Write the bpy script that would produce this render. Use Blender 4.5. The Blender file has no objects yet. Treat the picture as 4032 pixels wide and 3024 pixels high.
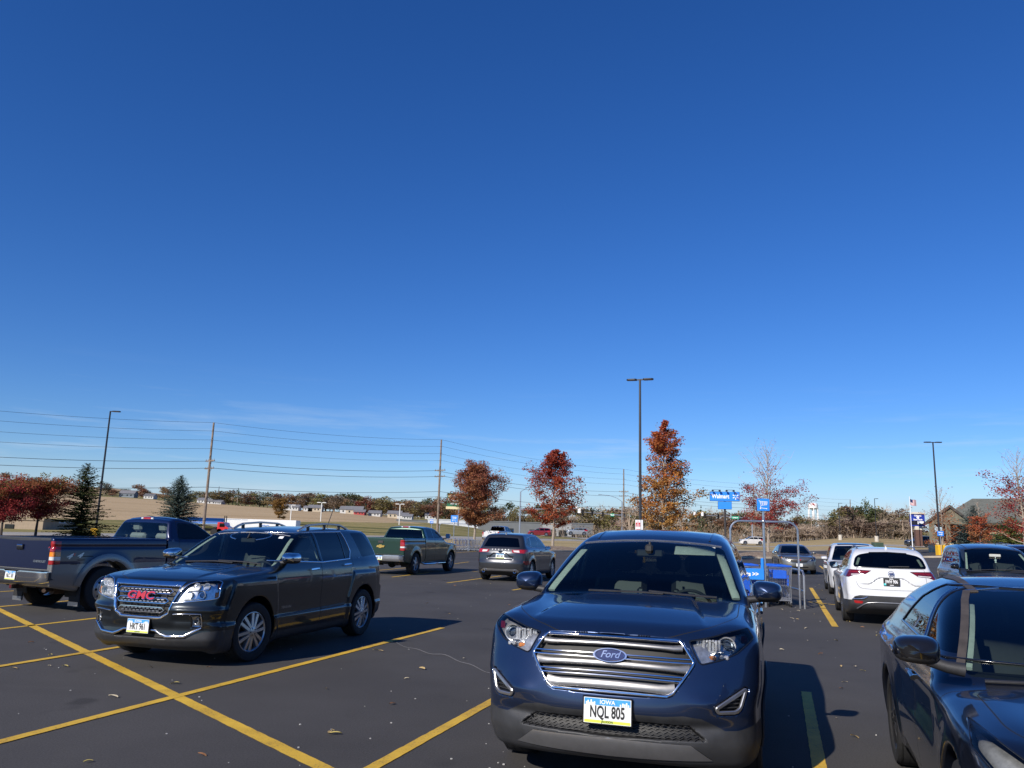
import bpy, math, random
import numpy as np
from mathutils import Vector, Matrix, Euler
rnd = random.Random(7)
PI = math.pi
scene = bpy.context.scene
COL = scene.collection

# ------------------------------------------------------------------ tagging
def tag(o, label=None, cat=None, group=None, kind=None):
 if label: o['label'] = label
 if cat: o['category'] = cat
 if group: o['group'] = group
 if kind: o['kind'] = kind
 return o

def empty(name, loc=(0, 0, 0), rz=0.0, rot=None):
 o = bpy.data.objects.new(name, None)
 COL.objects.link(o)
 o.location = loc
 o.rotation_euler = rot if rot is not None else (0, 0, rz)
 o.empty_display_size = 0.2
 return o

def copy_tree(o, parent=None):
 c = o.copy()
 COL.objects.link(c)
 if parent is not None:
  c.parent = parent
  c.matrix_parent_inverse = o.matrix_parent_inverse
 for ch in [k for k in bpy.data.objects if k.parent == o]:
  copy_tree(ch, c)
 return c

# ------------------------------------------------------------------ materials
MATS = {}
def new_mat(name):
 m = bpy.data.materials.new(name)
 m.use_nodes = True
 nt = m.node_tree
 nt.nodes.clear()
 out = nt.nodes.new('ShaderNodeOutputMaterial')
 return m, nt, out

def N(nt, kind, **kw):
 n = nt.nodes.new(kind)
 for k, v in kw.items():
  if k in n.inputs: n.inputs[k].default_value = v
  else: setattr(n, k, v)
 return n

def rgba(c): return (c[0], c[1], c[2], 1.0)

def ramp(nt, stops):
 r = nt.nodes.new('ShaderNodeValToRGB')
 cr = r.color_ramp
 while len(cr.elements) < len(stops): cr.elements.new(0.5)
 for e, (p, c) in zip(cr.elements, stops):
  e.position = p
  e.color = rgba(c) if not isinstance(c, (int, float)) else (c, c, c, 1)
 return r

def mat(name, col, rough=0.5, metal=0.0, coat=0.0, var=0.0, scale=8.0, spec=0.5, bump=0.0, bscale=60.0, emit=None, dust=0.0):
 if name in MATS: return MATS[name]
 m, nt, out = new_mat(name)
 b = N(nt, 'ShaderNodeBsdfPrincipled')
 b.inputs['Roughness'].default_value = rough
 b.inputs['Metallic'].default_value = metal
 b.inputs['Coat Weight'].default_value = coat
 b.inputs['Coat Roughness'].default_value = 0.03
 b.inputs['Specular IOR Level'].default_value = spec
 b.inputs['Base Color'].default_value = rgba(col)
 tc = N(nt, 'ShaderNodeTexCoord')
 if var > 0:
  no = N(nt, 'ShaderNodeTexNoise', Scale=scale, Detail=4.0, Roughness=0.6)
  nt.links.new(tc.outputs['Object'], no.inputs['Vector'])
  lo = [max(0, c * (1 - var)) for c in col]; hi = [min(1, c * (1 + var)) for c in col]
  r = ramp(nt, [(0.3, lo), (0.7, hi)])
  nt.links.new(no.outputs['Fac'], r.inputs['Fac'])
  nt.links.new(r.outputs['Color'], b.inputs['Base Color'])
 if bump > 0:
  nb = N(nt, 'ShaderNodeTexNoise', Scale=bscale, Detail=3.0)
  nt.links.new(tc.outputs['Object'], nb.inputs['Vector'])
  bp = N(nt, 'ShaderNodeBump', Strength=bump, Distance=0.01)
  nt.links.new(nb.outputs['Fac'], bp.inputs['Height'])
  nt.links.new(bp.outputs['Normal'], b.inputs['Normal'])
 if emit:
  b.inputs['Emission Color'].default_value = rgba(emit[0]); b.inputs['Emission Strength'].default_value = emit[1]
 nt.links.new(b.outputs[0], out.inputs[0])
 MATS[name] = m
 return m

def paint(name, col, metal=0.55, rough=0.32, flake=0.25, dust=0.04):
 """car paint: metallic base under a clear coat, with a little road dust low on the body"""
 m, nt, out = new_mat(name)
 b = N(nt, 'ShaderNodeBsdfPrincipled')
 b.inputs['Metallic'].default_value = metal
 b.inputs['Roughness'].default_value = rough
 b.inputs['Coat Weight'].default_value = 1.0
 b.inputs['Coat Roughness'].default_value = 0.025
 tc = N(nt, 'ShaderNodeTexCoord')
 no = N(nt, 'ShaderNodeTexNoise', Scale=900.0, Detail=1.0)
 nt.links.new(tc.outputs['Object'], no.inputs['Vector'])
 lo = [c * (1 - flake) for c in col]; hi = [min(1, c * (1 + flake)) for c in col]
 r = ramp(nt, [(0.35, lo), (0.65, hi)])
 nt.links.new(no.outputs['Fac'], r.inputs['Fac'])
 # dust: noise masked, thicker towards the sills
 d = N(nt, 'ShaderNodeTexNoise', Scale=5.0, Detail=6.0, Roughness=0.7)
 nt.links.new(tc.outputs['Object'], d.inputs['Vector'])
 sep = N(nt, 'ShaderNodeSeparateXYZ'); nt.links.new(tc.outputs['Object'], sep.inputs[0])
 mr = N(nt, 'ShaderNodeMapRange'); nt.links.new(sep.outputs['Z'], mr.inputs['Value'])
 mr.inputs['From Min'].default_value = 0.9; mr.inputs['From Max'].default_value = 0.2
 mr.inputs['To Min'].default_value = dust; mr.inputs['To Max'].default_value = dust * 4
 mu = N(nt, 'ShaderNodeMath', operation='MULTIPLY')
 nt.links.new(d.outputs['Fac'], mu.inputs[0]); nt.links.new(mr.outputs[0], mu.inputs[1])
 mx = N(nt, 'ShaderNodeMix', data_type='RGBA')
 nt.links.new(mu.outputs[0], mx.inputs['Factor'])
 nt.links.new(r.outputs['Color'], mx.inputs[6]); mx.inputs[7].default_value = (0.25, 0.22, 0.18, 1)
 nt.links.new(mx.outputs[2], b.inputs['Base Color'])
 cr = N(nt, 'ShaderNodeMath', operation='MULTIPLY_ADD'); nt.links.new(mu.outputs[0], cr.inputs[0])
 cr.inputs[1].default_value = 0.7; cr.inputs[2].default_value = 0.02
 nt.links.new(cr.outputs[0], b.inputs['Coat Roughness'])
 nt.links.new(b.outputs[0], out.inputs[0])
 return m

def glass(name, tint=(0.35, 0.42, 0.42), rough=0.0, refl=1.0):
 m, nt, out = new_mat(name)
 t = N(nt, 'ShaderNodeBsdfTransparent'); t.inputs['Color'].default_value = rgba(tint)
 g = N(nt, 'ShaderNodeBsdfGlossy'); g.inputs['Roughness'].default_value = rough
 g.inputs['Color'].default_value = (refl, refl, refl, 1)
 lw = N(nt, 'ShaderNodeFresnel', IOR=1.5)
 mx = N(nt, 'ShaderNodeMixShader')
 nt.links.new(lw.outputs[0], mx.inputs[0]); nt.links.new(t.outputs[0], mx.inputs[1]); nt.links.new(g.outputs[0], mx.inputs[2])
 nt.links.new(mx.outputs[0], out.inputs[0])
 return m

# ------------------------------------------------------------------ mesh building
def link_mesh(name, me, parent=None, loc=None):
 o = bpy.data.objects.new(name, me)
 COL.objects.link(o)
 if parent is not None: o.parent = parent
 if loc is not None: o.location = loc
 return o

def np_mesh(name, V, F, mats, fm=None, normals=None, smooth=True, sharp=None):
 """V (n,3), F list/array of faces"""
 me = bpy.data.meshes.new(name)
 if isinstance(F, np.ndarray):
  k = F.shape[1]
  me.vertices.add(len(V)); me.vertices.foreach_set('co', np.asarray(V, np.float32).ravel())
  me.loops.add(F.size); me.loops.foreach_set('vertex_index', F.astype(np.int32).ravel())
  me.polygons.add(len(F))
  me.polygons.foreach_set('loop_start', np.arange(0, F.size, k, dtype=np.int32))
  me.polygons.foreach_set('loop_total', np.full(len(F), k, np.int32))
 else:
  me.from_pydata([tuple(map(float, v)) for v in V], [], F)
 if not isinstance(mats, (list, tuple)): mats = [mats]
 for m in mats: me.materials.append(m)
 if fm is not None: me.polygons.foreach_set('material_index', np.asarray(fm, np.int32))
 me.polygons.foreach_set('use_smooth', np.full(len(me.polygons), bool(smooth)))
 me.update()
 me.validate()
 if normals is not None and len(me.vertices) == len(V):
  me.normals_split_custom_set_from_vertices(np.asarray(normals, np.float32).tolist())
 elif sharp:
  me.set_sharp_from_angle(angle=math.radians(sharp))
 return me

class MB:
 """collects shapes into one mesh"""
 def __init__(s): s.V = []; s.F = []; s.M = []
 def add(s, V, F, m=0, T=None):
  b = len(s.V)
  for v in V:
   v = Vector(v)
   if T is not None: v = T @ v
   s.V.append(tuple(v))
  for f in F: s.F.append([i + b for i in f]); s.M.append(m)
  return s
 def box(s, c, d, m=0, rz=0.0, T=None, bev=0.0):
  x, y, z = d[0] / 2, d[1] / 2, d[2] / 2
  R = Matrix.Translation(c) @ Matrix.Rotation(rz, 4, 'Z')
  if T is not None: R = T @ R
  if bev <= 0:
   V = [(-x, -y, -z), (x, -y, -z), (x, y, -z), (-x, y, -z), (-x, -y, z), (x, -y, z), (x, y, z), (-x, y, z)]
   F = [(0, 3, 2, 1), (4, 5, 6, 7), (0, 1, 5, 4), (1, 2, 6, 5), (2, 3, 7, 6), (3, 0, 4, 7)]
   return s.add(V, F, m, R)
  b = min(bev, x, y, z)
  V = []; F = []
  def pt(sx, sy, sz, a):  # a = axis that reaches the full extent
   return (sx * (x if a == 0 else x - b), sy * (y if a == 1 else y - b), sz * (z if a == 2 else z - b))
  idx = {}
  for sx in (-1, 1):
   for sy in (-1, 1):
    for sz in (-1, 1):
     for a in range(3):
      idx[(sx, sy, sz, a)] = len(V); V.append(pt(sx, sy, sz, a))
  I = lambda sx, sy, sz, a: idx[(sx, sy, sz, a)]
  for q in (-1, 1):
   f = [I(q, -1, -1, 0), I(q, 1, -1, 0), I(q, 1, 1, 0), I(q, -1, 1, 0)]; F.append(f if q > 0 else f[::-1])
   f = [I(-1, q, -1, 1), I(-1, q, 1, 1), I(1, q, 1, 1), I(1, q, -1, 1)]; F.append(f if q > 0 else f[::-1])
   f = [I(-1, -1, q, 2), I(1, -1, q, 2), I(1, 1, q, 2), I(-1, 1, q, 2)]; F.append(f if q > 0 else f[::-1])
  for p in (-1, 1):
   for q in (-1, 1):
    f = [I(p, q, -1, 0), I(p, q, -1, 1), I(p, q, 1, 1), I(p, q, 1, 0)]; F.append(f if p * q > 0 else f[::-1])
    f = [I(p, -1, q, 0), I(p, 1, q, 0), I(p, 1, q, 2), I(p, -1, q, 2)]; F.append(f if p * q > 0 else f[::-1])
    f = [I(-1, p, q, 1), I(-1, p, q, 2), I(1, p, q, 2), I(1, p, q, 1)]; F.append(f if p * q > 0 else f[::-1])
    for r in (-1, 1):
     f = [I(p, q, r, 0), I(p, q, r, 1), I(p, q, r, 2)]; F.append(f if p * q * r > 0 else f[::-1])
  return s.add(V, F, m, R)
 def cyl(s, p0, p1, r0, r1=None, n=12, m=0, cap=True, T=None):
  if r1 is None: r1 = r0
  p0 = Vector(p0); p1 = Vector(p1); d = (p1 - p0)
  if d.length < 1e-9: return s
  q = d.to_track_quat('Z', 'Y').to_matrix()
  V = []; F = []
  for p, r in ((p0, r0), (p1, r1)):
   for i in range(n):
    a = 2 * PI * i / n
    V.append(p + q @ Vector((r * math.cos(a), r * math.sin(a), 0)))
  for i in range(n):
   j = (i + 1) % n; F.append((i, j, n + j, n + i))
  if cap: F.append(tuple(range(n))[::-1]); F.append(tuple(range(n, 2 * n)))
  return s.add(V, F, m, T)
 def tube(s, pts, r, n=8, m=0, T=None, cap=True, closed=False):
  pts = [Vector(p) for p in pts]; k = len(pts)
  rs = r if isinstance(r, (list, tuple)) else [r] * k
  V = []; F = []; up = None
  for i, p in enumerate(pts):
   a = pts[(i - 1) % k] if (closed or i > 0) else p
   b = pts[(i + 1) % k] if (closed or i < k - 1) else p
   t = (b - a).normalized()
   if up is None:
    up = Vector((0, 0, 1)) if abs(t.z) < 0.9 else Vector((1, 0, 0))
   u = (up - t * up.dot(t)).normalized(); v = t.cross(u); up = u
   for j in range(n):
    q = 2 * PI * j / n
    V.append(p + (u * math.cos(q) + v * math.sin(q)) * rs[i])
  for i in range(k if closed else k - 1):
   i2 = (i + 1) % k
   for j in range(n):
    j2 = (j + 1) % n
    F.append((i * n + j, i * n + j2, i2 * n + j2, i2 * n + j))
  if cap and not closed:
   F.append(tuple(range(n))[::-1]); F.append(tuple(range((k - 1) * n, k * n)))
  return s.add(V, F, m, T)
 def strip(s, pts, nrm, wid, thk, m=0, n=8, closed=False, T=None):
  """bar of elliptical section along pts; wid across, thk along the normal"""
  k = len(pts); V = []; F = []
  wid = wid if isinstance(wid, (list, tuple)) else [wid] * k
  for i in range(k):
   p = Vector(pts[i])
   a = Vector(pts[(i - 1) % k]) if (closed or i > 0) else p
   b = Vector(pts[(i + 1) % k]) if (closed or i < k - 1) else p
   t = (b - a).normalized(); nn = Vector(nrm[i]); nn = (nn - t * nn.dot(t)).normalized(); bb = t.cross(nn)
   for j in range(n):
    q = 2 * PI * (j + 0.5) / n
    cq, sq = math.cos(q), math.sin(q)
    cq = math.copysign(abs(cq) ** 0.6, cq); sq = math.copysign(abs(sq) ** 0.6, sq)
    V.append(p + bb * (cq * wid[i] / 2) + nn * (sq * thk / 2))
  for i in range(k if closed else k - 1):
   i2 = (i + 1) % k
   for j in range(n):
    j2 = (j + 1) % n; F.append((i * n + j, i * n + j2, i2 * n + j2, i2 * n + j))
  if not closed: F.append(tuple(range(n))[::-1]); F.append(tuple(range((k - 1) * n, k * n)))
  return s.add(V, F, m, T)
 def lathe(s, prof, n=32, m=0, T=None, closed=False):
  """profile (r, h) about Z"""
  k = len(prof); V = []; F = []
  for i in range(n):
   a = 2 * PI * i / n
   for r, h in prof: V.append((r * math.cos(a), r * math.sin(a), h))
  for i in range(n):
   i2 = (i + 1) % n
   for j in range(k if closed else k - 1):
    j2 = (j + 1) % k
    F.append((i * k + j, i2 * k + j, i2 * k + j2, i * k + j2))
  return s.add(V, F, m, T)
 def prism(s, poly, h0, h1, m=0, T=None):
  n = len(poly)
  V = [(p[0], p[1], h0) for p in poly] + [(p[0], p[1], h1) for p in poly]
  F = [tuple(range(n))[::-1], tuple(range(n, 2 * n))]
  for i in range(n):
   j = (i + 1) % n; F.append((i, j, n + j, n + i))
  return s.add(V, F, m, T)
 def sphere(s, c, r, n=12, m=0, T=None):
  r = r if isinstance(r, (tuple, list)) else (r, r, r)
  prof = [(math.sin(PI * i / (n // 2)), -math.cos(PI * i / (n // 2))) for i in range(n // 2 + 1)]
  R = Matrix.Translation(c) @ Matrix.Diagonal((r[0], r[1], r[2], 1))
  if T is not None: R = T @ R
  return s.lathe(prof, n, m, R)
 def build(s, name, mats, parent=None, smooth=True, sharp=35, loc=None):
  me = np_mesh(name, s.V, s.F, mats, s.M, smooth=smooth, sharp=sharp if smooth else None)
  return link_mesh(name, me, parent, loc)

def text_mesh(txt, size=1.0, ext=0.0, sx=1.0, shear=0.0, align='CENTER', bold=0.0, spacing=1.0):
 """returns verts, faces of a lettering lying in XY, centred"""
 cu = bpy.data.curves.new('lettering', 'FONT')
 cu.body = txt; cu.size = size; cu.extrude = ext; cu.shear = shear; cu.align_x = align; cu.align_y = 'CENTER'
 cu.offset = bold; cu.resolution_u = 3; cu.space_character = spacing
 o = bpy.data.objects.new('lettering', cu)
 COL.objects.link(o)
 dg = bpy.context.evaluated_depsgraph_get()
 me = bpy.data.meshes.new_from_object(o.evaluated_get(dg))
 V = [(v.co.x * sx, v.co.y, v.co.z) for v in me.vertices]
 F = [tuple(p.vertices) for p in me.polygons]
 bpy.data.objects.remove(o); bpy.data.curves.remove(cu); bpy.data.meshes.remove(me)
 return V, F

# ------------------------------------------------------------------ curves
class Curve1:
 """smooth monotone interpolation through (x, y) points, tabulated"""
 def __init__(s, pts, n=1200):
  pts = sorted(pts); x = np.array([p[0] for p in pts], float); y = np.array([p[1] for p in pts], float)
  s.x = x; h = np.diff(x); d = np.diff(y) / h
  m = np.zeros_like(y)
  if len(x) > 2:
   w1 = 2 * h[1:] + h[:-1]; w2 = h[1:] + 2 * h[:-1]
   ok = d[:-1] * d[1:] > 0
   with np.errstate(divide='ignore', invalid='ignore'):
    hm = (w1 + w2) / (w1 / d[:-1] + w2 / d[1:])
   m[1:-1] = np.where(ok, hm, 0)
  m[0] = d[0]; m[-1] = d[-1]
  t = np.linspace(x[0], x[-1], n)
  i = np.clip(np.searchsorted(x, t, side='right') - 1, 0, len(x) - 2)
  u = (t - x[i]) / h[i]
  s.t = t
  s.v = ((2*u**3-3*u**2+1)*y[i] + (u**3-2*u**2+u)*h[i]*m[i] + (-2*u**3+3*u**2)*y[i+1] + (u**3-u**2)*h[i]*m[i+1])
  # light smoothing so joints of segments stay curvature-soft
  k = max(3, n // 80) | 1
  pad = np.pad(s.v, k // 2, mode='reflect', reflect_type='odd')
  s.v = np.convolve(pad, np.ones(k) / k, mode='valid')
  s.g = np.gradient(s.v, s.t)
 def __call__(s, q): return np.interp(q, s.t, s.v)
 def slope(s, q): return np.interp(q, s.t, s.g)

def smax(a, b, k): return np.maximum(a, b) + np.maximum(k - np.abs(a - b), 0) ** 2 / (4 * k)
def smin(a, b, k): return -smax(-a, -b, k)
def sstep(e0, e1, x):
 t = np.clip((x - e0) / (e1 - e0), 0, 1); return t * t * (3 - 2 * t)

def poly_sd(px, py, poly):
 """signed distance to a 2-D polygon (negative inside), vectorised"""
 d = np.full(np.broadcast(px, py).shape, 1e9); s = np.ones_like(d)
 n = len(poly)
 for i in range(n):
  ax, ay = poly[i]; bx, by = poly[i - 1]
  ex, ey = bx - ax, by - ay; wx, wy = px - ax, py - ay
  t = np.clip((wx * ex + wy * ey) / (ex * ex + ey * ey + 1e-12), 0, 1)
  d = np.minimum(d, (wx - ex * t) ** 2 + (wy - ey * t) ** 2)
  c1 = py >= ay; c2 = py < by; c3 = ex * wy > ey * wx
  s = np.where((c1 & c2 & c3) | (~c1 & ~c2 & ~c3), -s, s)
 return s * np.sqrt(d)

def surface_net(fn, lo, hi, h):
 nx, ny, nz = [int(math.ceil((hi[i] - lo[i]) / h)) + 1 for i in range(3)]
 gx = lo[0] + h * np.arange(nx); gy = lo[1] + h * np.arange(ny); gz = lo[2] + h * np.arange(nz)
 # coarse pass first; the fine grid is evaluated only near the surface
 q = 4
 ci = [np.minimum(np.arange(0, n + q, q), n - 1 + q) for n in (nx, ny, nz)]
 cx, cy, cz = lo[0] + h * ci[0], lo[1] + h * ci[1], lo[2] + h * ci[2]
 Fc = np.broadcast_to(fn(cx[:, None, None], cy[None, :, None], cz[None, None, :]), (len(cx), len(cy), len(cz))).astype(np.float32)
 up = lambda A: np.repeat(np.repeat(np.repeat(A, q, 0), q, 1), q, 2)
 near = np.abs(Fc) < h * q * 2.6
 Fu = up(Fc)[q//2:, q//2:, q//2:][:nx, :ny, :nz]; mk = up(near)[q//2:, q//2:, q//2:][:nx, :ny, :nz]
 F = np.ascontiguousarray(Fu)
 a, b, c_ = np.nonzero(mk)
 F[a, b, c_] = fn(gx[a], gy[b], gz[c_])
 S = F < 0
 c = [S[i:nx-1+i, j:ny-1+j, k:nz-1+k] for i in (0, 1) for j in (0, 1) for k in (0, 1)]
 anyc = c[0].copy(); allc = c[0].copy()
 for q in c[1:]: anyc |= q; allc &= q
 act = np.argwhere(anyc & ~allc)
 I, J, K = act.T
 idx = np.full((nx-1, ny-1, nz-1), -1, np.int32); idx[I, J, K] = np.arange(len(act))
 corners = [(i, j, k) for i in (0, 1) for j in (0, 1) for k in (0, 1)]
 cv = np.stack([F[I+i, J+j, K+k] for i, j, k in corners], 1)
 acc = np.zeros((len(act), 3)); cnt = np.zeros(len(act))
 for a in range(8):
  for b in range(a + 1, 8):
   ca, cb = np.array(corners[a]), np.array(corners[b])
   if np.abs(ca - cb).sum() != 1: continue
   va, vb = cv[:, a], cv[:, b]
   cr = (va < 0) != (vb < 0)
   t = np.where(cr, va / np.where(cr, va - vb, 1), 0)
   p = ca[None, :] + t[:, None] * (cb - ca)[None, :]
   acc[cr] += p[cr]; cnt[cr] += 1
 V = np.array(lo)[None, :] + h * (act + acc / cnt[:, None])
 Q = []
 for ax in range(3):
  o = [(1, 2), (0, 2), (0, 1)][ax]
  sl0 = [slice(None)] * 3; sl1 = [slice(None)] * 3
  sl0[ax] = slice(0, -1); sl1[ax] = slice(1, None)
  e = np.argwhere(S[tuple(sl0)] != S[tuple(sl1)])
  dims = (nx-1, ny-1, nz-1)
  ok = (e[:, o[0]] > 0) & (e[:, o[1]] > 0) & (e[:, o[0]] < dims[o[0]]) & (e[:, o[1]] < dims[o[1]])
  e = e[ok]
  def cell(d0, d1):
   q = e.copy(); q[:, o[0]] -= d0; q[:, o[1]] -= d1
   return idx[q[:, 0], q[:, 1], q[:, 2]]
  Q.append(np.stack([cell(1, 1), cell(0, 1), cell(0, 0), cell(1, 0)], 1))
 Q = np.concatenate(Q)
 Q = Q[(Q >= 0).all(1)]
 return V, Q

def earclip(poly):
 """triangulate a simple polygon -> list of triangles of points"""
 P = [tuple(p) for p in poly]
 A = sum(P[i-1][0] * P[i][1] - P[i][0] * P[i-1][1] for i in range(len(P)))
 if A < 0: P = P[::-1]
 out = []
 cr = lambda a, b, c: (b[0]-a[0])*(c[1]-a[1]) - (b[1]-a[1])*(c[0]-a[0])
 convex = all(cr(P[i-2], P[i-1], P[i]) >= -1e-12 for i in range(len(P)))
 if convex: return [P]
 guard = 0
 while len(P) > 3 and guard < 2000:
  guard += 1
  for i in range(len(P)):
   a, b, c = P[i-1], P[i], P[(i+1) % len(P)]
   if cr(a, b, c) <= 1e-12: continue
   if any(cr(a, b, p) >= 0 and cr(b, c, p) >= 0 and cr(c, a, p) >= 0 for p in P if p not in (a, b, c)): continue
   out.append([a, b, c]); P.pop(i); break
  else: break
 out.append(P)
 return out

def inset(poly, d):
 P = [tuple(p) for p in poly]; n = len(P)
 A = sum(P[i-1][0] * P[i][1] - P[i][0] * P[i-1][1] for i in range(n))
 sg = 1 if A > 0 else -1
 out = []
 for i in range(n):
  a, b, c = np.array(P[i-1]), np.array(P[i]), np.array(P[(i+1) % n])
  u = (b - a) / (np.linalg.norm(b - a) + 1e-12); v = (c - b) / (np.linalg.norm(c - b) + 1e-12)
  n1 = np.array([-u[1], u[0]]) * sg; n2 = np.array([-v[1], v[0]]) * sg
  m = n1 + n2; L = m @ m
  m = m / max(L, 0.35) * 2
  out.append(tuple(b + m * d))
 return out

def rounded(poly, r, n=4):
 """round the corners of a polygon; r one radius or one per corner"""
 out = []; k = len(poly)
 for i in range(k):
  p = np.array(poly[i], float); a = np.array(poly[i-1], float) - p; b = np.array(poly[(i+1) % k], float) - p
  rr = r[i] if isinstance(r, (list, tuple)) else r
  la, lb = np.linalg.norm(a), np.linalg.norm(b); t = min(rr, la * 0.45, lb * 0.45)
  if t < 1e-5: out.append(tuple(p)); continue
  q0 = p + a / la * t; q1 = p + b / lb * t
  for j in range(n + 1):
   u = j / n; out.append(tuple((1-u)**2 * q0 + 2*u*(1-u) * p + u*u * q1))
 return out

def cut_soup(T, lab, polys2d, axes, to, src, cond=None):
 """label the triangles of soup T that fall in convex polygons (in the plane of axes); splits along the edges"""
 allp = np.concatenate([np.array(P, float) for P in polys2d])
 lo, hi = allp.min(0), allp.max(0)
 X = T[:, :, axes]
 m = np.isin(lab, src) & (X.max(1) > lo).all(1) & (X.min(1) < hi).all(1)
 if cond is not None:
  k = np.nonzero(m)[0]; m[k] = cond(T[k])
 T0, lab0 = T[~m], lab[~m]
 T, lab = T[m], lab[m]
 for P in polys2d:
  P = np.array(P, float)
  A = np.sum(np.roll(P[:, 0], 1) * P[:, 1] - P[:, 0] * np.roll(P[:, 1], 1))
  if A < 0: P = P[::-1]
  lo, hi = P.min(0), P.max(0)
  X = T[:, :, axes]
  m = np.isin(lab, src) & (X.max(1) > lo).all(1) & (X.min(1) < hi).all(1)
  cur = T[m]; cl = lab[m]; T = T[~m]; lab = lab[~m]
  rest = []; rl = []
  for i in range(len(P)):
   a, b = P[i], P[(i + 1) % len(P)]
   e = b - a; L = np.hypot(*e)
   if L < 1e-9 or len(cur) == 0: continue
   nrm = np.array([-e[1], e[0]]) / L
   D = (cur[:, :, axes] - a) @ nrm
   D = np.where(np.abs(D) < 1e-7, 0, D)
   ins = (D >= 0).all(1); outm = (D <= 0).all(1) & ~ins
   rest.append(cur[outm]); rl.append(cl[outm])
   sp = ~ins & ~outm
   keep = [cur[ins]]; kl = [cl[ins]]
   if sp.any():
    tt, dd, ll = cur[sp], D[sp], cl[sp]
    # rotate so that vertex 0 is alone on its side
    pos = dd > 0
    for val in (True, False):
     # alone vertex has sign val, the other two are on the other side (or 0)
     for k in range(3):
      o = [(k + 1) % 3, (k + 2) % 3]
      if val: s1 = (dd[:, k] > 0) & (dd[:, o[0]] <= 0) & (dd[:, o[1]] <= 0)
      else: s1 = (dd[:, k] < 0) & (dd[:, o[0]] >= 0) & (dd[:, o[1]] >= 0) & ~((dd[:, o[0]] == 0) & (dd[:, o[1]] > 0) & False)
      if val is False:
       # exclude those already taken (one positive with zeros and one negative)
       s1 &= ~((np.sum(dd > 0, 1) == 1) & (np.sum(dd < 0, 1) == 1))
      if not s1.any(): continue
      t3 = tt[s1]; d3 = dd[s1]; l3 = ll[s1]
      A0, B0, C0 = t3[:, k], t3[:, o[0]], t3[:, o[1]]
      da, db, dc = d3[:, k], d3[:, o[0]], d3[:, o[1]]
      ub = (da / (da - db))[:, None]; uc = (da / (da - dc))[:, None]
      AB = A0 + (B0 - A0) * ub; AC = A0 + (C0 - A0) * uc
      tip = np.stack([A0, AB, AC], 1)
      q1 = np.stack([AB, B0, C0], 1); q2 = np.stack([AB, C0, AC], 1)
      if val:
       keep.append(tip); kl.append(l3); rest += [q1, q2]; rl += [l3, l3]
      else:
       keep += [q1, q2]; kl += [l3, l3]; rest.append(tip); rl.append(l3)
   cur = np.concatenate(keep); cl = np.concatenate(kl)
  T = np.concatenate([T] + rest + [cur]); lab = np.concatenate([lab] + rl + [np.full(len(cur), to)])
  # drop slivers
  ar = np.linalg.norm(np.cross(T[:, 1] - T[:, 0], T[:, 2] - T[:, 0]), axis=1)
  ok = ar > 1e-11; T = T[ok]; lab = lab[ok]
 return np.concatenate([T0, T]), np.concatenate([lab0, lab])

def weld(T, tol=1e-5):
 P = T.reshape(-1, 3)
 key = np.round(P / tol).astype(np.int64)
 _, first, inv = np.unique(key, axis=0, return_index=True, return_inverse=True)
 F = inv.reshape(-1, 3)
 ok = (F[:, 0] != F[:, 1]) & (F[:, 1] != F[:, 2]) & (F[:, 0] != F[:, 2])
 return P[first], F[ok], ok
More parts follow.
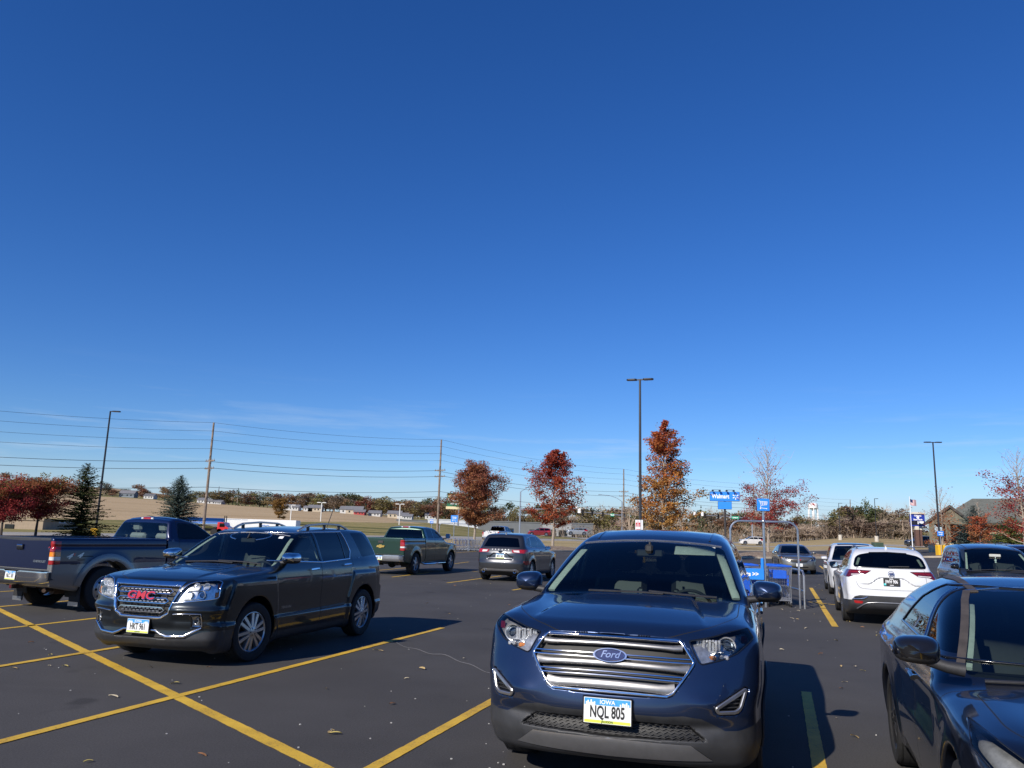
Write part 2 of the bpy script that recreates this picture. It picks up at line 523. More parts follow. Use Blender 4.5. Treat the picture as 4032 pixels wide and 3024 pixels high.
# ------------------------------------------------------------------ shared car materials
M = {}
def car_materials():
 M['rubber'] = mat('tyre rubber', (0.012, 0.012, 0.013), 0.8, var=0.35, scale=30, bump=0.3, bscale=120)
 M['plastic'] = mat('black trim plastic', (0.022, 0.022, 0.024), 0.55, var=0.25, scale=14, bump=0.15, bscale=400)
 M['plastic_grey'] = mat('grey bumper plastic', (0.030, 0.031, 0.034), 0.5, var=0.2, scale=10, bump=0.15, bscale=400)
 M['gloss_black'] = mat('gloss black trim', (0.008, 0.008, 0.009), 0.12, coat=0.5, var=0.2, scale=6)
 M['seam'] = mat('panel gap', (0.004, 0.004, 0.004), 0.9, var=0.2, scale=20)
 M['dark'] = mat('underbody', (0.012, 0.012, 0.012), 0.9, var=0.4, scale=9)
 M['chrome'] = mat('chrome', (0.72, 0.73, 0.75), 0.09, metal=1.0, var=0.05, scale=20)
 M['satin'] = mat('satin silver', (0.46, 0.46, 0.47), 0.3, metal=0.9, var=0.08, scale=15)
 M['alloy'] = mat('wheel alloy', (0.42, 0.43, 0.45), 0.3, metal=0.85, var=0.1, scale=12)
 M['alloy_dark'] = mat('dark wheel', (0.03, 0.03, 0.032), 0.4, metal=0.5, var=0.2, scale=12)
 M['disc'] = mat('brake disc', (0.12, 0.115, 0.11), 0.45, metal=0.8, var=0.2, scale=20)
 M['glass'] = glass('windscreen glass', (0.62, 0.74, 0.72))
 M['glass_dark'] = glass('privacy glass', (0.05, 0.06, 0.065))
 M['glass_mid'] = glass('tinted side glass', (0.45, 0.56, 0.55))
 M['lens'] = glass('lamp lens', (0.93, 0.94, 0.95))
 M['lens_old'] = glass('hazed lamp lens', (0.8, 0.8, 0.76), 0.25)
 M['red'] = mat('tail lamp red', (0.33, 0.012, 0.014), 0.12, coat=1.0, var=0.3, scale=18)
 M['red_dark'] = mat('smoked tail lamp', (0.09, 0.006, 0.012), 0.1, coat=1.0, var=0.3, scale=18)
 M['amber'] = mat('amber lamp', (0.75, 0.22, 0.01), 0.15, coat=1.0, var=0.2, scale=20)
 M['white_lamp'] = mat('clear lamp', (0.62, 0.62, 0.62), 0.15, coat=1.0, var=0.15, scale=20)
 M['reflector'] = mat('lamp reflector', (0.72, 0.73, 0.74), 0.28, metal=.75, var=0.25, scale=24)
 M['housing_light'] = mat('silvered lamp housing', (.38, .385, .39), .32, metal=.7, var=.45, scale=22)
 M['amber_dim'] = mat('dim amber bulb', (.50, .17, .03), .3, coat=.6, var=.4, scale=40)
 M['grille_satin'] = mat('satin grille bar', (.25, .245, .24), .36, metal=.85, var=.08, scale=15)
 M['housing'] = mat('lamp housing', (0.10, 0.10, 0.105), 0.3, metal=0.6, var=0.5, scale=25)
 M['bulb'] = glass('projector lens', (0.55, 0.6, 0.65))
 M['cloth_dark'] = mat('dark seat leather', (0.012, 0.012, 0.013), 0.55, var=0.3, scale=12)
 M['cloth_grey'] = mat('grey seat cloth', (0.16, 0.17, 0.165), 0.85, var=0.2, scale=30)
 M['dash'] = mat('dashboard vinyl', (0.015, 0.015, 0.016), 0.6, var=0.2, scale=20)
 M['headliner'] = mat('pale headliner', (0.42, 0.43, 0.39), 0.9, var=0.1, scale=20)
 M['liner_dark'] = mat('dark interior trim', (0.02, 0.02, 0.022), 0.85, var=0.2, scale=20)
 M['mesh'] = mat('grille mesh', (0.004, 0.004, 0.0045), 0.6, var=0.5, scale=80)
 M['plate'] = mat('plate white', (0.72, 0.73, 0.72), 0.4, var=0.05, scale=30)
 M['plate_blue'] = mat('plate blue', (0.05, 0.30, 0.70), 0.4, var=0.15, scale=30)
 M['plate_green'] = mat('plate green', (0.62, 0.72, 0.08), 0.4, var=0.1, scale=30)
 M['ink'] = mat('plate black ink', (0.008, 0.008, 0.008), 0.5, var=0.2, scale=30)
 M['white'] = mat('white lettering', (0.8, 0.8, 0.8), 0.4, var=0.05, scale=30)
 M['teal'] = mat('teal sticker', (0.05, 0.5, 0.5), 0.4, var=0.1, scale=30)
 M['emblem_blue'] = mat('blue enamel', (0.012, 0.02, 0.09), 0.12, coat=1.0, var=0.2, scale=20)
 M['emblem_red'] = mat('red lettering', (0.42, 0.015, 0.02), 0.25, coat=0.6, var=0.15, scale=20)
 M['gold'] = mat('gold emblem', (0.75, 0.50, 0.14), 0.25, metal=0.8, var=0.1, scale=20)
 M['mirror_glass'] = mat('mirror glass', (0.8, 0.82, 0.84), 0.02, metal=1.0, var=0.02, scale=5)
 M['rust'] = mat('rusty steel', (0.06, 0.035, 0.022), 0.8, metal=0.2, var=0.5, scale=12)

class Car:
 """body from smooth intersections of profile surfaces, cut into panels, glass and lamps"""
 def __init__(s, name, hulls, wheels, arch=0.40, archw=0.55, h=0.022, flare=0.0, flarew=0.08, extra=None, lo=None, hi=None, archf=None):
  s.name = name; s.wheels = wheels; s.h = h; s.rec = []; s.extra = extra
  s.hulls = []
  for q in hulls:
   d = dict(q)
   for k in ('top', 'plan', 'sect', 'front', 'rear', 'bot', 'crown'):
    if k in d: d[k] = Curve1(d[k])
   s.hulls.append(d)
  s.arch = arch; s.archw = archw; s.flare = flare; s.flarew = flarew
  s.lo, s.hi = lo, hi
  s.root = empty(name)
  s.labels = {}
  s.T = None
 def hull(s, d, x, y, z):
  ay = np.abs(y)
  W = d['plan'](x); W0 = d['W']
  u = np.clip(ay / W0, 0, 1.1)
  fl = 0
  if s.flare and d.get('flare', True):
   for (xw, zw, R, tr, tw) in s.wheels:
    r = np.sqrt((x - xw) ** 2 + (z - zw) ** 2)
    fl = fl + s.flare * np.exp(-np.maximum(r - s.arch - 0.03, 0) ** 2 / s.flarew ** 2)
  sd = ay - (W - d['sect'](z)) - fl
  tp = (z - d['top'](x) + d['crown'](x) * u ** 2) / np.sqrt(1 + np.minimum(d['top'].slope(x) ** 2, 9))
  fr = (x - d['front'](z) + d.get('bowf', 0.1) * u ** d.get('pf', 2.5)) / np.sqrt(1 + np.minimum(d['front'].slope(z) ** 2, 4))
  re = (d['rear'](z) + d.get('bowr', 0.08) * u ** d.get('pr', 2.5) - x) / np.sqrt(1 + np.minimum(d['rear'].slope(z) ** 2, 4))
  bo = d['bot'](x) - z
  f = smax(sd, tp, d.get('kt', 0.10))
  f = smax(f, fr, d.get('kf', 0.10)); f = smax(f, re, d.get('kr', 0.08))
  return smax(f, bo, d.get('kb', 0.05))
 def base(s, x, y, z):
  f = None
  for d in s.hulls:
   g = s.hull(d, x, y, z)
   f = g if f is None else smin(f, g, d.get('ku', 0.03))
  if s.extra: f = s.extra(f, x, np.abs(y), z)
  return f
 def fn(s, x, y, z, rec=True):
  f = s.base(x, y, z)
  ay = np.abs(y)
  for (ax, poly, depth, soft, cond) in (s.rec if rec else []):
   if ax == 'x': sd = poly_sd(ay + 0 * z, z + 0 * ay, poly)
   elif ax == 'y': sd = poly_sd(x + 0 * z, z + 0 * x, poly)
   else: sd = poly_sd(x + 0 * ay, ay + 0 * x, poly)
   mk = sstep(soft / 2, -soft / 2, sd)
   f = f + depth * mk * cond(x, ay, z)
  for (xw, zw, R, tr, tw) in s.wheels:
   r = np.sqrt((x - xw) ** 2 + (z - zw) ** 2)
   sub = np.maximum(r - s.arch, s.archw - ay)
   f = smax(f, -sub, 0.012)
  return f
 def recess(s, ax, poly, depth, cond, soft=0.02):
  s.rec.append((ax, poly, depth, soft, cond))
 def grad(s, P, rec=True, e=0.004):
  g = np.zeros_like(P)
  for a in range(3):
   d = np.zeros(3); d[a] = e
   A = P + d; B = P - d
   g[:, a] = s.fn(A[:, 0], A[:, 1], A[:, 2], rec) - s.fn(B[:, 0], B[:, 1], B[:, 2], rec)
  return g / (2 * e)
 def mesh(s):
  lo = (s.lo[0], -1.5 * s.h, s.lo[1]); hi = (s.hi[0], s.hi[1], s.hi[2])
  V, Q = surface_net(s.fn, lo, hi, s.h)
  for _ in range(3):
   f = s.fn(V[:, 0], V[:, 1], V[:, 2]); g = s.grad(V)
   n2 = np.maximum((g * g).sum(1), 0.05)
   st = np.clip(f / n2, -s.h, s.h)
   V = V - 0.8 * (st[:, None] * g)
  T = np.concatenate([V[Q[:, [0, 1, 2]]], V[Q[:, [0, 2, 3]]]])
  nrm = np.cross(T[:, 1] - T[:, 0], T[:, 2] - T[:, 0])
  g = s.grad(T.mean(1))
  fl = (nrm * g).sum(1) < 0
  T[fl] = T[fl][:, ::-1]
  lab = np.zeros(len(T), int)
  big = 99
  T, lab = cut_soup(T, lab, [[(-big, 0), (big, 0), (big, big), (-big, big)]], [0, 1], 1, [0])
  T = T[lab == 1]
  s.T = T; s.lab = np.zeros(len(T), int); s.names = ['body']
  return s
 def lid(s, nm):
  if nm not in s.names: s.names.append(nm)
  return s.names.index(nm)
 def cut(s, to, poly, ax, cond=None, src=('body',), gap=0.0, mind=0.15):
  """ax 'f' front (y,z) / 'r' rear (y,z) / 's' side (x,z) / 't' top (x,y), on the half y>=0"""
  axes = {'f': [1, 2], 'r': [1, 2], 's': [0, 2], 't': [0, 1]}[ax]
  def cd(T):
   n = np.cross(T[:, 1] - T[:, 0], T[:, 2] - T[:, 0])
   n = n / (np.linalg.norm(n, axis=1)[:, None] + 1e-15)
   m = {'f': n[:, 0] > mind, 'r': n[:, 0] < -mind, 's': n[:, 1] > mind, 't': n[:, 2] > mind}[ax]
   if cond is not None:
    c = T.mean(1); m &= cond(c[:, 0], c[:, 1], c[:, 2])
   return m
  src = [s.lid(q) for q in src]
  if gap > 0:
   s.T, s.lab = cut_soup(s.T, s.lab, earclip(poly), axes, s.lid('seam'), src, cd)
   s.T, s.lab = cut_soup(s.T, s.lab, earclip(inset(poly, gap)), axes, s.lid(to), [s.lid('seam')], cd)
  else:
   s.T, s.lab = cut_soup(s.T, s.lab, earclip(poly), axes, s.lid(to), src, cd)
 def soup(s, labels, side=0):
  m = np.isin(s.lab, [s.lid(q) for q in labels])
  T = s.T[m]; L = s.lab[m]
  Tm = T * np.array([1, -1, 1]); Tm = Tm[:, ::-1]
  if side > 0: return T, L
  if side < 0: return Tm, L
  return np.concatenate([T, Tm]), np.concatenate([L, L])
 def part(s, name, labels, mats, side=0, parent=None, push=0.0, rec=True):
  """build one mesh from labelled triangles; labels a list paired with mats"""
  T, L = s.soup(labels, side)
  if len(T) == 0: return None
  P, F, ok = weld(T)
  g = s.grad(P, rec); n = g / (np.linalg.norm(g, axis=1)[:, None] + 1e-9)
  if push: P = P + n * push
  fm = None
  if len(labels) > 1:
   mp = {s.lid(l): i for i, l in enumerate(labels)}
   fm = np.array([mp[v] for v in L[ok]])
  me = np_mesh(name, P, F, mats, fm, normals=n)
  return link_mesh(name, me, parent if parent is not None else s.root)
 def both(s, name, labels, mats, **k):
  return [s.part(name, labels, mats, side=q, **k) for q in (1, -1)]
 def surf(s, ax, pts, rec=False, hits=False):
  """project 2-D points to the body surface; returns points and normals"""
  pts = np.asarray(pts, float); n = len(pts)
  a0, a1 = {'f': (s.hi[0], -1.75), 'r': (s.lo[0], -1.2), 's': (s.hi[1], 0.0), 'n': (-s.hi[1], 0.0), 't': (s.hi[2], 0.2)}[ax]
  t = np.linspace(a0, a1, 90)
  def P(tv):
   if ax in 'fr': return tv, pts[:, :1] + 0 * tv, pts[:, 1:] + 0 * tv
   if ax in 'sn': return pts[:, :1] + 0 * tv, tv, pts[:, 1:] + 0 * tv
   return pts[:, :1] + 0 * tv, pts[:, 1:] + 0 * tv, tv
  tv = np.broadcast_to(t[None, :], (n, len(t)))
  f = s.fn(*P(tv), rec)
  i = np.argmax(f < 0, axis=1)
  lo = t[np.maximum(i - 1, 0)][:, None]; hi = t[i][:, None]
  for _ in range(16):
   mid = (lo + hi) / 2
   ins = s.fn(*P(mid), rec) < 0
   hi = np.where(ins, mid, hi); lo = np.where(ins, lo, mid)
  X = np.concatenate([np.asarray(c, float) for c in P(hi)], 1)
  g = s.grad(X, rec); nn = g / (np.linalg.norm(g, axis=1)[:, None] + 1e-9)
  if hits: return X, nn, (f < 0).any(1)
  return X, nn
 def bar(s, mb, ax, pts, wid, thk, lift=0.0, m=0, closed=False, step=0.03, rec=False, n=8):
  P = [np.array(p, float) for p in pts]
  if closed: P = P + [P[0]]
  q = []; ws = []
  wl = wid if isinstance(wid, (list, tuple)) else [wid] * len(P)
  for i in range(len(P) - 1):
   k = max(1, int(np.linalg.norm(P[i+1] - P[i]) / step))
   for j in range(k): q.append(P[i] + (P[i+1] - P[i]) * j / k); ws.append(wl[i] + (wl[i+1] - wl[i]) * j / k)
  if not closed: q.append(P[-1]); ws.append(wl[-1])
  X, nn, hit = s.surf(ax, q, rec, True)
  if not hit.all():
   closed = False; X = X[hit]; nn = nn[hit]; ws = [w_ for w_, k_ in zip(ws, hit) if k_]
  if len(X) < 2: return
  X = X + nn * lift
  mb.strip(X, nn, ws, thk, m, n=n, closed=closed)
 def letters(s, mb, ax, txt, c, size, lift=0.004, sx=1.0, shear=0.0, m=0, bold=0.0, flip=1, ext=0.0, spacing=1.0, angle=0.0):
  V, F = text_mesh(txt, size, 0.0, sx, shear, bold=bold, spacing=spacing)
  ca, sa = math.cos(angle), math.sin(angle)
  q = [(c[0] + flip * (v[0] * ca - v[1] * sa), c[1] + v[0] * sa + v[1] * ca) for v in V]
  X, nn = s.surf(ax, q)
  mb.add(X + nn * lift, F, m)
 # ---------------------------------------------------------- things fixed to the body
 def wheel(s, i, side, style='spoke', nsp=6, rimr=0.235, mrim=None, parent=None, turn=0.0, split=True):
  xw, zw, R, tr, tw = s.wheels[i]
  mrim = mrim or M['alloy']
  rt = empty('wheel', (xw, side * tr, zw), rot=(0, 0, 0)); rt.parent = s.root
  T = Matrix.Rotation(-side * PI / 2, 4, 'X')     # local z -> outward y
  if turn: T = Matrix.Rotation(turn, 4, 'Z') @ T
  w = tw / 2
  ty = MB()
  prof = [(rimr, -w * .78), (rimr + .012, -w * .92), (R - .055, -w), (R - .02, -w * .93), (R - .004, -w * .72), (R, -w * .4), (R, w * .4), (R - .004, w * .72), (R - .02, w * .93), (R - .055, w), (rimr + .012, w * .92), (rimr, w * .78)]
  ty.lathe(prof, 48, 0, T)
  # tread grooves
  for g in (-.45, -.15, .15, .45):
   ty.lathe([(R + .0015, g * w * 2 * .8 - .005), (R + .0015, g * w * 2 * .8 + .005)], 48, 1, T)
  ty.build('tyre', [M['rubber'], M['seam']], rt)
  rm = MB()
  f = w * .72  # outer face plane
  rm.lathe([(rimr, f), (rimr + .012, f + .008), (rimr - .006, f + .012), (rimr - .018, f), (rimr - .03, -w * .7)], 48, 0, T)
  hub = .055
  if style == 'spoke' or style == 'split':
   for k in range(nsp):
    a = 2 * PI * k / nsp + 0.3
    offs = (-.028, .028) if style == 'split' else (0,)
    for o in offs:
     w0, w1 = (.022, .025) if style == 'split' else (.03, .045 if nsp <= 5 else .034)
     o0 = o * .6
     poly = [(hub * .8, o0 - w0), (rimr - .008, o * 1.6 - w1), (rimr - .008, o * 1.6 + w1), (hub * .8, o0 + w0)]
     R2 = T @ Matrix.Rotation(a, 4, 'Z')
     V = [(p[0], p[1], f + (.018 if p[0] < .1 else 0.004) - dz) for dz in (0, .035) for p in poly]
     b = .006
     V2 = []
     for dz, grow in ((0, -b), (.012, 0), (.045, 0)):
      for p in poly:
       sg = 1 if p[1] > o * (0.6 if p[0] < .1 else 1.6) else -1
       V2.append((p[0], p[1] + sg * grow, f + (.022 if p[0] < .1 else 0.004) - dz))
     F = [(0, 1, 2, 3)] + [(4*l + i2, 4*l + 4 + i2, 4*l + 4 + (i2+1) % 4, 4*l + (i2+1) % 4) for l in (0, 1) for i2 in range(4)]
     rm.add(V2, F, 0, R2)
   rm.lathe([(0.0, f + .03), (.03, f + .03), (hub, f + .024), (hub + .012, f), (hub + .012, f - .05)], 32, 0, T)
   for k in range(5):
    a = 2 * PI * k / 5; rm.cyl((hub * .72 * math.cos(a), hub * .72 * math.sin(a), f + .015), (hub * .72 * math.cos(a), hub * .72 * math.sin(a), f + .031), .008, n=6, m=1, T=T)
  elif style == 'steel8':      # steel wheel with a ring of round holes
   rm.lathe([(rimr - .03, f - .02), (rimr - .045, f - .005), (rimr - .10, f + .012), (.085, f - .01), (.08, f + .02), (.055, f + .03), (0, f + .03)], 40, 0, T)
   for k in range(8):
    a = 2 * PI * k / 8; r = rimr - .072
    rm.cyl((r * math.cos(a), r * math.sin(a), f - .03), (r * math.cos(a), r * math.sin(a), f + .0135), .022, n=14, m=1, T=T)
  rm.build('rim', [mrim, M['dark']], rt, sharp=40)
  dk = MB()
  dk.cyl((0, 0, -w * .3), (0, 0, -w * .15), rimr * .72, n=32, T=T)
  dk.build('brake_disc', [M['disc']], rt)
  return rt
 def well(s, mb):
  """dark inner wheel-arch liners and a floor pan so that nothing shines through below"""
  for (xw, zw, R, tr, tw) in s.wheels[:]:
   for sd in (1, -1):
    A = s.arch + .004; n = 20; V = []; F = []
    for i in range(n + 1):
     a = PI * (i / n) * 1.16 - .25
     for yy in (s.archw - .02, tr + tw * .25):
      V.append((xw + A * math.cos(a), sd * yy, zw + A * math.sin(a)))
    for i in range(n): F.append((2*i, 2*i+1, 2*i+3, 2*i+2))
    mb.add(V, F)
 def mirror(s, x, y0, z, w, hgt, dep, side, mp, mlow=None, arm=0.10, glassf=True, parent=None, sweep=0.0, zarm=None):
  """door mirror: y0 = where the arm meets the door; side +-1"""
  mb = MB()
  yc = y0 + arm + w / 2
  n, k = 20, 10
  V = []; F = []
  # superellipse shell, blunt front, flat back
  for j in range(k + 1):
   u = j / k; xx = (u ** 1.0) * dep          # 0 = rear (glass) .. dep = front
   sc = (1 - u ** 2.6) ** 0.5 if u < 1 else 0.02
   sc = max(sc, .02)
   for i in range(n):
    a = 2 * PI * i / n; e = 0.62
    cy = math.copysign(abs(math.cos(a)) ** e, math.cos(a)); cz = math.copysign(abs(math.sin(a)) ** e, math.sin(a))
    tap = 1 - 0.18 * (cy * .5 + .5) * (1 if cz > 0 else .6)
    V.append((x + xx - sweep * (cy * .5 + .5), side * (yc + cy * w / 2 * (sc * .8 + .2 if u < 1 else 0)), z + cz * hgt / 2 * sc * tap))
  for j in range(k):
   for i in range(n):
    i2 = (i + 1) % n; q = (j*n+i, j*n+i2, (j+1)*n+i2, (j+1)*n+i); F.append(q if side > 0 else q[::-1])
  F.append(tuple(range(k*n, (k+1)*n)))
  mm = []
  b0 = len(mb.F)
  mb.add(V, F, 0)
  if mlow is not None:
   for fi in range(b0, len(mb.F)):
    c = sum(mb.V[q][2] for q in mb.F[fi]) / len(mb.F[fi])
    if c < z - hgt * .22: mb.M[fi] = 1
  # recessed rim and glass facing back
  Vg = [(x - .002 - sweep * (math.cos(2*PI*i/n) * .5 + .5), side * (yc + math.copysign(abs(math.cos(2*PI*i/n)) ** .62, math.cos(2*PI*i/n)) * w / 2 * .9), z + math.copysign(abs(math.sin(2*PI*i/n)) ** .62, math.sin(2*PI*i/n)) * hgt / 2 * .84) for i in range(n)]
  mb.add(Vg, [tuple(range(n)) if side < 0 else tuple(range(n))[::-1]], 2)
  Vr = [V[i] for i in range(n)]
  mb.add(Vr + Vg, [(i, (i+1) % n, n + (i+1) % n, n + i) for i in range(n)], 1 if mlow is not None else 0)
  za = zarm if zarm is not None else z - hgt * .42
  mb.tube([(x + dep * .45, side * (y0 - .05), za - .01), (x + dep * .45, side * (y0 + arm * .6), za), (x + dep * .4, side * (y0 + arm + w * .3), z - hgt * .3)], [.035, .03, .028], 8, 1 if mlow is not None else 0)
  return mb.build('side_mirror', [mp, mlow or mp, M['mirror_glass']], parent or s.root, sharp=50)
 def plate(s, ax, x, z, tilt, txt, county='', style='iowa', frame=None, yc=0.0):
  """licence plate with its lettering; ax 'f' or 'r'"""
  sg = 1 if ax == 'f' else -1
  rt = MB()
  T = Matrix.Translation((x, yc, z)) @ Matrix.Rotation(sg * PI / 2, 4, 'Z') @ Matrix.Rotation(PI / 2 - tilt, 4, 'X')
  # local: X = along width as read, Y = up, Z = out
  ms = [M['plate'], M['plate_blue'], M['plate_green'], M['ink'], frame or M['chrome'], M['white'], M['teal']]
  if frame is not None: rt.box((0, 0, -.006), (.325, .172, .010), 4, T=T, bev=.008)
  if style == 'iowa':
   rt.box((0, 0, 0), (.305, .153, .004), 0, T=T)
   rt.box((0, .053, .0015), (.297, .040, .002), 1, T=T)
   rt.box((0, -.065, .0015), (.297, .017, .002), 2, T=T)
   # skyline silhouettes on the blue band
   for xx, hh in ((-.135, .018), (-.125, .026), (-.115, .014), (-.105, .03), (-.094, .016), (-.083, .02), (.085, .014), (.10, .022), (.112, .018), (.124, .026), (.136, .014)):
    rt.box((xx, .033 + hh / 2, .0027), (.009, hh, .001), 5, T=T)
   for tx, cc, sz, mm, sx in (('IOWA', (0, .052), .036, 5, 1.0), (txt, (0, -.010), .098, 3, .60), (county, (0, -.065), .019, 3, .9)):
    if not tx: continue
    V, F = text_mesh(tx, sz, 0, sx, bold=.0028 if sz > .05 else .0006)
    rt.add([(v[0] + cc[0], v[1] + cc[1], .0032) for v in V], F, mm, T)
  elif style == 'black':
   rt.box((0, 0, 0), (.305, .153, .004), 3, T=T)
   rt.box((-.125, -.048, .0024), (.045, .04, .001), 6, T=T)
   for tx, cc, sz, sx in (('IOWA', (0, .058), .026, 1.0), (txt, (0, .004), .092, .66), (county, (0, -.062), .016, .9)):
    if not tx: continue
    V, F = text_mesh(tx, sz, 0, sx, bold=.0016)
    rt.add([(v[0] + cc[0], v[1] + cc[1], .0032) for v in V], F, 5, T)
  elif style == 'white':
   rt.box((0, 0, 0), (.305, .153, .004), 0, T=T)
   V, F = text_mesh(txt, .08, 0, .62, bold=.001)
   rt.add([(v[0], v[1], .0032) for v in V], F, 3, T)
  return rt.build('license_plate', ms, s.root, smooth=False)
 def wiper(s, ax, pts, lift=.018, parent=None, step=.05):
  mb = MB(); s.bar(mb, ax, pts, [.022] * len(pts), .014, lift, step=step)
  return mb.build('wiper', [M['plastic']], parent or s.root)
 def seat(s, x, y, z, mt, w=.52, lean=.28, head=True, parent=None, hb=.62):
  mb = MB()
  mb.box((x, y, z), (.5, w, .16), 0, bev=.05)
  T = Matrix.Translation((x - .22, y, z + .05)) @ Matrix.Rotation(-lean, 4, 'Y')
  mb.box((0, 0, hb / 2), (.13, w, hb), 0, T=T, bev=.05)
  for q in (-1, 1): mb.box((.04, q * (w / 2 - .05), hb * .45), (.10, .09, hb * .7), 0, T=T, bev=.03)
  if head:
   mb.box((.0, 0, hb + .13), (.10, .27, .19), 0, T=T, bev=.045)
   for q in (-.06, .06): mb.cyl((0, q, hb - .02), (0, q, hb + .08), .007, n=6, T=T)
  return mb.build('seat', [mt], parent or s.root)
 def steering(s, x, y, z, r=.19, tilt=.45):
  mb = MB(); T = Matrix.Translation((x, y, z)) @ Matrix.Rotation(-PI / 2 + tilt, 4, 'Y')
  mb.tube([(r * math.cos(2*PI*i/28), r * math.sin(2*PI*i/28), 0) for i in range(28)], .014, 8, 0, T, closed=True)
  mb.box((0, 0, -.02), (.16, .14, .05), 0, T=T, bev=.03)
  mb.box((0, 0, -.015), (.05, r * 1.9, .02), 0, T=T); mb.box((-.09, 0, -.015), (.18, .04, .02), 0, T=T)
  return mb.build('steering_wheel', [M['dash']], s.root)
 def dash(s, x0, x1, y, z0, z1, mt=None):
  mb = MB(); n = 16; V = []; F = []
  prof = [(x0, z1 - .02), (x0 - .25 * (x0 - x1), z1), (x1 + .08, z1 - .01), (x1 + .01, z1 - .06), (x1, z1 - .14), (x1 + .06, z0)]
  for yy in np.linspace(-y, y, n):
   hump = .045 * math.exp(-((yy - y * .45) / .2) ** 2)
   for j, (px, pz) in enumerate(prof): V.append((px - (.0 if j < 2 else .0), yy, pz + (hump if 1 <= j <= 3 else 0)))
  k = len(prof)
  for i in range(n - 1):
   for j in range(k - 1): F.append((i*k+j, (i+1)*k+j, (i+1)*k+j+1, i*k+j+1))
  mb.add(V, F)
  return mb.build('dashboard', [mt or M['dash']], s.root, sharp=60)
 def place(s, x, y, az_deg, label, cat, group=None, z=0.0, pitch=0.0, roll=0.0):
  """az = compass direction (from +Y towards +X) in which the TAIL points away"""
  a = math.radians(az_deg)
  fwd = Vector((-math.sin(a), -math.cos(a), 0))
  rz = math.atan2(fwd.y, fwd.x)
  s.root.rotation_mode = 'ZYX' if False else 'XYZ'
  s.root.rotation_euler = (roll, pitch, rz)
  s.root.location = (x, y, z)
  tag(s.root, label, cat, group)
  return s.root
def S(sd): return 's' if sd > 0 else 'n'
def liner(c, labels, mt, zmin=.95, xmax=-.35, xmin=-9, off=.018):
 T, L = c.soup(labels)
 m = (T[:, :, 2].min(1) > zmin) & (T[:, :, 0].max(1) < xmax) & (T[:, :, 0].min(1) > xmin)
 if not m.any(): return
 Pv, F, ok = weld(T[m]); g = c.grad(Pv); n_ = g / (np.linalg.norm(g, axis=1)[:, None] + 1e-9)
 link_mesh('headliner', np_mesh('headliner', Pv - off * n_, F, [mt], normals=-n_), c.root)
def under(c, L0, L1, z=.45):
 mb = MB(); c.well(mb); mb.box(((L0 + L1) / 2, 0, z), (abs(L1 - L0), 1.4, .03)); mb.build('underbody', [M['dark']], c.root)
def bars(c, name, mats, items, parent=None, sharp=60):
 """items: (ax, pts, width, thickness, lift, material index, closed)"""
 mb = MB()
 for it in items:
  ax, pts, w, t, l = it[:5]; m = it[5] if len(it) > 5 else 0; cl = it[6] if len(it) > 6 else False
  c.bar(mb, ax, pts, w, t, l, m, closed=cl, step=.04)
 return mb.build(name, mats, parent or c.root, sharp=sharp) if mb.V else None
def handle(c, sd, x, z, mt, parent, w=.22, h=.034, lift=.024):
 mb = MB(); c.bar(mb, S(sd), [(x + w / 2, z - .004), (x, z), (x - w / 2, z + .004)], [h * .8, h, h * .8], .028, lift, step=.04)
 for q in (-.42, .42): c.bar(mb, S(sd), [(x + w * q - .015, z), (x + w * q + .015, z)], h * .7, .05, .004, step=.02)
 return mb.build('handle', [mt], parent)
def lampset(c, sd, label, lamp, name='headlight', lens='lens', push=-.04, house='housing', bowls=(), extra=(), trim=None, ax='f', trimw=.010):
 """recessed lamp: housing, bowls (y,z,r) with projector, blocks, clear lens over it"""
 hl = c.part(name, [label], [M[house]], side=sd, push=push)
 if hl is None: return None
 c.part('lens', [label], [M[lens]], side=sd, parent=hl, push=.001)
 mb = MB(); dx = 1 if ax == 'f' else -1
 for (y, z, r, bulb) in bowls:
  X, nn = c.surf(ax, [(sd * y, z)]); p = X[0] - np.array([dx * .035, 0, 0])
  T = Matrix.Translation(p) @ Matrix.Rotation(dx * PI / 2, 4, 'Y')
  mb.lathe([(r * .3, -.035), (r * .8, -.012), (r, .014), (r * 1.1, .015), (r * 1.1, .0)], 20, 0, T)
  if bulb: mb.sphere(p, (.02, r * .6, r * .6), 12, 1)
 for (y, z, w, h, mm) in extra:
  X, nn = c.surf(ax, [(sd * y, z)]); p = X[0] - np.array([dx * .03, 0, 0])
  ang = math.atan2(nn[0][1], nn[0][0]) if ax == 'f' else math.atan2(-nn[0][1], -nn[0][0])
  mb.box(p, (.012, w, h), mm, rz=ang, bev=.004)
 if mb.V: mb.build('reflector', [M['reflector'], M['bulb'], M['amber'], M['red'], M['white_lamp']], hl)
 if trim: bars(c, 'lamp_trim', [M[trim]], [(ax, [(sd * p[0], p[1]) for p in lamp], trimw, .008, .001, 0, True)], hl)
 return hl
def arch_pts(c, i, r, a0=-.2, a1=None, n=22):
 xw, zw = c.wheels[i][:2]; a1 = PI - a0 if a1 is None else a1
 return [(xw + r * math.cos(t), zw + r * math.sin(t)) for t in np.linspace(a0, a1, n)]
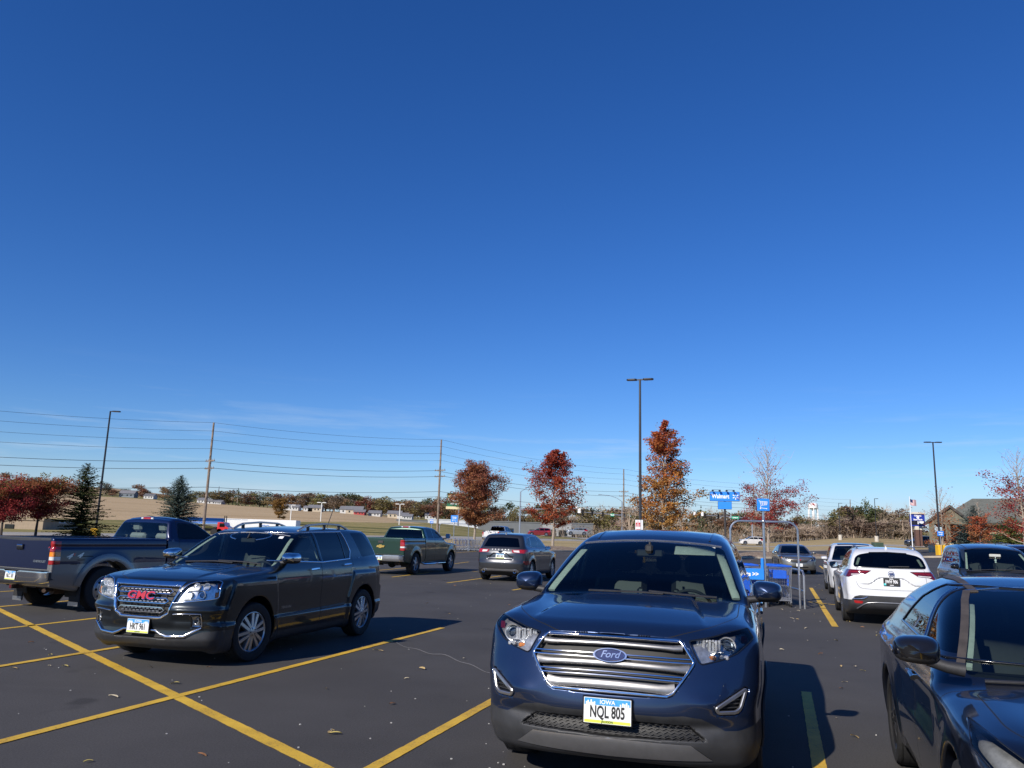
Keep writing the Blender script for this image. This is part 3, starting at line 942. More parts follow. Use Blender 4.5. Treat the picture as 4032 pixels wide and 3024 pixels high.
def blue_crossover():
 P = paint('dark blue car paint', (0.009, 0.024, 0.070), metal=0.6, rough=0.30, dust=.02)
 W = .95
 hull = dict(W=W,
  top=[(1.02, .60), (.95, .80), (.88, .985), (.80, 1.04), (.60, 1.085), (.2, 1.135), (-.25, 1.165), (-.42, 1.185), (-.62, 1.30), (-1.30, 1.615), (-1.50, 1.672), (-1.85, 1.715), (-2.3, 1.725), (-2.9, 1.69), (-3.35, 1.61), (-3.5, 1.50), (-3.72, 1.15), (-3.9, .9)],
  crown=[(1.0, .05), (.8, .05), (.2, .06), (-.35, .05), (-.6, .07), (-1.3, .09), (-2, .085), (-3.3, .08), (-3.9, .08)],
  plan=[(1.02, .80), (.9, .86), (.7, .915), (.45, .945), (0, .955), (-1, .95), (-2, .95), (-2.9, .955), (-3.3, .94), (-3.6, .90), (-3.9, .84)],
  sect=[(.15, .10), (.25, .05), (.38, .022), (.55, .02), (.72, .0), (.88, .0), (1.0, .012), (1.08, .04), (1.16, .085), (1.3, .135), (1.45, .19), (1.6, .26), (1.72, .34), (1.8, .40)],
  front=[(.15, .80), (.26, .90), (.38, .945), (.46, .945), (.56, .965), (.66, .955), (.85, .895), (.97, .85), (1.04, .80), (1.3, .5), (1.8, .0)],
  rear=[(.15, -3.6), (.3, -3.74), (.5, -3.81), (.8, -3.80), (1.05, -3.74), (1.3, -3.60), (1.55, -3.42), (1.8, -3.2)],
  bot=[(1.0, .30), (.85, .22), (.5, .19), (-3.2, .20), (-3.6, .28), (-3.9, .36)],
  bowf=.30, pf=2.9, bowr=.16, kt=.085, kf=.09, kr=.10)
 wh = [(0, .36, .36, .815, .245), (-2.849, .36, .36, .815, .245)]
 def extra(f, x, ay, z):
  # hood: raised centre with soft shoulder creases, V-shaped towards the nose
  on = sstep(-.45, -.3, x) * sstep(.75, .25, x) * sstep(1.0, 1.06, z)
  edge = .43 + .16 * (x + .35)
  f = f - .016 * on * sstep(edge + .035, edge - .02, ay)
  f = f - .020 * sstep(-.45, -.3, x) * sstep(.85, .3, x) * sstep(1.0, 1.05, z) * np.exp(-((ay - .76) / .10) ** 2)
  # body side: waist crease and door hollow
  f = f + .014 * np.exp(-((z - .66) / .10) ** 2) * sstep(-.35, -.7, x) * sstep(-2.6, -2.2, x) * sstep(.7, .85, ay)
  # lower fascia: bumper shelf and shoulder wings beside the grille
  f = f + .022 * np.exp(-((z - .47) / .035) ** 2) * sstep(.55, .75, x) * sstep(.80, .6, ay)
  f = f - .018 * np.exp(-((z - .62) / .05) ** 2) * sstep(.6, .8, x) * np.exp(-((ay - .62) / .12) ** 2)
  return f
 c = Car('blue_crossover', [hull], wh, arch=.405, archw=.58, h=.017, flare=.016, extra=extra, lo=(-3.95, .12), hi=(1.12, 1.06, 1.85))
 grille = [(0, .995), (.44, .983), (.475, .945), (.535, .855), (.50, .80), (.405, .672), (.37, .655), (0, .645)]
 isf = lambda x, ay, z: sstep(.45, .55, x)
 gfull = [(-p[0], p[1]) for p in grille[::-1]] + grille
 c.recess('x', grille[:] + [(-.1, .645), (-.1, .995)], .045, isf, .016)
 fog = rounded([(.655, .60), (.845, .715), (.862, .70), (.825, .585), (.79, .558), (.675, .558)], .02)
 c.recess('x', fog, .035, isf, .016)
 low = [(-.1, .49), (.50, .475), (.60, .40), (-.1, .385)]
 c.recess('x', low, .03, isf, .014)
 lamp = rounded([(.50, .985), (.62, 1.005), (.76, 1.04), (.865, 1.06), (.905, 1.0), (.80, .915), (.70, .875), (.585, .848), (.565, .86)], .015)
 c.mesh()
 fc = lambda x, y, z: x > .2
 c.cut('grille', [(-.01, .995)] + grille[1:-1] + [(-.01, .645)], 'f', fc)
 c.cut('lamp', lamp, 'f', fc)
 c.cut('fogframe', fog, 'f', fc, mind=-.5)
 c.cut('foglight', inset(fog, .022), 'f', fc, src=('fogframe',), mind=-.5)
 # cladding along the bumper and sills
 clad = [(-.01, .535), (.36, .535), (.47, .545), (.58, .53), (.72, .455), (.80, .455), (.99, .50), (.99, .1), (-.01, .1)]
 c.cut('clad', clad, 'f', fc, mind=-.3)
 c.cut('lowgrille', [(-.01, .492)] + low[1:3] + [(-.01, .385)], 'f', fc, src=('clad',), mind=-1)
 c.cut('lip', rounded([(-.01, .378), (.51, .372), (.64, .275), (-.01, .262)], .004), 'f', fc, src=('clad',), mind=-.3)
 c.cut('sidew', rounded([(-.78, 1.175), (-1.02, 1.30), (-1.42, 1.50), (-1.60, 1.555), (-1.83, 1.585), (-1.86, 1.15)], [.03, .05, .06, .06, .03, .03]), 's', mind=.05)
 c.cut('sidewr', rounded([(-1.93, 1.15), (-1.90, 1.59), (-2.45, 1.59), (-2.80, 1.57), (-2.86, 1.17)], .03), 's', mind=.05)
 c.cut('sidewq', rounded([(-2.93, 1.19), (-2.88, 1.55), (-3.05, 1.54), (-3.25, 1.46), (-3.38, 1.27)], .04), 's', mind=.05)
 c.cut('wind', rounded([(-.01, 1.14), (-.01, 1.605), (.60, 1.572), (.655, 1.545), (.80, 1.215), (.81, 1.165), (.74, 1.155)], .03), 'f', lambda x, y, z: (x < -.3) & (x > -1.55), mind=.1)
 c.cut('rearw', [(-.01, 1.18), (-.01, 1.57), (.52, 1.55), (.66, 1.2)], 'r', lambda x, y, z: x < -3.2)
 c.cut('hood', rounded([(-.43, -.01), (-.40, .45), (-.33, .80), (.35, .80), (.66, .60), (.815, .36), (.835, -.01)], [0, .05, .05, .2, .1, .1, 0]), 't', lambda x, y, z: z > .95, gap=.006, mind=.25)
 c.cut('doorf', [(-.62, .36), (-.58, 1.0), (-.68, 1.16), (-.90, 1.255), (-1.42, 1.525), (-1.62, 1.585), (-1.88, 1.61), (-1.90, .36)], 's', gap=.006)
 c.cut('doorr', [(-1.905, .36), (-1.885, 1.61), (-2.5, 1.615), (-2.85, 1.59), (-2.90, 1.15), (-2.62, .80), (-2.45, .5), (-2.42, .36)], 's', gap=.006)
 c.cut('clad', [(-.38, .16), (-.38, .37), (-2.48, .37), (-2.48, .16)], 's', src=('body', 'doorf', 'doorr', 'seam'))
 b = c.part('body', ['body', 'seam'], [P, M['seam']])
 c.part('hood', ['hood'], [P])
 for sd in (1, -1):
  d1 = c.part('door', ['doorf'], [P], side=sd); d2 = c.part('door', ['doorr'], [P], side=sd)
  c.part('window', ['sidew'], [M['glass_mid']], side=sd, parent=d1)
  c.part('window', ['sidewr'], [M['glass_dark']], side=sd, parent=d2)
  c.part('quarter_window', ['sidewq'], [M['glass_dark']], side=sd)
  for dd, hx in ((d1, -1.72), (d2, -2.68)):
   mb = MB(); c.bar(mb, 's' if sd > 0 else 'n', [(hx + .12, .99), (hx - .10, 1.0)], [.03, .03], .025, .022, step=.06)
   mb.build('handle', [P], dd)
  mb = MB(); c.bar(mb, 's' if sd > 0 else 'n', [(-.74, 1.165), (-1.9, 1.14), (-2.9, 1.165), (-3.40, 1.25)], [.02] * 4, .012, .004, step=.1)
  mb.build('window_trim', [M['gloss_black']], c.root)
  # head lamp: housing, lens, projector
  hl = c.part('headlight', ['lamp'], [M['housing_light']], side=sd, push=-.04)
  c.part('lens', ['lamp'], [M['lens']], side=sd, parent=hl, push=.001)
  mb = MB()
  X, nn = c.surf('f', [(sd * .735, .955), (sd * .635, .945), (sd * .645, .885)])
  for q, r, mm in ((0, .052, 0), (1, .040, 0)):
   p = X[q] - np.array([.05, 0, 0])
   T = Matrix.Translation(p) @ Matrix.Rotation(PI / 2, 4, 'Y')
   mb.lathe([(r * .45, -.04), (r * .8, -.01), (r, .02), (r * 1.12, .022), (r * 1.12, .0)], 24, 0, T)
   if q == 0: mb.sphere(p + np.array([.0, 0, 0]), (.022, r * .74, r * .74), 16, 1)
  # chrome reflector blade with flutes
  for k in range(8):
   mb.box(X[1] + np.array([-.035 - .012 * (k % 2), sd * (-.085 + .02 * k), .012]), (.012, .018, .075), 0, bev=.004)
  mb.box(X[2] + np.array([-.045, -sd * .01, -.004]), (.015, .075, .03), 2, bev=.008); mb.box(X[2] + np.array([-.045, sd * .075, .004]), (.015, .06, .03), 0, bev=.008)
  mb.box(X[2] + np.array([-.06, sd * .0, .032]), (.02, .15, .012), 0, bev=.004)
  X2, _ = c.surf('f', [(sd * .86, 1.0), (sd * .84, .965)])
  mb.box(X2[0] + np.array([-.02, -sd * .015, -.01]), (.05, .012, .05), 3, rz=-sd * .9, bev=.004)
  mb.build('projector', [M['reflector'], M['bulb'], M['amber_dim'], M['red_dark']], hl)
  mb = MB(); c.bar(mb, 'f', [(sd * p[0], p[1]) for p in lamp], .010, .008, .001, 0, closed=True, step=.02)
  mb.build('lamp_trim', [M['gloss_black']], hl)
  fg = c.part('fog_light', ['foglight'], [M['mesh']], side=sd)
  mb = MB()
  for k in range(4): c.bar(mb, 'f', [(sd * (.68 + .012 * k), .575 + .022 * k), (sd * (.80 + .008 * k), .575 + .022 * k)], .008, .012, .012, rec=True)
  c.bar(mb, 'f', [(sd * p[0], p[1]) for p in inset(fog, .012)], .024, .02, .0, 1, closed=True, step=.02)
  mb.build('fog_surround', [M['plastic'], M['satin']], fg)
  c.mirror(-.72, .955 - .12, 1.235, .23, .18, .15, sd, P, M['plastic'], arm=.06, zarm=1.17)
  mr = MB(); c.bar(mr, 's' if sd > 0 else 'n', [(.0 + .41 * math.cos(t), .36 + .41 * math.sin(t)) for t in np.linspace(-.15, PI + .1, 22)], .045, .02, .004, step=.1)
  c.bar(mr, 's' if sd > 0 else 'n', [(-2.849 + .41 * math.cos(t), .36 + .41 * math.sin(t)) for t in np.linspace(-.1, PI + .15, 22)], .045, .02, .004, step=.1)
  mr.build('arch_trim', [M['plastic']], c.root)
 c.part('bumper_cladding', ['clad', 'fogframe'], [M['plastic_grey'], P])
 lg = c.part('lower_grille', ['lowgrille'], [M['mesh']])
 mb = MB()
 for r in range(6):
  zz = .398 + .016 * r
  yl = .60 - (zz - .385) * 1.0
  k = int(yl * 2 / .045)
  pts = [(-yl + i * .0225, zz + (.005 if (i + r) % 2 else -.005)) for i in range(int(yl * 2 / .0225) + 1)]
  c.bar(mb, 'f', pts, .005, .01, .006, step=.05, rec=True, n=4)
 mb.build('honeycomb', [M['plastic']], lg)
 c.part('bumper_lip', ['lip'], [M['satin']], push=.006)
 gr = c.part('grille', ['grille'], [M['mesh']])
 # three wide satin bars with chrome lines, and the chrome frame
 mb = MB()
 fr = [(-p[0], p[1]) for p in grille[1:-1]][::-1]
 c.bar(mb, 'f', rounded(grille[1:-1] + [(-p[0], p[1]) for p in grille[1:-1][::-1]], .02), .018, .022, .004, 1, closed=True, step=.03)
 def hw(zz):  # half width of the opening at a height
  z_ = [p[1] for p in grille[1:-1]][::-1]; y_ = [p[0] for p in grille[1:-1]][::-1]
  return float(np.interp(zz, z_, y_))
 for (zc, wd) in ((.950, .034), (.828, .044), (.703, .056)):
  n = 17; pts = []; wl = []
  for i in range(n):
   u = -1 + 2 * i / (n - 1); y_ = u * (hw(zc) - .008)
   pts.append((y_, zc - .012 * u * u + (.006 if abs(u) > .9 else 0))); wl.append(wd * (1 + .35 * max(0, abs(u) - .75) / .25))
  c.bar(mb, 'f', pts, wl, .030, -.012, 0, step=.2, rec=False)
 for (zc, dy) in ((.980, .01), (.882, .006), (.858, .006), (.775, .006), (.752, .006), (.662, .01)):
  w_ = hw(zc) - dy
  c.bar(mb, 'f', [(-w_, zc - .008), (-w_ * .5, zc - .002), (0, zc), (w_ * .5, zc - .002), (w_, zc - .008)], .010, .02, .006, 1, step=.06)
 mb.build('grille_bars', [M['grille_satin'], M['chrome'], M['plastic']], gr, sharp=60)
 # oval badge
 mb = MB()
 X, nn = c.surf('f', [(0, .872)]); p = Vector(X[0]) + Vector(nn[0]) * .012
 T = Matrix.Translation(p) @ Matrix.Rotation(PI / 2, 4, 'Z') @ Matrix.Rotation(PI / 2 - .30, 4, 'X')
 a_, b_ = .112, .044
 for (k_, z0, z1, mm) in ((1.0, 0, .012, 1), (.90, .0125, .0135, 0)):
  mb.prism([(a_ * k_ * math.cos(t), b_ * k_ * math.sin(t)) for t in np.linspace(0, 2 * PI, 41)[:-1]], z0, z1, mm, T)
 ring = [(a_ * .84 * math.cos(t), b_ * .80 * math.sin(t), .0145) for t in np.linspace(0, 2 * PI, 41)[:-1]]
 mb.tube(ring, .0016, 6, 1, T, closed=True)
 V, F = text_mesh('Ford', .062, 0.001, 1.05, shear=.35, bold=.0008)
 mb.add([(v[0], v[1] + .002, v[2] + .0155) for v in V], F, 1, T)
 mb.build('emblem', [M['emblem_blue'], M['chrome']], gr, sharp=30)
 pl = c.plate('f', .985, .545, .06, 'NQL 805', 'JACKSON', frame=M['gloss_black'])
 ws = c.part('windshield', ['wind'], [M['glass']])
 c.part('rear_window', ['rearw'], [M['glass_dark']])
 mb = MB(); c.bar(mb, 'f', [(-.63, 1.575), (-.5, 1.592), (-.25, 1.610), (0, 1.616), (.25, 1.610), (.5, 1.592), (.63, 1.575)], .018, .01, .004, step=.05)
 mb.build('windshield_trim', [M['satin']], c.root)
 for pts in ([(-.42, 1.185), (0, 1.19), (.20, 1.185)], [(.08, 1.20), (.35, 1.185), (.62, 1.175)]): c.wiper('f', pts, lift=.012, parent=ws)
 # roof ribs and antenna fin
 mb = MB()
 for sd in (-1, 1): c.bar(mb, 't', [(-1.40, sd * .52), (-2.2, sd * .535), (-3.2, sd * .52)], .02, .012, .001, step=.08)
 mb.build('roof_rail', [M['gloss_black']], c.root)
 mb = MB(); X, nn = c.surf('t', [(-3.0, 0.12)])
 mb.add([(X[0][0] + .09, X[0][1], X[0][2] - .004), (X[0][0] - .09, X[0][1] + .025, X[0][2] - .01), (X[0][0] - .09, X[0][1] - .025, X[0][2] - .01), (X[0][0] - .075, X[0][1], X[0][2] + .065)], [(0, 3, 1), (0, 2, 3), (1, 3, 2)])
 mb.build('antenna', [P], c.root)
 # interior
 T, L = c.soup(['body', 'seam', 'doorf', 'doorr', 'hood']); m = (T[:, :, 2].min(1) > .95) & (T[:, :, 0].max(1) < -.35)
 Pv, F, ok = weld(T[m]); g = c.grad(Pv); n_ = g / (np.linalg.norm(g, axis=1)[:, None] + 1e-9)
 link_mesh('headliner', np_mesh('headliner', Pv - .018 * n_, F, [M['headliner']], normals=-n_), c.root)
 for y_ in (-.38, .38): c.seat(-1.50, y_, .62, M['cloth_dark'])
 for y_ in (-.42, 0, .42): c.seat(-2.35, y_, .66, M['cloth_dark'], w=.44, hb=.56)
 c.dash(-.42, -.95, .78, .6, 1.10)
 c.steering(-1.02, .37, 1.03)
 for sd in (1, -1):     # pale trim inside the windscreen pillars and door posts
  mb = MB()
  c.bar(mb, 'f', [(sd * .775, 1.20), (sd * .70, 1.37), (sd * .625, 1.535)], .07, .02, -.03, step=.06)
  mb.build('pillar_trim', [M['headliner']], c.root)
  mb = MB()
  c.bar(mb, 's' if sd > 0 else 'n', [(-1.96, 1.0), (-1.90, 1.3), (-1.80, 1.56)], .09, .03, -.03, step=.08)
  mb.build('pillar_trim', [M['headliner']], c.root)
 mb = MB(); mb.box((-1.14, 0, 1.50), (.03, .24, .065), 0, bev=.012); mb.cyl((-1.12, 0, 1.53), (-1.16, 0, 1.60), .012); mb.box((-1.10, .0, 1.545), (.06, .07, .07), 0, bev=.015)
 mb.box((-1.156, 0, 1.50), (.004, .225, .052), 1)
 mb.build('rear_view_mirror', [M['dash'], M['mirror_glass']], c.root)
 mb = MB(); mb.box((-1.20, .40, 1.535), (.16, .36, .012), 0, bev=.005, T=Matrix.Translation((-1.20, .40, 1.535)) @ Matrix.Rotation(.45, 4, 'Y') @ Matrix.Translation((1.20, -.40, -1.535)))
 mb.build('sun_visor', [M['headliner']], c.root)
 mb = MB(); c.well(mb); mb.box((-1.4, 0, .45), (4.2, 1.4, .03)); mb.build('underbody', [M['dark']], c.root)
 for i in (0, 1):
  for sd in (1, -1): c.wheel(i, sd, 'split', 5, .245, turn=0)
 return c
def grey_suv():
 P = paint('dark slate car paint', (0.006, 0.0105, 0.015), metal=0.5, rough=0.3, dust=.01)
 W = .925
 hull = dict(W=W,
  top=[(1.05, .70), (.93, .86), (.88, .95), (.82, 1.0), (.6, 1.035), (.2, 1.075), (-.2, 1.105), (-.36, 1.12), (-.52, 1.19), (-1.15, 1.545), (-1.3, 1.595), (-1.6, 1.63), (-2.2, 1.655), (-2.9, 1.645), (-3.25, 1.625), (-3.4, 1.55), (-3.62, 1.15), (-3.8, .9)],
  crown=[(1.0, .03), (.5, .03), (-.35, .035), (-.6, .05), (-1.3, .06), (-2, .06), (-3.3, .06), (-3.9, .06)],
  plan=[(1.05, .83), (.85, .87), (.6, .905), (.3, .92), (-.5, .915), (-2.4, .915), (-2.9, .915), (-3.3, .90), (-3.6, .87), (-3.8, .82)],
  sect=[(.15, .09), (.25, .04), (.42, .012), (.48, .005), (.52, .02), (.7, .012), (.9, .0), (1.05, .01), (1.13, .035), (1.2, .07), (1.35, .12), (1.5, .18), (1.6, .235), (1.68, .30), (1.75, .38)],
  front=[(.12, .68), (.20, .80), (.27, .89), (.34, .925), (.45, .915), (.52, .935), (.62, .94), (.9, .89), (1.0, .83), (1.1, .6), (1.7, 0)],
  rear=[(.15, -3.5), (.35, -3.66), (.55, -3.70), (.72, -3.70), (.80, -3.62), (1.05, -3.58), (1.2, -3.53), (1.5, -3.36), (1.62, -3.28), (1.75, -3.2)],
  bot=[(1.0, .26), (.85, .20), (.5, .18), (-3.1, .2), (-3.5, .3), (-3.8, .38)],
  bowf=.26, pf=3.2, bowr=.12, kt=.075, kf=.07, kr=.07)
 wh = [(0, .355, .355, .80, .235), (-2.857, .355, .355, .80, .235)]
 def extra(f, x, ay, z):
  # squared-off wheel arches standing proud of the doors
  for (xw, a, b) in ((0, -.52, .60), (-2.857, -.50, .50)):
   box = poly_sd(x - xw + 0 * z, z + 0 * x, [(a, .1), (a + .03, .62), (a + .13, .98), (b - .14, .98), (b - .02, .62), (b, .1)])
   f = f - .026 * sstep(.035, -.02, box) * sstep(.6, .75, ay)
  # hood: raised centre panel
  on = sstep(-.4, -.3, x) * sstep(.78, .45, x) * sstep(.9, 1.0, z)
  f = f - .014 * on * sstep(.50 + .10 * 0, .44, ay - .06 * (x + .3))
  f = f - .016 * sstep(.08, .0, x) * sstep(-.4, -.34, x) * sstep(.36, .30, ay) * sstep(.95, 1.05, z)
  # bumper brow
  f = f - .02 * np.exp(-((z - .66) / .03) ** 2) * sstep(.5, .7, x) * sstep(.36, .5, ay)
  f = f + .018 * np.exp(-((z - .54) / .05) ** 2) * sstep(.45, .65, x) * sstep(.36, .48, ay)
  return f
 c = Car('grey_suv', [hull], wh, arch=.425, archw=.56, h=.019, extra=extra, lo=(-3.85, .10), hi=(1.12, 1.05, 1.78))
 isf = lambda x, ay, z: sstep(.4, .5, x)
 grille = [(0, .965), (.50, .972), (.475, .925), (.435, .80), (.385, .62), (.29, .556), (0, .548)]
 opening = [(-.1, .915), (.452, .915), (.415, .80), (.36, .63), (.275, .585), (-.1, .578)]
 c.recess('x', opening, .05, isf, .016)
 lamp = rounded([(.405, .735), (.455, .85), (.535, .955), (.60, .98), (.80, 1.0), (.86, .985), (.875, .80), (.80, .785)], .03)
 slot = [(-.1, .435), (.20, .43), (.30, .385), (.36, .34), (-.1, .345)]
 c.recess('x', slot, .04, isf, .016)
 foglamp = rounded([(.645, .475), (.64, .595), (.72, .605), (.735, .47)], .012)
 c.recess('x', foglamp, .03, isf, .014)
 c.mesh()
 fc = lambda x, y, z: x > .2
 c.cut('chromeface', [(-.01, .968)] + grille[1:-1] + [(-.01, .546)], 'f', fc, mind=-.2)
 c.cut('grille', [(-.01, .915)] + opening[1:-1] + [(-.01, .578)], 'f', fc, src=('chromeface',), mind=-1)
 c.cut('lamp', lamp, 'f', lambda x, y, z: x > .1)
 c.cut('fog', foglamp, 'f', fc, mind=-.5)
 c.cut('slot', [(-.01, .437), (.205, .432), (.30, .387), (.365, .338), (-.01, .343)], 'f', fc, mind=-1)
 c.cut('low', [(-.01, .345), (.37, .34), (.60, .36), (.75, .42), (.99, .44), (.99, .05), (-.01, .05)], 'f', lambda x, y, z: x > .45, mind=-.3)
 c.cut('wind', rounded([(-.01, 1.10), (-.01, 1.56), (.62, 1.545), (.68, 1.51), (.80, 1.19), (.80, 1.13), (.7, 1.11)], .03), 'f', lambda x, y, z: (x < -.3) & (x > -1.4), mind=.1)
 c.cut('rearw', [(-.01, 1.2), (-.01, 1.58), (.62, 1.56), (.70, 1.2)], 'r', lambda x, y, z: x < -3.1)
 w1 = rounded([(-.56, 1.205), (-.86, 1.385), (-1.20, 1.545), (-1.50, 1.558), (-1.565, 1.17)], [.02, .05, .08, .02, .02])
 w2 = rounded([(-1.62, 1.168), (-1.56, 1.56), (-2.38, 1.575), (-2.49, 1.30), (-2.42, 1.195)], [.02, .02, .05, .05, .05])
 c.cut('w1', w1, 's', mind=.05); c.cut('w2', w2, 's', mind=.05)
 c.cut('w3', rounded([(-2.665, 1.575), (-3.06, 1.58), (-3.36, 1.26), (-3.34, 1.235), (-2.86, 1.205)], .03), 's', mind=.05)
 c.cut('tail', [(-3.44, .95), (-3.46, 1.22), (-3.9, 1.22), (-3.9, .92)], 's', mind=.02)
 c.cut('hood', rounded([(-.40, -.01), (-.36, .5), (-.25, .80), (.40, .78), (.70, .55), (.845, .3), (.86, -.01)], [0, .05, .05, .12, .1, .1, 0]), 't', lambda x, y, z: z > .9, gap=.006, mind=.25)
 c.cut('doorf', [(-.43, .33), (-.42, 1.10), (-.50, 1.20), (-.82, 1.40), (-1.20, 1.575), (-1.53, 1.59), (-1.58, .33)], 's', gap=.006)
 c.cut('doorr', [(-1.585, .33), (-1.535, 1.59), (-2.42, 1.605), (-2.52, 1.32), (-2.50, 1.1), (-2.36, .95), (-2.30, .33)], 's', gap=.006)
 c.cut('sill', [(.45, .08), (.45, .31), (-2.4, .30), (-2.4, .08)], 's', src=('body', 'seam'))
 c.part('body', ['body', 'seam'], [P, M['seam']])
 c.part('hood', ['hood'], [P]); c.part('sill', ['sill'], [M['plastic']])
 c.part('bumper', ['low'], [M['plastic_grey']])
 c.part('air_slot', ['slot'], [M['mesh']])
 fr = c.part('grille_frame', ['chromeface'], [M['chrome']], push=.008)
 gr = c.part('grille', ['grille'], [M['mesh']])
 mb = MB()
 for zz, w_ in ((.862, .395), (.757, .365), (.655, .325)):
  hx = [(-w_ + .04, zz - .028), (w_ - .04, zz - .028), (w_, zz), (w_ - .04, zz + .028), (-w_ + .04, zz + .028), (-w_, zz)]
  c.bar(mb, 'f', hx, .013, .022, .004, 0, closed=True)
  for r in range(2):
   for k in range(int(w_ * 2 / .055)):
    y0 = -w_ + .045 + k * .055 + (r % 2) * .027
    if abs(y0 + .02) < w_ - .045: c.bar(mb, 'f', [(y0, zz - .012 + .024 * r), (y0 + .036, zz - .012 + .024 * r)], .010, .014, -.004, 1)
 for q in range(7):
  y0 = -.30 + .1 * q; c.bar(mb, 'f', [(y0, .90), (y0 * .9, .60)], .008, .01, -.035, 2)
 mb.build('grille_bars', [M['chrome'], M['satin'], M['plastic']], gr)
 mb = MB(); c.letters(mb, 'f', 'GMC', (-.015, .80), .118, .034, 1.46, bold=.0028, spacing=1.0)
 V2 = MB(); c.letters(V2, 'f', 'GMC', (-.015, .80), .118, .028, 1.46, bold=.007, spacing=1.0)
 mb.add(V2.V, V2.F, 1); mb.build('lettering', [M['emblem_red'], M['chrome']], gr, smooth=False)
 for sd in (1, -1):
  lampset(c, sd, 'lamp', lamp, house='reflector', bowls=((.70, .83, .05, 1), (.57, .83, .042, 0), (.63, .925, .04, 0), (.73, .925, .04, 0)),
    extra=((.845, .82, .05, .09, 2), (.845, .93, .05, .06, 3), (.60, .88, .14, .010, 4), (.64, .775, .25, .02, 0)), trim='chrome', trimw=.014)
  lampset(c, sd, 'fog', foglamp, 'fog_light', house='reflector', push=-.02, bowls=((.68, .54, .03, 1),), trim='gloss_black')
  bars(c, 'bumper_trim', [M['chrome']], [('f', [(sd * .44, .615), (sd * .60, .625), (sd * .74, .625), (sd * .75, .48)], .014, .016, .004), ('f', [(sd * .10, .425), (sd * .22, .423), (sd * .30, .385), (sd * .37, .362), (sd * .58, .372), (sd * .70, .44), (sd * .745, .47)], [.022, .024, .03, .036, .036, .032, .02], .03, .008)])
  d1 = c.part('door', ['doorf'], [P], side=sd); d2 = c.part('door', ['doorr'], [P], side=sd)
  c.part('window', ['w1'], [M['glass_mid']], side=sd, parent=d1); c.part('window', ['w2'], [M['glass_dark']], side=sd, parent=d2)
  c.part('quarter_window', ['w3'], [M['glass_dark']], side=sd)
  c.part('tail_light', ['tail'], [M['red']], side=sd)
  handle(c, sd, -1.32, 1.065, M['chrome'], d1); handle(c, sd, -2.27, 1.10, M['chrome'], d2)
  out = [(-.53, 1.195), (-.85, 1.395), (-1.19, 1.56), (-1.55, 1.575), (-2.39, 1.59), (-2.505, 1.30), (-2.43, 1.185), (-1.6, 1.155), (-.53, 1.195)]
  bars(c, 'window_trim', [M['chrome']], [(S(sd), out, .020, .012, .003)])
  bars(c, 'window_post', [M['gloss_black']], [(S(sd), [(-1.59, 1.16), (-1.535, 1.57)], .075, .012, .001)]); bars(c, 'window_post', [M['gloss_black']], [(S(sd), [(-2.31, 1.19), (-2.26, 1.575)], .022, .01, .002)])
  bars(c, 'door_trim', [M['plastic_grey']], [(S(sd), [(-.43, .495), (-1.57, .512)], .035, .012, .004), (S(sd), [(-1.6, .513), (-2.27, .525)], .035, .012, .004)])
  c.mirror(-.70, .79, 1.235, .23, .16, .19, sd, M['chrome'], M['plastic'], arm=.05, zarm=1.165)
  # roof rail standing on feet
  mb = MB()
  X, nn = c.surf('t', [(-1.40, sd * .55), (-1.52, sd * .555), (-1.65, sd * .56), (-2.1, sd * .565), (-2.55, sd * .56), (-2.70, sd * .555), (-2.84, sd * .55)])
  hts = [.0, .035, .062, .07, .062, .035, .0]
  mb.strip([X[i] + np.array([0, 0, hts[i]]) for i in range(7)], [(0, 0, 1)] * 7, .04, .03, 0)
  for i in (2, 3, 4): mb.box(X[i] + np.array([0, 0, hts[i] / 2]), (.05, .025, hts[i] + .02), 1)
  mb.build('roof_rail', [M['satin'], M['plastic']], c.root)
  mb = MB(); c.letters(mb, S(sd), 'TERRAIN', (-.70, .60), .045, .004, 1.3, flip=-1 if sd > 0 else 1)
  mb.build('lettering', [M['satin']], d1, smooth=False)
  mb = MB(); c.letters(mb, S(sd), 'SLT', (-2.74, 1.20), .04, .004, 1.1, flip=-1 if sd > 0 else 1)
  mb.build('lettering', [M['satin']], c.root, smooth=False)
  mb = MB()
  c.bar(mb, 'f', [(sd * .77, 1.15), (sd * .71, 1.33), (sd * .64, 1.50)], .05, .02, -.03, step=.06)
  c.bar(mb, S(sd), [(-1.62, 1.0), (-1.57, 1.3), (-1.50, 1.54)], .09, .03, -.03, step=.08)
  mb.build('pillar_trim', [M['headliner']], c.root)
 c.plate('f', .955, .465, .02, 'HKT 961', 'CLINTON', frame=M['gloss_black'])
 ws = c.part('windshield', ['wind'], [M['glass']]); c.part('rear_window', ['rearw'], [M['glass_dark']])
 bars(c, 'windshield_trim', [M['satin']], [('f', [(-.60, 1.515), (-.45, 1.53), (-.2, 1.545), (0, 1.55), (.2, 1.545), (.45, 1.53), (.60, 1.515)], .014, .01, .003)])
 c.wiper('f', [(-.55, 1.135), (-.1, 1.155), (.20, 1.145)], .012, ws); c.wiper('f', [(-.05, 1.165), (.35, 1.16), (.62, 1.14)], .012, ws)
 mb = MB(); X, nn = c.surf('f', [(.50, 1.49)]); p = Vector(X[0]) + Vector(nn[0]) * .004
 mb.box(p, (.002, .07, .05), 0, T=Matrix.Translation(p) @ Matrix.Rotation(-.95, 4, 'Y') @ Matrix.Translation(-p)); mb.build('sticker', [M['white']], ws, smooth=False)
 mb = MB(); X, nn = c.surf('t', [(-3.15, .0)]); mb.tube([X[0], X[0] + np.array([-.09, 0, .16]), X[0] + np.array([-.20, 0, .36])], .006, 6); mb.build('antenna', [M['plastic']], c.root)
 liner(c, ['body', 'seam', 'doorf', 'doorr'], M['headliner'], .95, -.4)
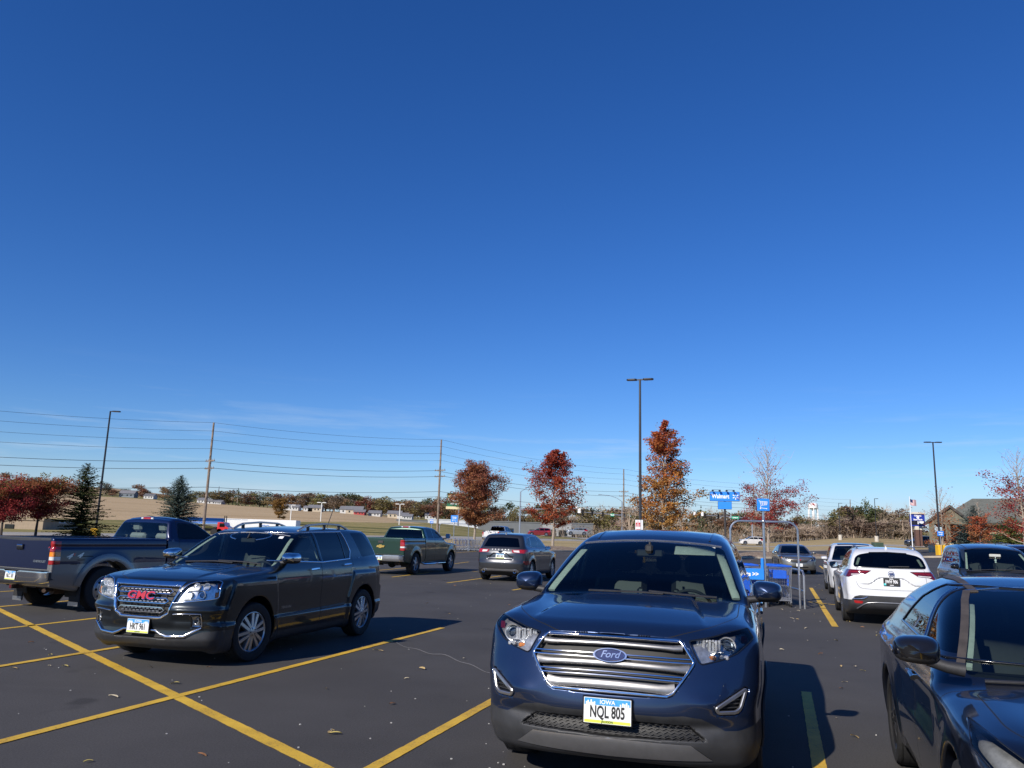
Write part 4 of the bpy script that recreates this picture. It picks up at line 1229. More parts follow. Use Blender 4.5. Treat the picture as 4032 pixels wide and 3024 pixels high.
 for y_ in (-.37, .37): c.seat(-1.40, y_, .62, M['cloth_dark'])
 for y_ in (-.4, .4): c.seat(-2.25, y_, .64, M['cloth_dark'], w=.46, hb=.56)
 c.dash(-.40, -.90, .76, .6, 1.06); c.steering(-.95, .37, .99)
 mb = MB(); mb.box((-1.02, 0, 1.44), (.03, .24, .065), 0, bev=.012); mb.cyl((-1.0, 0, 1.47), (-1.05, 0, 1.54), .012); mb.build('rear_view_mirror', [M['dash']], c.root)
 under(c, .7, -3.4)
 for i in (0, 1):
  for sd in (1, -1): c.wheel(i, sd, 'split', 6, .238, turn=(-.12 if i == 0 else 0))
 return c
def hull0(W, nose, tail, top, belt, zr, tum=.26, hoodz=1.0, bowf=.28, bowr=.14, front=None, rear=None, pf=.88, pr=.90, kt=.08, kf=.08, kr=.08, bot=.2, crown=.06, fl=1.0, shoulder=.03):
 return dict(W=W, top=top, crown=[(nose + .1, .04), (nose - .6, .05), (nose - 2, crown), (tail, crown)],
  plan=[(nose + .1, W * (pf - .05)), (nose - .15, W * pf), (nose - .45, W * .965), (nose - .8, W), (tail + 1.0, W), (tail + .5, W * .985), (tail + .2, W * pr), (tail - .1, W * (pr - .06))],
  sect=[(.15, .09), (.25, .04), (.40, .012), (.55, .012), (.75, .0), (belt - .10, .006), (belt, shoulder), (belt + .07, shoulder + .045), (belt + (zr - belt) * .55, shoulder + .045 + (tum - shoulder) * .38), (zr - .04, tum), (zr + .08, tum + .10)],
  front=front or [(.12, nose - .16), (.25, nose - .04), (.45, nose), (.62, nose - .01), (hoodz - .1, nose - .07), (hoodz, nose - .16), (hoodz + .3, nose - .6), (zr + .2, nose - 1.6)],
  rear=rear or [(.15, tail + .2), (.3, tail + .06), (.5, tail), (.75, tail + .01), (belt, tail + .09), (zr - .1, tail + .42), (zr + .1, tail + .6)],
  bot=[(nose + .1, bot + .06), (nose - .3, bot), (tail + .5, bot), (tail + .1, bot + .12), (tail - .1, bot + .16)],
  bowf=bowf, bowr=bowr, pf=3.0, pr=3.0, kt=kt, kf=kf, kr=kr)

def wheels_for(wb, R=.34, tr=.80, tw=.225): return [(0, R, R, tr, tw), (-wb, R, R, tr, tw)]

def pillars(c, items, mt, w=.06):
 """trim strips behind the glass"""
 for ax, pts in items:
  mb = MB(); c.bar(mb, ax, pts, w, .02, -.03, step=.06); mb.build('pillar_trim', [mt], c.root)

# ------------------------------------------------------------------ pickups seen from behind
def pickup(o):
 c = None
 P = o['paint']; P2 = o.get('paint2'); wb = o['wb']; tl = o['tail']; cb = o['cab_back']; zr = o['rail']; rf = o['roof']; rail = zr
 ch = o.get('cowl', -.62); W = o.get('W', .985)
 nose = .92
 low = dict(W=W, top=[(nose + .1, .8), (nose, 1.0), (nose - .1, 1.10), (.5, 1.15), (ch, rail - .12), (ch - .2, rail - .02), (cb, rail), (tl - .2, rail)],
  crown=[(1.1, .03), (cb + .3, .03), (cb, .0), (tl - .2, .0)],
  plan=[(nose + .1, .84), (nose - .2, .93), (.2, W), (cb, W), (tl + .5, W), (tl + .05, W * .985), (tl - .2, W * .97)],
  sect=[(.25, .10), (.40, .05), (.52, .02), (.75, .0), (.9, .0), (1.15, .012), (rail - .05, .03), (rail, .04), (rail + .1, .06)],
  front=[(.3, nose - .1), (.5, nose), (.9, nose - .02), (1.1, nose - .1), (1.5, nose - .3), (2, nose - .6)],
  rear=[(.3, tl + .3), (.5, tl + .02), (.6, tl), (1.5, tl + .005), (2, tl + .05)], bot=[(1.1, .42), (.4, .38), (tl + .6, .40), (tl + .1, .48), (tl - .2, .5)],
  bowf=.12, bowr=.02, pf=3, pr=6, kt=.05, kf=.07, kr=.03)
 cab = dict(W=W - .03, flare=False, top=[(ch + .5, rail - .3), (ch + .1, rail - .1), (ch - .05, rail - .02), (ch - .62, rf - .08), (ch - .85, rf - .02), (ch - 1.15, rf), ((ch + cb) / 2 - .3, rf + .01), (cb + .25, rf - .01), (cb + .05, rf - .05), (cb - .3, rf - .2)],
  crown=[(ch, .03), (ch - .6, .07), (cb, .08)], plan=[(ch + .5, W - .06), (ch - .3, W - .035), (cb + .2, W - .035), (cb - .2, W - .05)],
  sect=[(.4, .02), (rail - .2, .0), (rail - .03, .02), (rail + .05, .06), (rf - .18, .17), (rf - .04, .24), (rf + .1, .36)],
  front=[(.4, ch + .3), (rail, ch + .35), (rf + .1, ch)], rear=[(.4, cb - .0), (rail, cb), (rail + .06, cb + .01), (rf - .1, cb + .11), (rf + .1, cb + .16)],
  bot=[(ch + .5, .5), (cb, .5)], bowf=.06, bowr=.05, pf=3, pr=4, kt=.07, kf=.1, kr=.06, kb=.02)
 wh = [(0, o['wz'], o['R'], .86, .27), (-wb, o['wz'], o['R'], .86, .27)]
 def extra(f, x, ay, z):
  f = np.maximum(f, -np.maximum(np.maximum(np.abs(x - (tl + .07 + cb - .10) / 2) - (cb - .10 - tl - .07) / 2, ay - .80), .80 - z))
  f = np.maximum(f, -np.maximum(np.abs(x - (cb - .05)) - .014, .45 - z + 0 * x))       # gap between cab and bed
  if o.get('bulge', True):
   f = f + .012 * np.exp(-((z - (rail - .16)) / .03) ** 2) * sstep(.8, .9, ay) * sstep(cb, cb - .1, x)
  return f
 c = Car(o['name'], [low, cab], wh, arch=o['arch'], archw=.60, h=o.get('h', .022), flare=o.get('flare', .02), flarew=.10, extra=extra, lo=(tl - .08, .3), hi=(1.05, 1.1, rf + .12))
 c.hulls[1]['ku'] = .025
 c.mesh()
 bed = lambda x, y, z: x < cb + .2
 tgz = o.get('gate_low', .80); tw = o.get('gate_half', .80)
 lz = o['lamp_z']; ly = o['lamp_y']
 rr = lambda x, y, z: x < tl + .2
 for i, (z0, z1, nm) in enumerate(lz):
  c.cut(nm, [(ly, z0), (ly, z1), (1.2, z1), (1.2, z0)], 'r', rr, mind=.3)
  c.cut(nm, [(tl - .1, z0), (tl - .1, z1), (tl + o.get('lamp_wrap', .15), z1), (tl + o.get('lamp_wrap', .15), z0)], 's', mind=.2)
 c.cut('gate', [(-.01, tgz), (-.01, rail - .002), (tw, rail - .002), (tw, tgz)], 'r', rr, gap=.008)
 if o.get('cap'): c.cut('cap', [(-.01, rail - .07), (-.01, rail + .05), (tw, rail + .05), (tw, rail - .05)], 'r', rr, src=('gate',), mind=-1)
 if P2: c.cut('lower', [(tl - .2, .2), (tl - .2, lz[-1][0]), (1.1, lz[-1][0] + .02), (1.1, .2)], 's', mind=-.2)
 c.cut('rw', rounded([(-.01, rail + .0), (-.01, rf - .12), (o.get('rwt', .70), rf - .13), (o.get('rwb', .82), rail + .0)], [0, 0, .05, .03]), 'r', lambda x, y, z: x > cb - .1, mind=.3)
 c.cut('w1', rounded(o['win1'], .04), 's', mind=.05)
 if 'win2' in o: c.cut('w2', rounded(o['win2'], .04), 's', mind=.05)
 c.cut('ws', [(-.01, rail - .02), (-.01, rf - .10), (.64, rf - .12), (.82, rail - .02)], 'f', lambda x, y, z: (x > ch - .8) & (x < ch + .1), mind=.15)
 d1 = o['door1']; c.cut('door1', d1, 's', gap=.007)
 if 'door2' in o: c.cut('door2', o['door2'], 's', gap=.007)
 lowl = ['lower'] if P2 else []
 if P2:
  pass
 c.part('body', ['body', 'seam'] + lowl, [P, M['seam']] + ([P2] if P2 else []))
 g = c.part('tailgate', ['gate'], [P])
 if o.get('cap'): c.part('gate_cap', ['cap'], [M['plastic_grey']], parent=g)
 c.part('rear_window', ['rw'], [o.get('glass', M['glass_mid'])]); c.part('windshield', ['ws'], [M['glass']])
 for sd in (1, -1):
  mats = {'lamp_red': M['red'], 'lamp_amber': M['amber'], 'lamp_white': M['white_lamp'], 'lamp_red2': M['red']}
  nms = []
  for q in lz:
   if q[2] not in nms: nms.append(q[2])
  tlp = c.part('tail_light', nms, [mats[k] for k in nms], side=sd, push=.012)
  bars(c, 'lamp_frame', [M['seam']], [('r', [(sd * (ly + .003), z0), (sd * .985, z0)], .012, .012, .006) for z0, z1, nm in lz], tlp)
  dd = c.part('door', ['door1'], [P], side=sd); c.part('window', ['w1'], [M['glass_mid']], side=sd, parent=dd)
  if 'win2' in o:
   d2 = c.part('door', ['door2'], [P], side=sd) if 'door2' in o else c.root
   c.part('window', ['w2'], [o.get('glass2', M['glass_dark'])], side=sd, parent=d2)
   if 'door2' in o: handle(c, sd, o['door2'][0][0] + .28, rail - .22, o.get('hmat', P), d2)
  handle(c, sd, d1[-1][0] + .16, rail - .22, o.get('hmat', P), dd)
  if o.get('flares'):
   mb = MB(); rr_ = o['arch'] + .055
   c.bar(mb, S(sd), arch_pts(c, 1, rr_, -.20), .13, .03, .008, step=.08); mb.build('wheel_flare', [o['flares']], c.root, sharp=60)
   mb = MB(); c.bar(mb, S(sd), arch_pts(c, 0, rr_, -.20), .13, .03, .008, step=.08); mb.build('wheel_flare', [o['flares']], c.root, sharp=60)
  if o.get('steps'):
   mb = MB(); mb.tube([(-.62, sd * .93, .42), (-.70, sd * 1.0, .37), (-wb + .75, sd * 1.0, .37), (-wb + .67, sd * .93, .42)], .032, 10); mb.build('side_step', [M['chrome']], c.root)
  c.mirror(ch - .12, W - .08, rail + .10, .20, .22, .13, sd, o.get('mirror', P), M['plastic'], arm=.08, zarm=rail - .0)
 # bumper: pressed steel bar with a black step pad
 mb = MB(); bz0, bz1 = o['bumper']; bw = o.get('bw', .96); bx = tl - .10
 V = []; F = []; prof = [(.06, bz1), (-.01, bz1 - .005), (-.015, bz1 - .05), (-.005, (bz0 + bz1) / 2), (-.012, bz0 + .03), (.01, bz0), (.06, bz0 + .01)]
 ys = list(np.linspace(-bw, bw, 25))
 for y_ in ys:
  e = max(0, (abs(y_) / bw - .82) / .18); off = .12 * e * e; dip = .03 if abs(y_) < .22 else 0
  for px, pz in prof: V.append((bx + px + off, y_, pz - (dip if pz > (bz0 + bz1) / 2 else 0)))
 k = len(prof)
 for i in range(len(ys) - 1):
  for j in range(k - 1): F.append((i*k+j, i*k+j+1, (i+1)*k+j+1, (i+1)*k+j))
 mb.add(V, F, 0); F = []
 bp_ = mb.build('bumper', [o.get('bumpmat', M['chrome'])], c.root, sharp=50)
 mb = MB(); mb.box((bx + .03, 0, bz1 + .006), (.13, bw * 1.9, .02), 0, bev=.006); mb.build('step_pad', [M['plastic']], bp_)
 for sd in (1, -1): mb = MB(); mb.box((bx + .15, sd * (bw - .02), (bz0 + bz1) / 2 + .02), (.16, .05, .15), 0, bev=.012); mb.build('bumper_end', [M['plastic']], bp_)
 mb = MB(); mb.box((bx - .02, 0, (bz0 + bz1) / 2 - .02), (.06, .40, .17), 0, bev=.02) if o.get('plate_well') else None
 if mb.V: mb.build('plate_holder', [M['plastic']], c.root)
 c.plate('r', bx - .022 - (.035 if o.get('plate_well') else 0), (bz0 + bz1) / 2 + .005, .05, o['plate'])
 # gate handle, lettering
 if o.get('gate_handle') == 'chrome':
  mb = MB(); mb.box((tl - .012, .0, rail - .185), (.03, .19, .10), 1, bev=.012); mb.box((tl - .024, 0, rail - .165), (.03, .17, .05), 0, bev=.014); mb.build('handle', [M['chrome'], M['gloss_black']], g)
 else:
  mb = MB(); mb.box((tl - .005, 0, rail - .16), (.02, .22, .10), 0, bev=.01); mb.build('handle', [M['plastic']], g)
 if o.get('letters'):
  t_, yc, zc, sz, sx = o['letters']; mb = MB(); c.letters(mb, 'r', t_, (yc, zc), sz, .006, sx, flip=-1, bold=.002); mb.build('lettering', [M['satin']], g, smooth=False)
 # brake lamp above the window
 mb = MB(); X, nn = c.surf('r', [(0, rf - .035)])
 mb.box(X[0] + np.array([-.005, 0, 0]), (.04, .24, .045), 0, bev=.01)
 for sd in (1, -1): mb.box(X[0] + np.array([-.008, sd * .155, 0]), (.035, .07, .04), 1, bev=.01)
 mb.build('brake_light', [M['red'], M['white_lamp']], c.root)
 liner(c, ['body', 'seam', 'door1', 'door2'], M['liner_dark'], rail - .25, ch, cb + .02)
 cl = o.get('seatmat', M['cloth_dark']); sx_ = cb + .62 if 'win2' not in o else (ch + cb) / 2 + .3
 for y_ in (-.42, .40): c.seat(sx_, y_, .82, cl, w=.50, lean=.2, hb=.60)
 if 'win2' in o:
  for y_ in (-.42, .42): c.seat(cb + .5, y_, .82, cl, w=.6, lean=.12, hb=.52)
 else:
  mb = MB(); mb.box((sx_ - .28, 0, 1.18), (.12, .30, .32), 0, bev=.05); mb.build('seat', [cl], c.root)
 c.dash(ch - .02, ch - .45, .80, .8, rail - .04); c.steering(ch - .55, .40, rail - .10)
 mb = MB(); mb.box((ch - .60, 0, rf - .20), (.03, .26, .075), 0, bev=.012); mb.box((ch - .618, 0, rf - .20), (.004, .24, .06), 1); mb.cyl((ch - .6, 0, rf - .17), (ch - .6, 0, rf - .07), .012); mb.build('rear_view_mirror', [M['dash'], M['mirror_glass']], c.root)
 # chassis seen under the bumper
 mb = MB(); c.well(mb)
 mb.box((-wb / 2, 0, .52), (wb + 1.2, .95, .10)); mb.box((tl + .5, 0, .55), (.9, 1.5, .06))
 mb.cyl((-wb, -.75, o['wz']), (-wb, .75, o['wz']), .055, n=12); mb.sphere((-wb, .0, o['wz'] - .02), (.16, .17, .16), 14)
 for y_ in (-.48, .48): mb.tube([(-wb + .6, y_, .50), (-wb, y_, o['wz'] + .10), (-wb - .6, y_, .52)], .035, 6)
 mb.build('chassis', [M['dark']], c.root)
 mb = MB(); mb.cyl((-wb + .3, -.45, .42), (-wb - .75, -.52, .42), .085, n=14); mb.tube([(-wb - .75, -.52, .42), (tl + .25, -.62, .44), (tl + .05, -.78, .43)], .035, 8); mb.build('exhaust_pipe', [M['rust']], c.root)
 mb = MB(); mb.box((tl + .02, 0, .47), (.22, .075, .075), 0); mb.box((tl - .085, 0, .47), (.02, .055, .055), 1); mb.box((tl + .15, 0, .50), (.10, .9, .08), 0); mb.build('tow_hitch', [M['rust'], M['red_dark']], c.root)
 if o.get('flaps'):
  for sd in (1, -1):
   mb = MB(); mb.box((-wb - o['arch'] + .02, sd * .86, .37), (.02, .29, .44), 0); mb.box((-wb - o['arch'] + .005, sd * .86, .175), (.012, .28, .075), 1); mb.box((-wb - o['arch'] + .005, sd * .86, .53), (.012, .28, .09), 1); mb.build('mud_flap', [M['rubber'], M['satin']], c.root)
 for i in (0, 1):
  for sd in (1, -1): c.wheel(i, sd, o['wheel'][0], o['wheel'][1], o['wheel'][2], o['wheel'][3])
 return c

def old_blue_pickup():
 P = paint('deep blue truck paint', (0.002, 0.0065, 0.040), metal=0.35, rough=0.3, dust=.004)
 P2 = paint('pewter truck paint', (0.24, 0.235, 0.225), metal=0.6, rough=0.38, dust=.1)
 c = pickup(dict(name='old_blue_pickup', paint=P, paint2=P2, wb=3.378, tail=-4.49, cab_back=-2.03, rail=1.36, roof=1.80, wz=.42, R=.42, arch=.54, flares=P2, flaps=True, cap=True,
  lamp_z=[(1.112, 1.30, 'lamp_red'), (1.03, 1.108, 'lamp_amber'), (.966, 1.026, 'lamp_white'), (.893, .962, 'lamp_red2')], lamp_y=.885, gate_half=.86, gate_low=.80, gate_handle='chrome',
  letters=('CHEVROLET', -.62, .935, .052, 1.25), bumper=(.56, .77), plate='NLC 181', seatmat=M['cloth_grey'],
  win1=[(-.62, 1.36), (-1.20, 1.66), (-1.72, 1.69), (-1.80, 1.35)], door1=[(-.55, .5), (-.55, 1.32), (-1.14, 1.68), (-1.76, 1.72), (-1.84, .5)],
  wheel=('steel8', 8, .245, M['alloy']), mirror=M['chrome'], glass=glass('clear truck glass', (.80, .90, .87))))
 mb = MB(); sd = -1
 mb2 = MB(); c.letters(mb, 'n', '4', (-4.19, 1.03), .125, .004, 1.5, shear=.5, bold=.004); c.letters(mb, 'n', '4', (-3.99, 1.045), .125, .004, 1.5, shear=.5, bold=.004)
 c.letters(mb, 'n', 'x', (-4.09, 1.075), .075, .003, 1.2, shear=.3, bold=.006, m=1)
 mb.build('decal', [M['satin'], M['emblem_red']], c.root, smooth=False)
 mb = MB(); c.letters(mb, 'n', 'LS', (-1.94, 1.325), .05, .004, 1.2); mb.build('lettering', [M['satin']], c.root, smooth=False)
 return c

def green_pickup():
 P = paint('dark green truck paint', (0.003, 0.034, 0.022), metal=0.4, rough=0.3, dust=.012)
 c = pickup(dict(name='green_pickup', paint=P, wb=3.645, tail=-4.72, cab_back=-2.70, rail=1.35, roof=1.80, wz=.40, R=.40, arch=.47, h=.028,
  lamp_z=[(1.05, 1.28, 'lamp_red'), (.99, 1.046, 'lamp_white'), (.90, .986, 'lamp_red2')], lamp_y=.80, gate_half=.775, gate_low=.77, bumper=(.50, .73), plate='LMD 183', plate_well=False, steps=True,
  win1=[(-.72, 1.37), (-1.28, 1.67), (-1.72, 1.70), (-1.76, 1.35)], door1=[(-.58, .5), (-.58, 1.33), (-1.2, 1.68), (-1.76, 1.72), (-1.78, .5)],
  win2=[(-1.84, 1.35), (-1.82, 1.70), (-2.34, 1.69), (-2.40, 1.37)], door2=[(-1.79, .5), (-1.77, 1.72), (-2.40, 1.72), (-2.50, .5)],
  wheel=('spoke', 6, .25, M['alloy']), mirror=M['chrome'], glass=M['glass_dark'], hmat=M['gloss_black'], bumpmat=M['satin']))
 mb = MB(); T = Matrix.Translation((-4.735, 0, 1.03)) @ Matrix.Rotation(-PI / 2, 4, 'Z') @ Matrix.Rotation(PI / 2, 4, 'X')
 mb.prism([(-.15, -.035), (-.055, -.035), (-.055, -.06), (.055, -.06), (.055, -.035), (.15, -.035), (.15 + .03, .035), (.06, .035), (.06, .06), (-.05, .06), (-.05, .035), (-.13, .035)], 0, .02, 0, T)
 mb.build('emblem', [M['gold']], c.root)
 return c

# ------------------------------------------------------------------ white crossover seen from behind
def white_crossover():
 P = paint('white car paint', (0.62, 0.63, 0.64), metal=0.0, rough=0.35, flake=.03, dust=.015)
 W = .90
 top = [(1.0, .75), (.85, .92), (.5, .99), (-.3, 1.06), (-.5, 1.10), (-1.25, 1.46), (-1.5, 1.53), (-2.1, 1.575), (-2.8, 1.555), (-3.15, 1.50), (-3.25, 1.45), (-3.6, 1.10), (-3.9, .9)]
 h = hull0(W, .93, -3.70, top, 1.04, 1.56, tum=.27, bowr=.16, pr=.93, rear=[(.15, -3.45), (.30, -3.58), (.42, -3.66), (.60, -3.68), (.66, -3.67), (.85, -3.66), (.96, -3.63), (1.05, -3.60), (1.14, -3.52), (1.25, -3.43), (1.45, -3.20), (1.6, -2.9)], kr=.06, shoulder=.05)
 wh = wheels_for(2.78, .355, .80, .235)
 def extra(f, x, ay, z):
  # gate: hollow below a winged crease around the plate
  crease = .965 - .14 * sstep(.18, .46, ay)
  f = f + .028 * sstep(crease + .008, crease - .012, z) * sstep(.74, .86, z) * sstep(-3.2, -3.5, x) * sstep(.62, .45, ay)
  f = f - .02 * np.exp(-((z - .93) / .05) ** 2) * sstep(.7, .8, ay) * sstep(-3.3, -2.6, x)
  return f
 c = Car('white_crossover', [h], wh, arch=.405, archw=.56, h=.021, flare=.03, flarew=.12, extra=extra, lo=(-3.85, .1), hi=(1.05, 1.0, 1.7))
 c.mesh()
 rr = lambda x, y, z: x < -2.9
 c.cut('tail', rounded([(.36, 1.092), (.50, 1.005), (.70, .990), (.79, .952), (.85, .955), (.99, 1.05), (.99, 1.108), (.86, 1.105)], .008), 'r', lambda x, y, z: x < -3.1, mind=.02)
 c.cut('rw', rounded([(-.01, 1.17), (-.01, 1.462), (.38, 1.45), (.56, 1.41), (.64, 1.35), (.685, 1.20), (.67, 1.165)], [0, 0, .05, .06, .05, .05, .03]), 'r', rr, mind=.05)
 c.cut('gate', rounded([(-.01, 1.15), (.635, 1.15), (.66, .85), (.60, .74), (.45, .725), (-.01, .718)], [0, .02, .1, .1, .08, 0]), 'r', rr, gap=.006, mind=.2)
 c.cut('clad', [(-.01, .60), (.60, .60), (.70, .57), (.76, .50), (.99, .49), (.99, .05), (-.01, .05)], 'r', rr, mind=-.4)
 c.cut('refl', rounded([(.54, .485), (.72, .49), (.70, .435), (.56, .435)], .02), 'r', rr, src=('clad',))
 c.cut('archclad', [(-2.78 + .50 * math.cos(t), .355 + .50 * math.sin(t)) for t in np.linspace(0, 2 * PI, 30)[:-1]], 's', src=('body',), mind=.1)
 c.cut('archclad', [(0 + .47 * math.cos(t), .355 + .47 * math.sin(t)) for t in np.linspace(0, 2 * PI, 30)[:-1]], 's', src=('body',), mind=.1)
 c.cut('w1', rounded([(-.55, 1.09), (-1.25, 1.42), (-1.62, 1.49), (-1.66, 1.08)], .03), 's', mind=.05)
 c.cut('w2', rounded([(-1.72, 1.08), (-1.68, 1.495), (-2.45, 1.50), (-2.62, 1.12)], .03), 's', mind=.05)
 c.cut('w3', rounded([(-2.68, 1.12), (-2.52, 1.49), (-2.85, 1.45), (-3.15, 1.22)], .03), 's', mind=.05)
 c.cut('ws', [(-.01, 1.08), (-.01, 1.46), (.58, 1.43), (.76, 1.10)], 'f', lambda x, y, z: (x < -.35) & (x > -1.4), mind=.1)
 c.cut('door1', [(-.45, .36), (-.45, 1.05), (-1.2, 1.44), (-1.68, 1.52), (-1.70, .36)], 's', gap=.006)
 c.cut('door2', [(-1.705, .36), (-1.685, 1.52), (-2.5, 1.52), (-2.64, 1.1), (-2.3, .7), (-2.25, .36)], 's', gap=.006)
 c.part('body', ['body', 'seam'], [P, M['seam']]); g = c.part('tailgate', ['gate'], [P])
 c.part('rear_window', ['rw'], [glass('rear heated glass', (.42, .5, .48))]); c.part('windshield', ['ws'], [M['glass']])
 c.part('bumper', ['clad', 'archclad'], [M['plastic_grey'], M['plastic_grey']])
 bars(c, 'window_surround', [M['gloss_black']], [('r', [(-.66, 1.165), (0, 1.158), (.66, 1.165)], .022, .01, .003), ('r', [(-.36, 1.452), (0, 1.466), (.36, 1.452)], .03, .02, .004)])
 for sd in (1, -1):
  t_ = c.part('tail_light', ['tail'], [M['red_dark']], side=sd, push=.008)
  bars(c, 'lamp_strip', [M['white_lamp'], M['red']], [('r', [(sd * .50, 1.018), (sd * .62, 1.01), (sd * .74, 1.005)], .018, .01, .008), ('r', [(sd * .42, 1.070), (sd * .6, 1.062), (sd * .78, 1.06)], .010, .008, .009, 1)], t_)
  c.part('reflector', ['refl'], [M['red']], side=sd, push=.006)
  bars(c, 'exhaust_tip', [M['chrome'], M['seam']], [('r', [(sd * .46, .575), (sd * .53, .535), (sd * .74, .52)], [.02, .03, .02], .03, .008), ('r', [(sd * .56, .562), (sd * .70, .548)], .02, .02, .002, 1)])
  d1 = c.part('door', ['door1'], [P], side=sd); d2 = c.part('door', ['door2'], [P], side=sd)
  c.part('window', ['w1'], [M['glass_mid']], side=sd, parent=d1); c.part('window', ['w2'], [M['glass_dark']], side=sd, parent=d2); c.part('quarter_window', ['w3'], [M['glass_dark']], side=sd)
  handle(c, sd, -1.5, 1.0, P, d1); handle(c, sd, -2.42, 1.02, P, d2)
  bars(c, 'window_trim', [M['chrome']], [(S(sd), [(-.6, 1.07), (-1.7, 1.06), (-2.6, 1.095), (-3.1, 1.19)], .016, .012, .004)])
  c.mirror(-.80, .80, 1.135, .20, .145, .15, sd, P, M['plastic'], arm=.05)
  mb = MB(); X, nn = c.surf('t', [(-1.5, sd * .56), (-1.7, sd * .57), (-2.2, sd * .575), (-2.75, sd * .565), (-2.95, sd * .555)]); hh = [0, .04, .05, .04, 0]
  mb.strip([X[i] + np.array([0, 0, hh[i]]) for i in range(5)], [(0, 0, 1)] * 5, .032, .025); mb.build('roof_rail', [M['satin']], c.root)
  pillars(c, [('r', [(sd * .62, 1.22), (sd * .56, 1.36)])], M['headliner'], .05)
 bars(c, 'bumper_trim', [M['satin']], [('r', [(-.66, .33), (-.55, .41), (-.46, .455), (-.3, .468), (0, .472), (.3, .468), (.46, .455), (.55, .41), (.66, .33)], .022, .02, .006)])
 c.plate('r', -3.665, .885, .08, 'JWH 906', 'HARRISON', 'black')
 mb = MB(); T = Matrix.Translation((-3.645, 0, 1.042)) @ Matrix.Rotation(-PI / 2, 4, 'Z') @ Matrix.Rotation(PI / 2 - .25, 4, 'X')
 mb.tube([(.055 * math.cos(t), .055 * math.sin(t), .012) for t in np.linspace(0, 2 * PI, 25)[:-1]], .005, 6, 0, T, closed=True)
 for k in (-.022, .004, .03): mb.prism([(k - .012, .02), (k + .012, .03), (k + .006, -.02), (k - .004, -.035)], .005, .014, 1, T)
 mb.build('emblem', [M['chrome'], M['emblem_blue']], g)
 mb = MB(); c.letters(mb, 'r', 'ENVISION', (.46, .962), .038, .006, 1.5, flip=-1); mb.build('lettering', [M['satin']], g, smooth=False)
 mb = MB(); X, nn = c.surf('t', [(-2.85, 0)]); p = X[0]
 mb.add([(p[0] + .08, 0, p[2] - .004), (p[0] - .09, .025, p[2] - .02), (p[0] - .09, -.025, p[2] - .02), (p[0] - .08, 0, p[2] + .06)], [(0, 3, 1), (0, 2, 3), (1, 3, 2)]); mb.build('antenna', [P], c.root)
 c.wiper('r', [(.02, 1.175), (-.15, 1.185), (-.36, 1.19)], .012)
 liner(c, ['body', 'seam', 'door1', 'door2'], M['headliner'], 1.0, -.5)
 for y_ in (-.37, .37): c.seat(-1.45, y_, .58, M['cloth_dark']); c.seat(-2.3, y_, .58, M['cloth_dark'], w=.5, hb=.58)
 c.dash(-.4, -.9, .74, .6, 1.02); c.steering(-.95, .36, .95, .18)
 mb = MB(); mb.box((-1.12, 0, 1.40), (.03, .24, .065), 0, bev=.012); mb.build('rear_view_mirror', [M['dash']], c.root)
 under(c, .7, -3.4, .4)
 for sd in (1, -1):
  c.wheel(0, sd, 'split', 5, .24); c.wheel(1, sd, 'split', 5, .24)
 return c

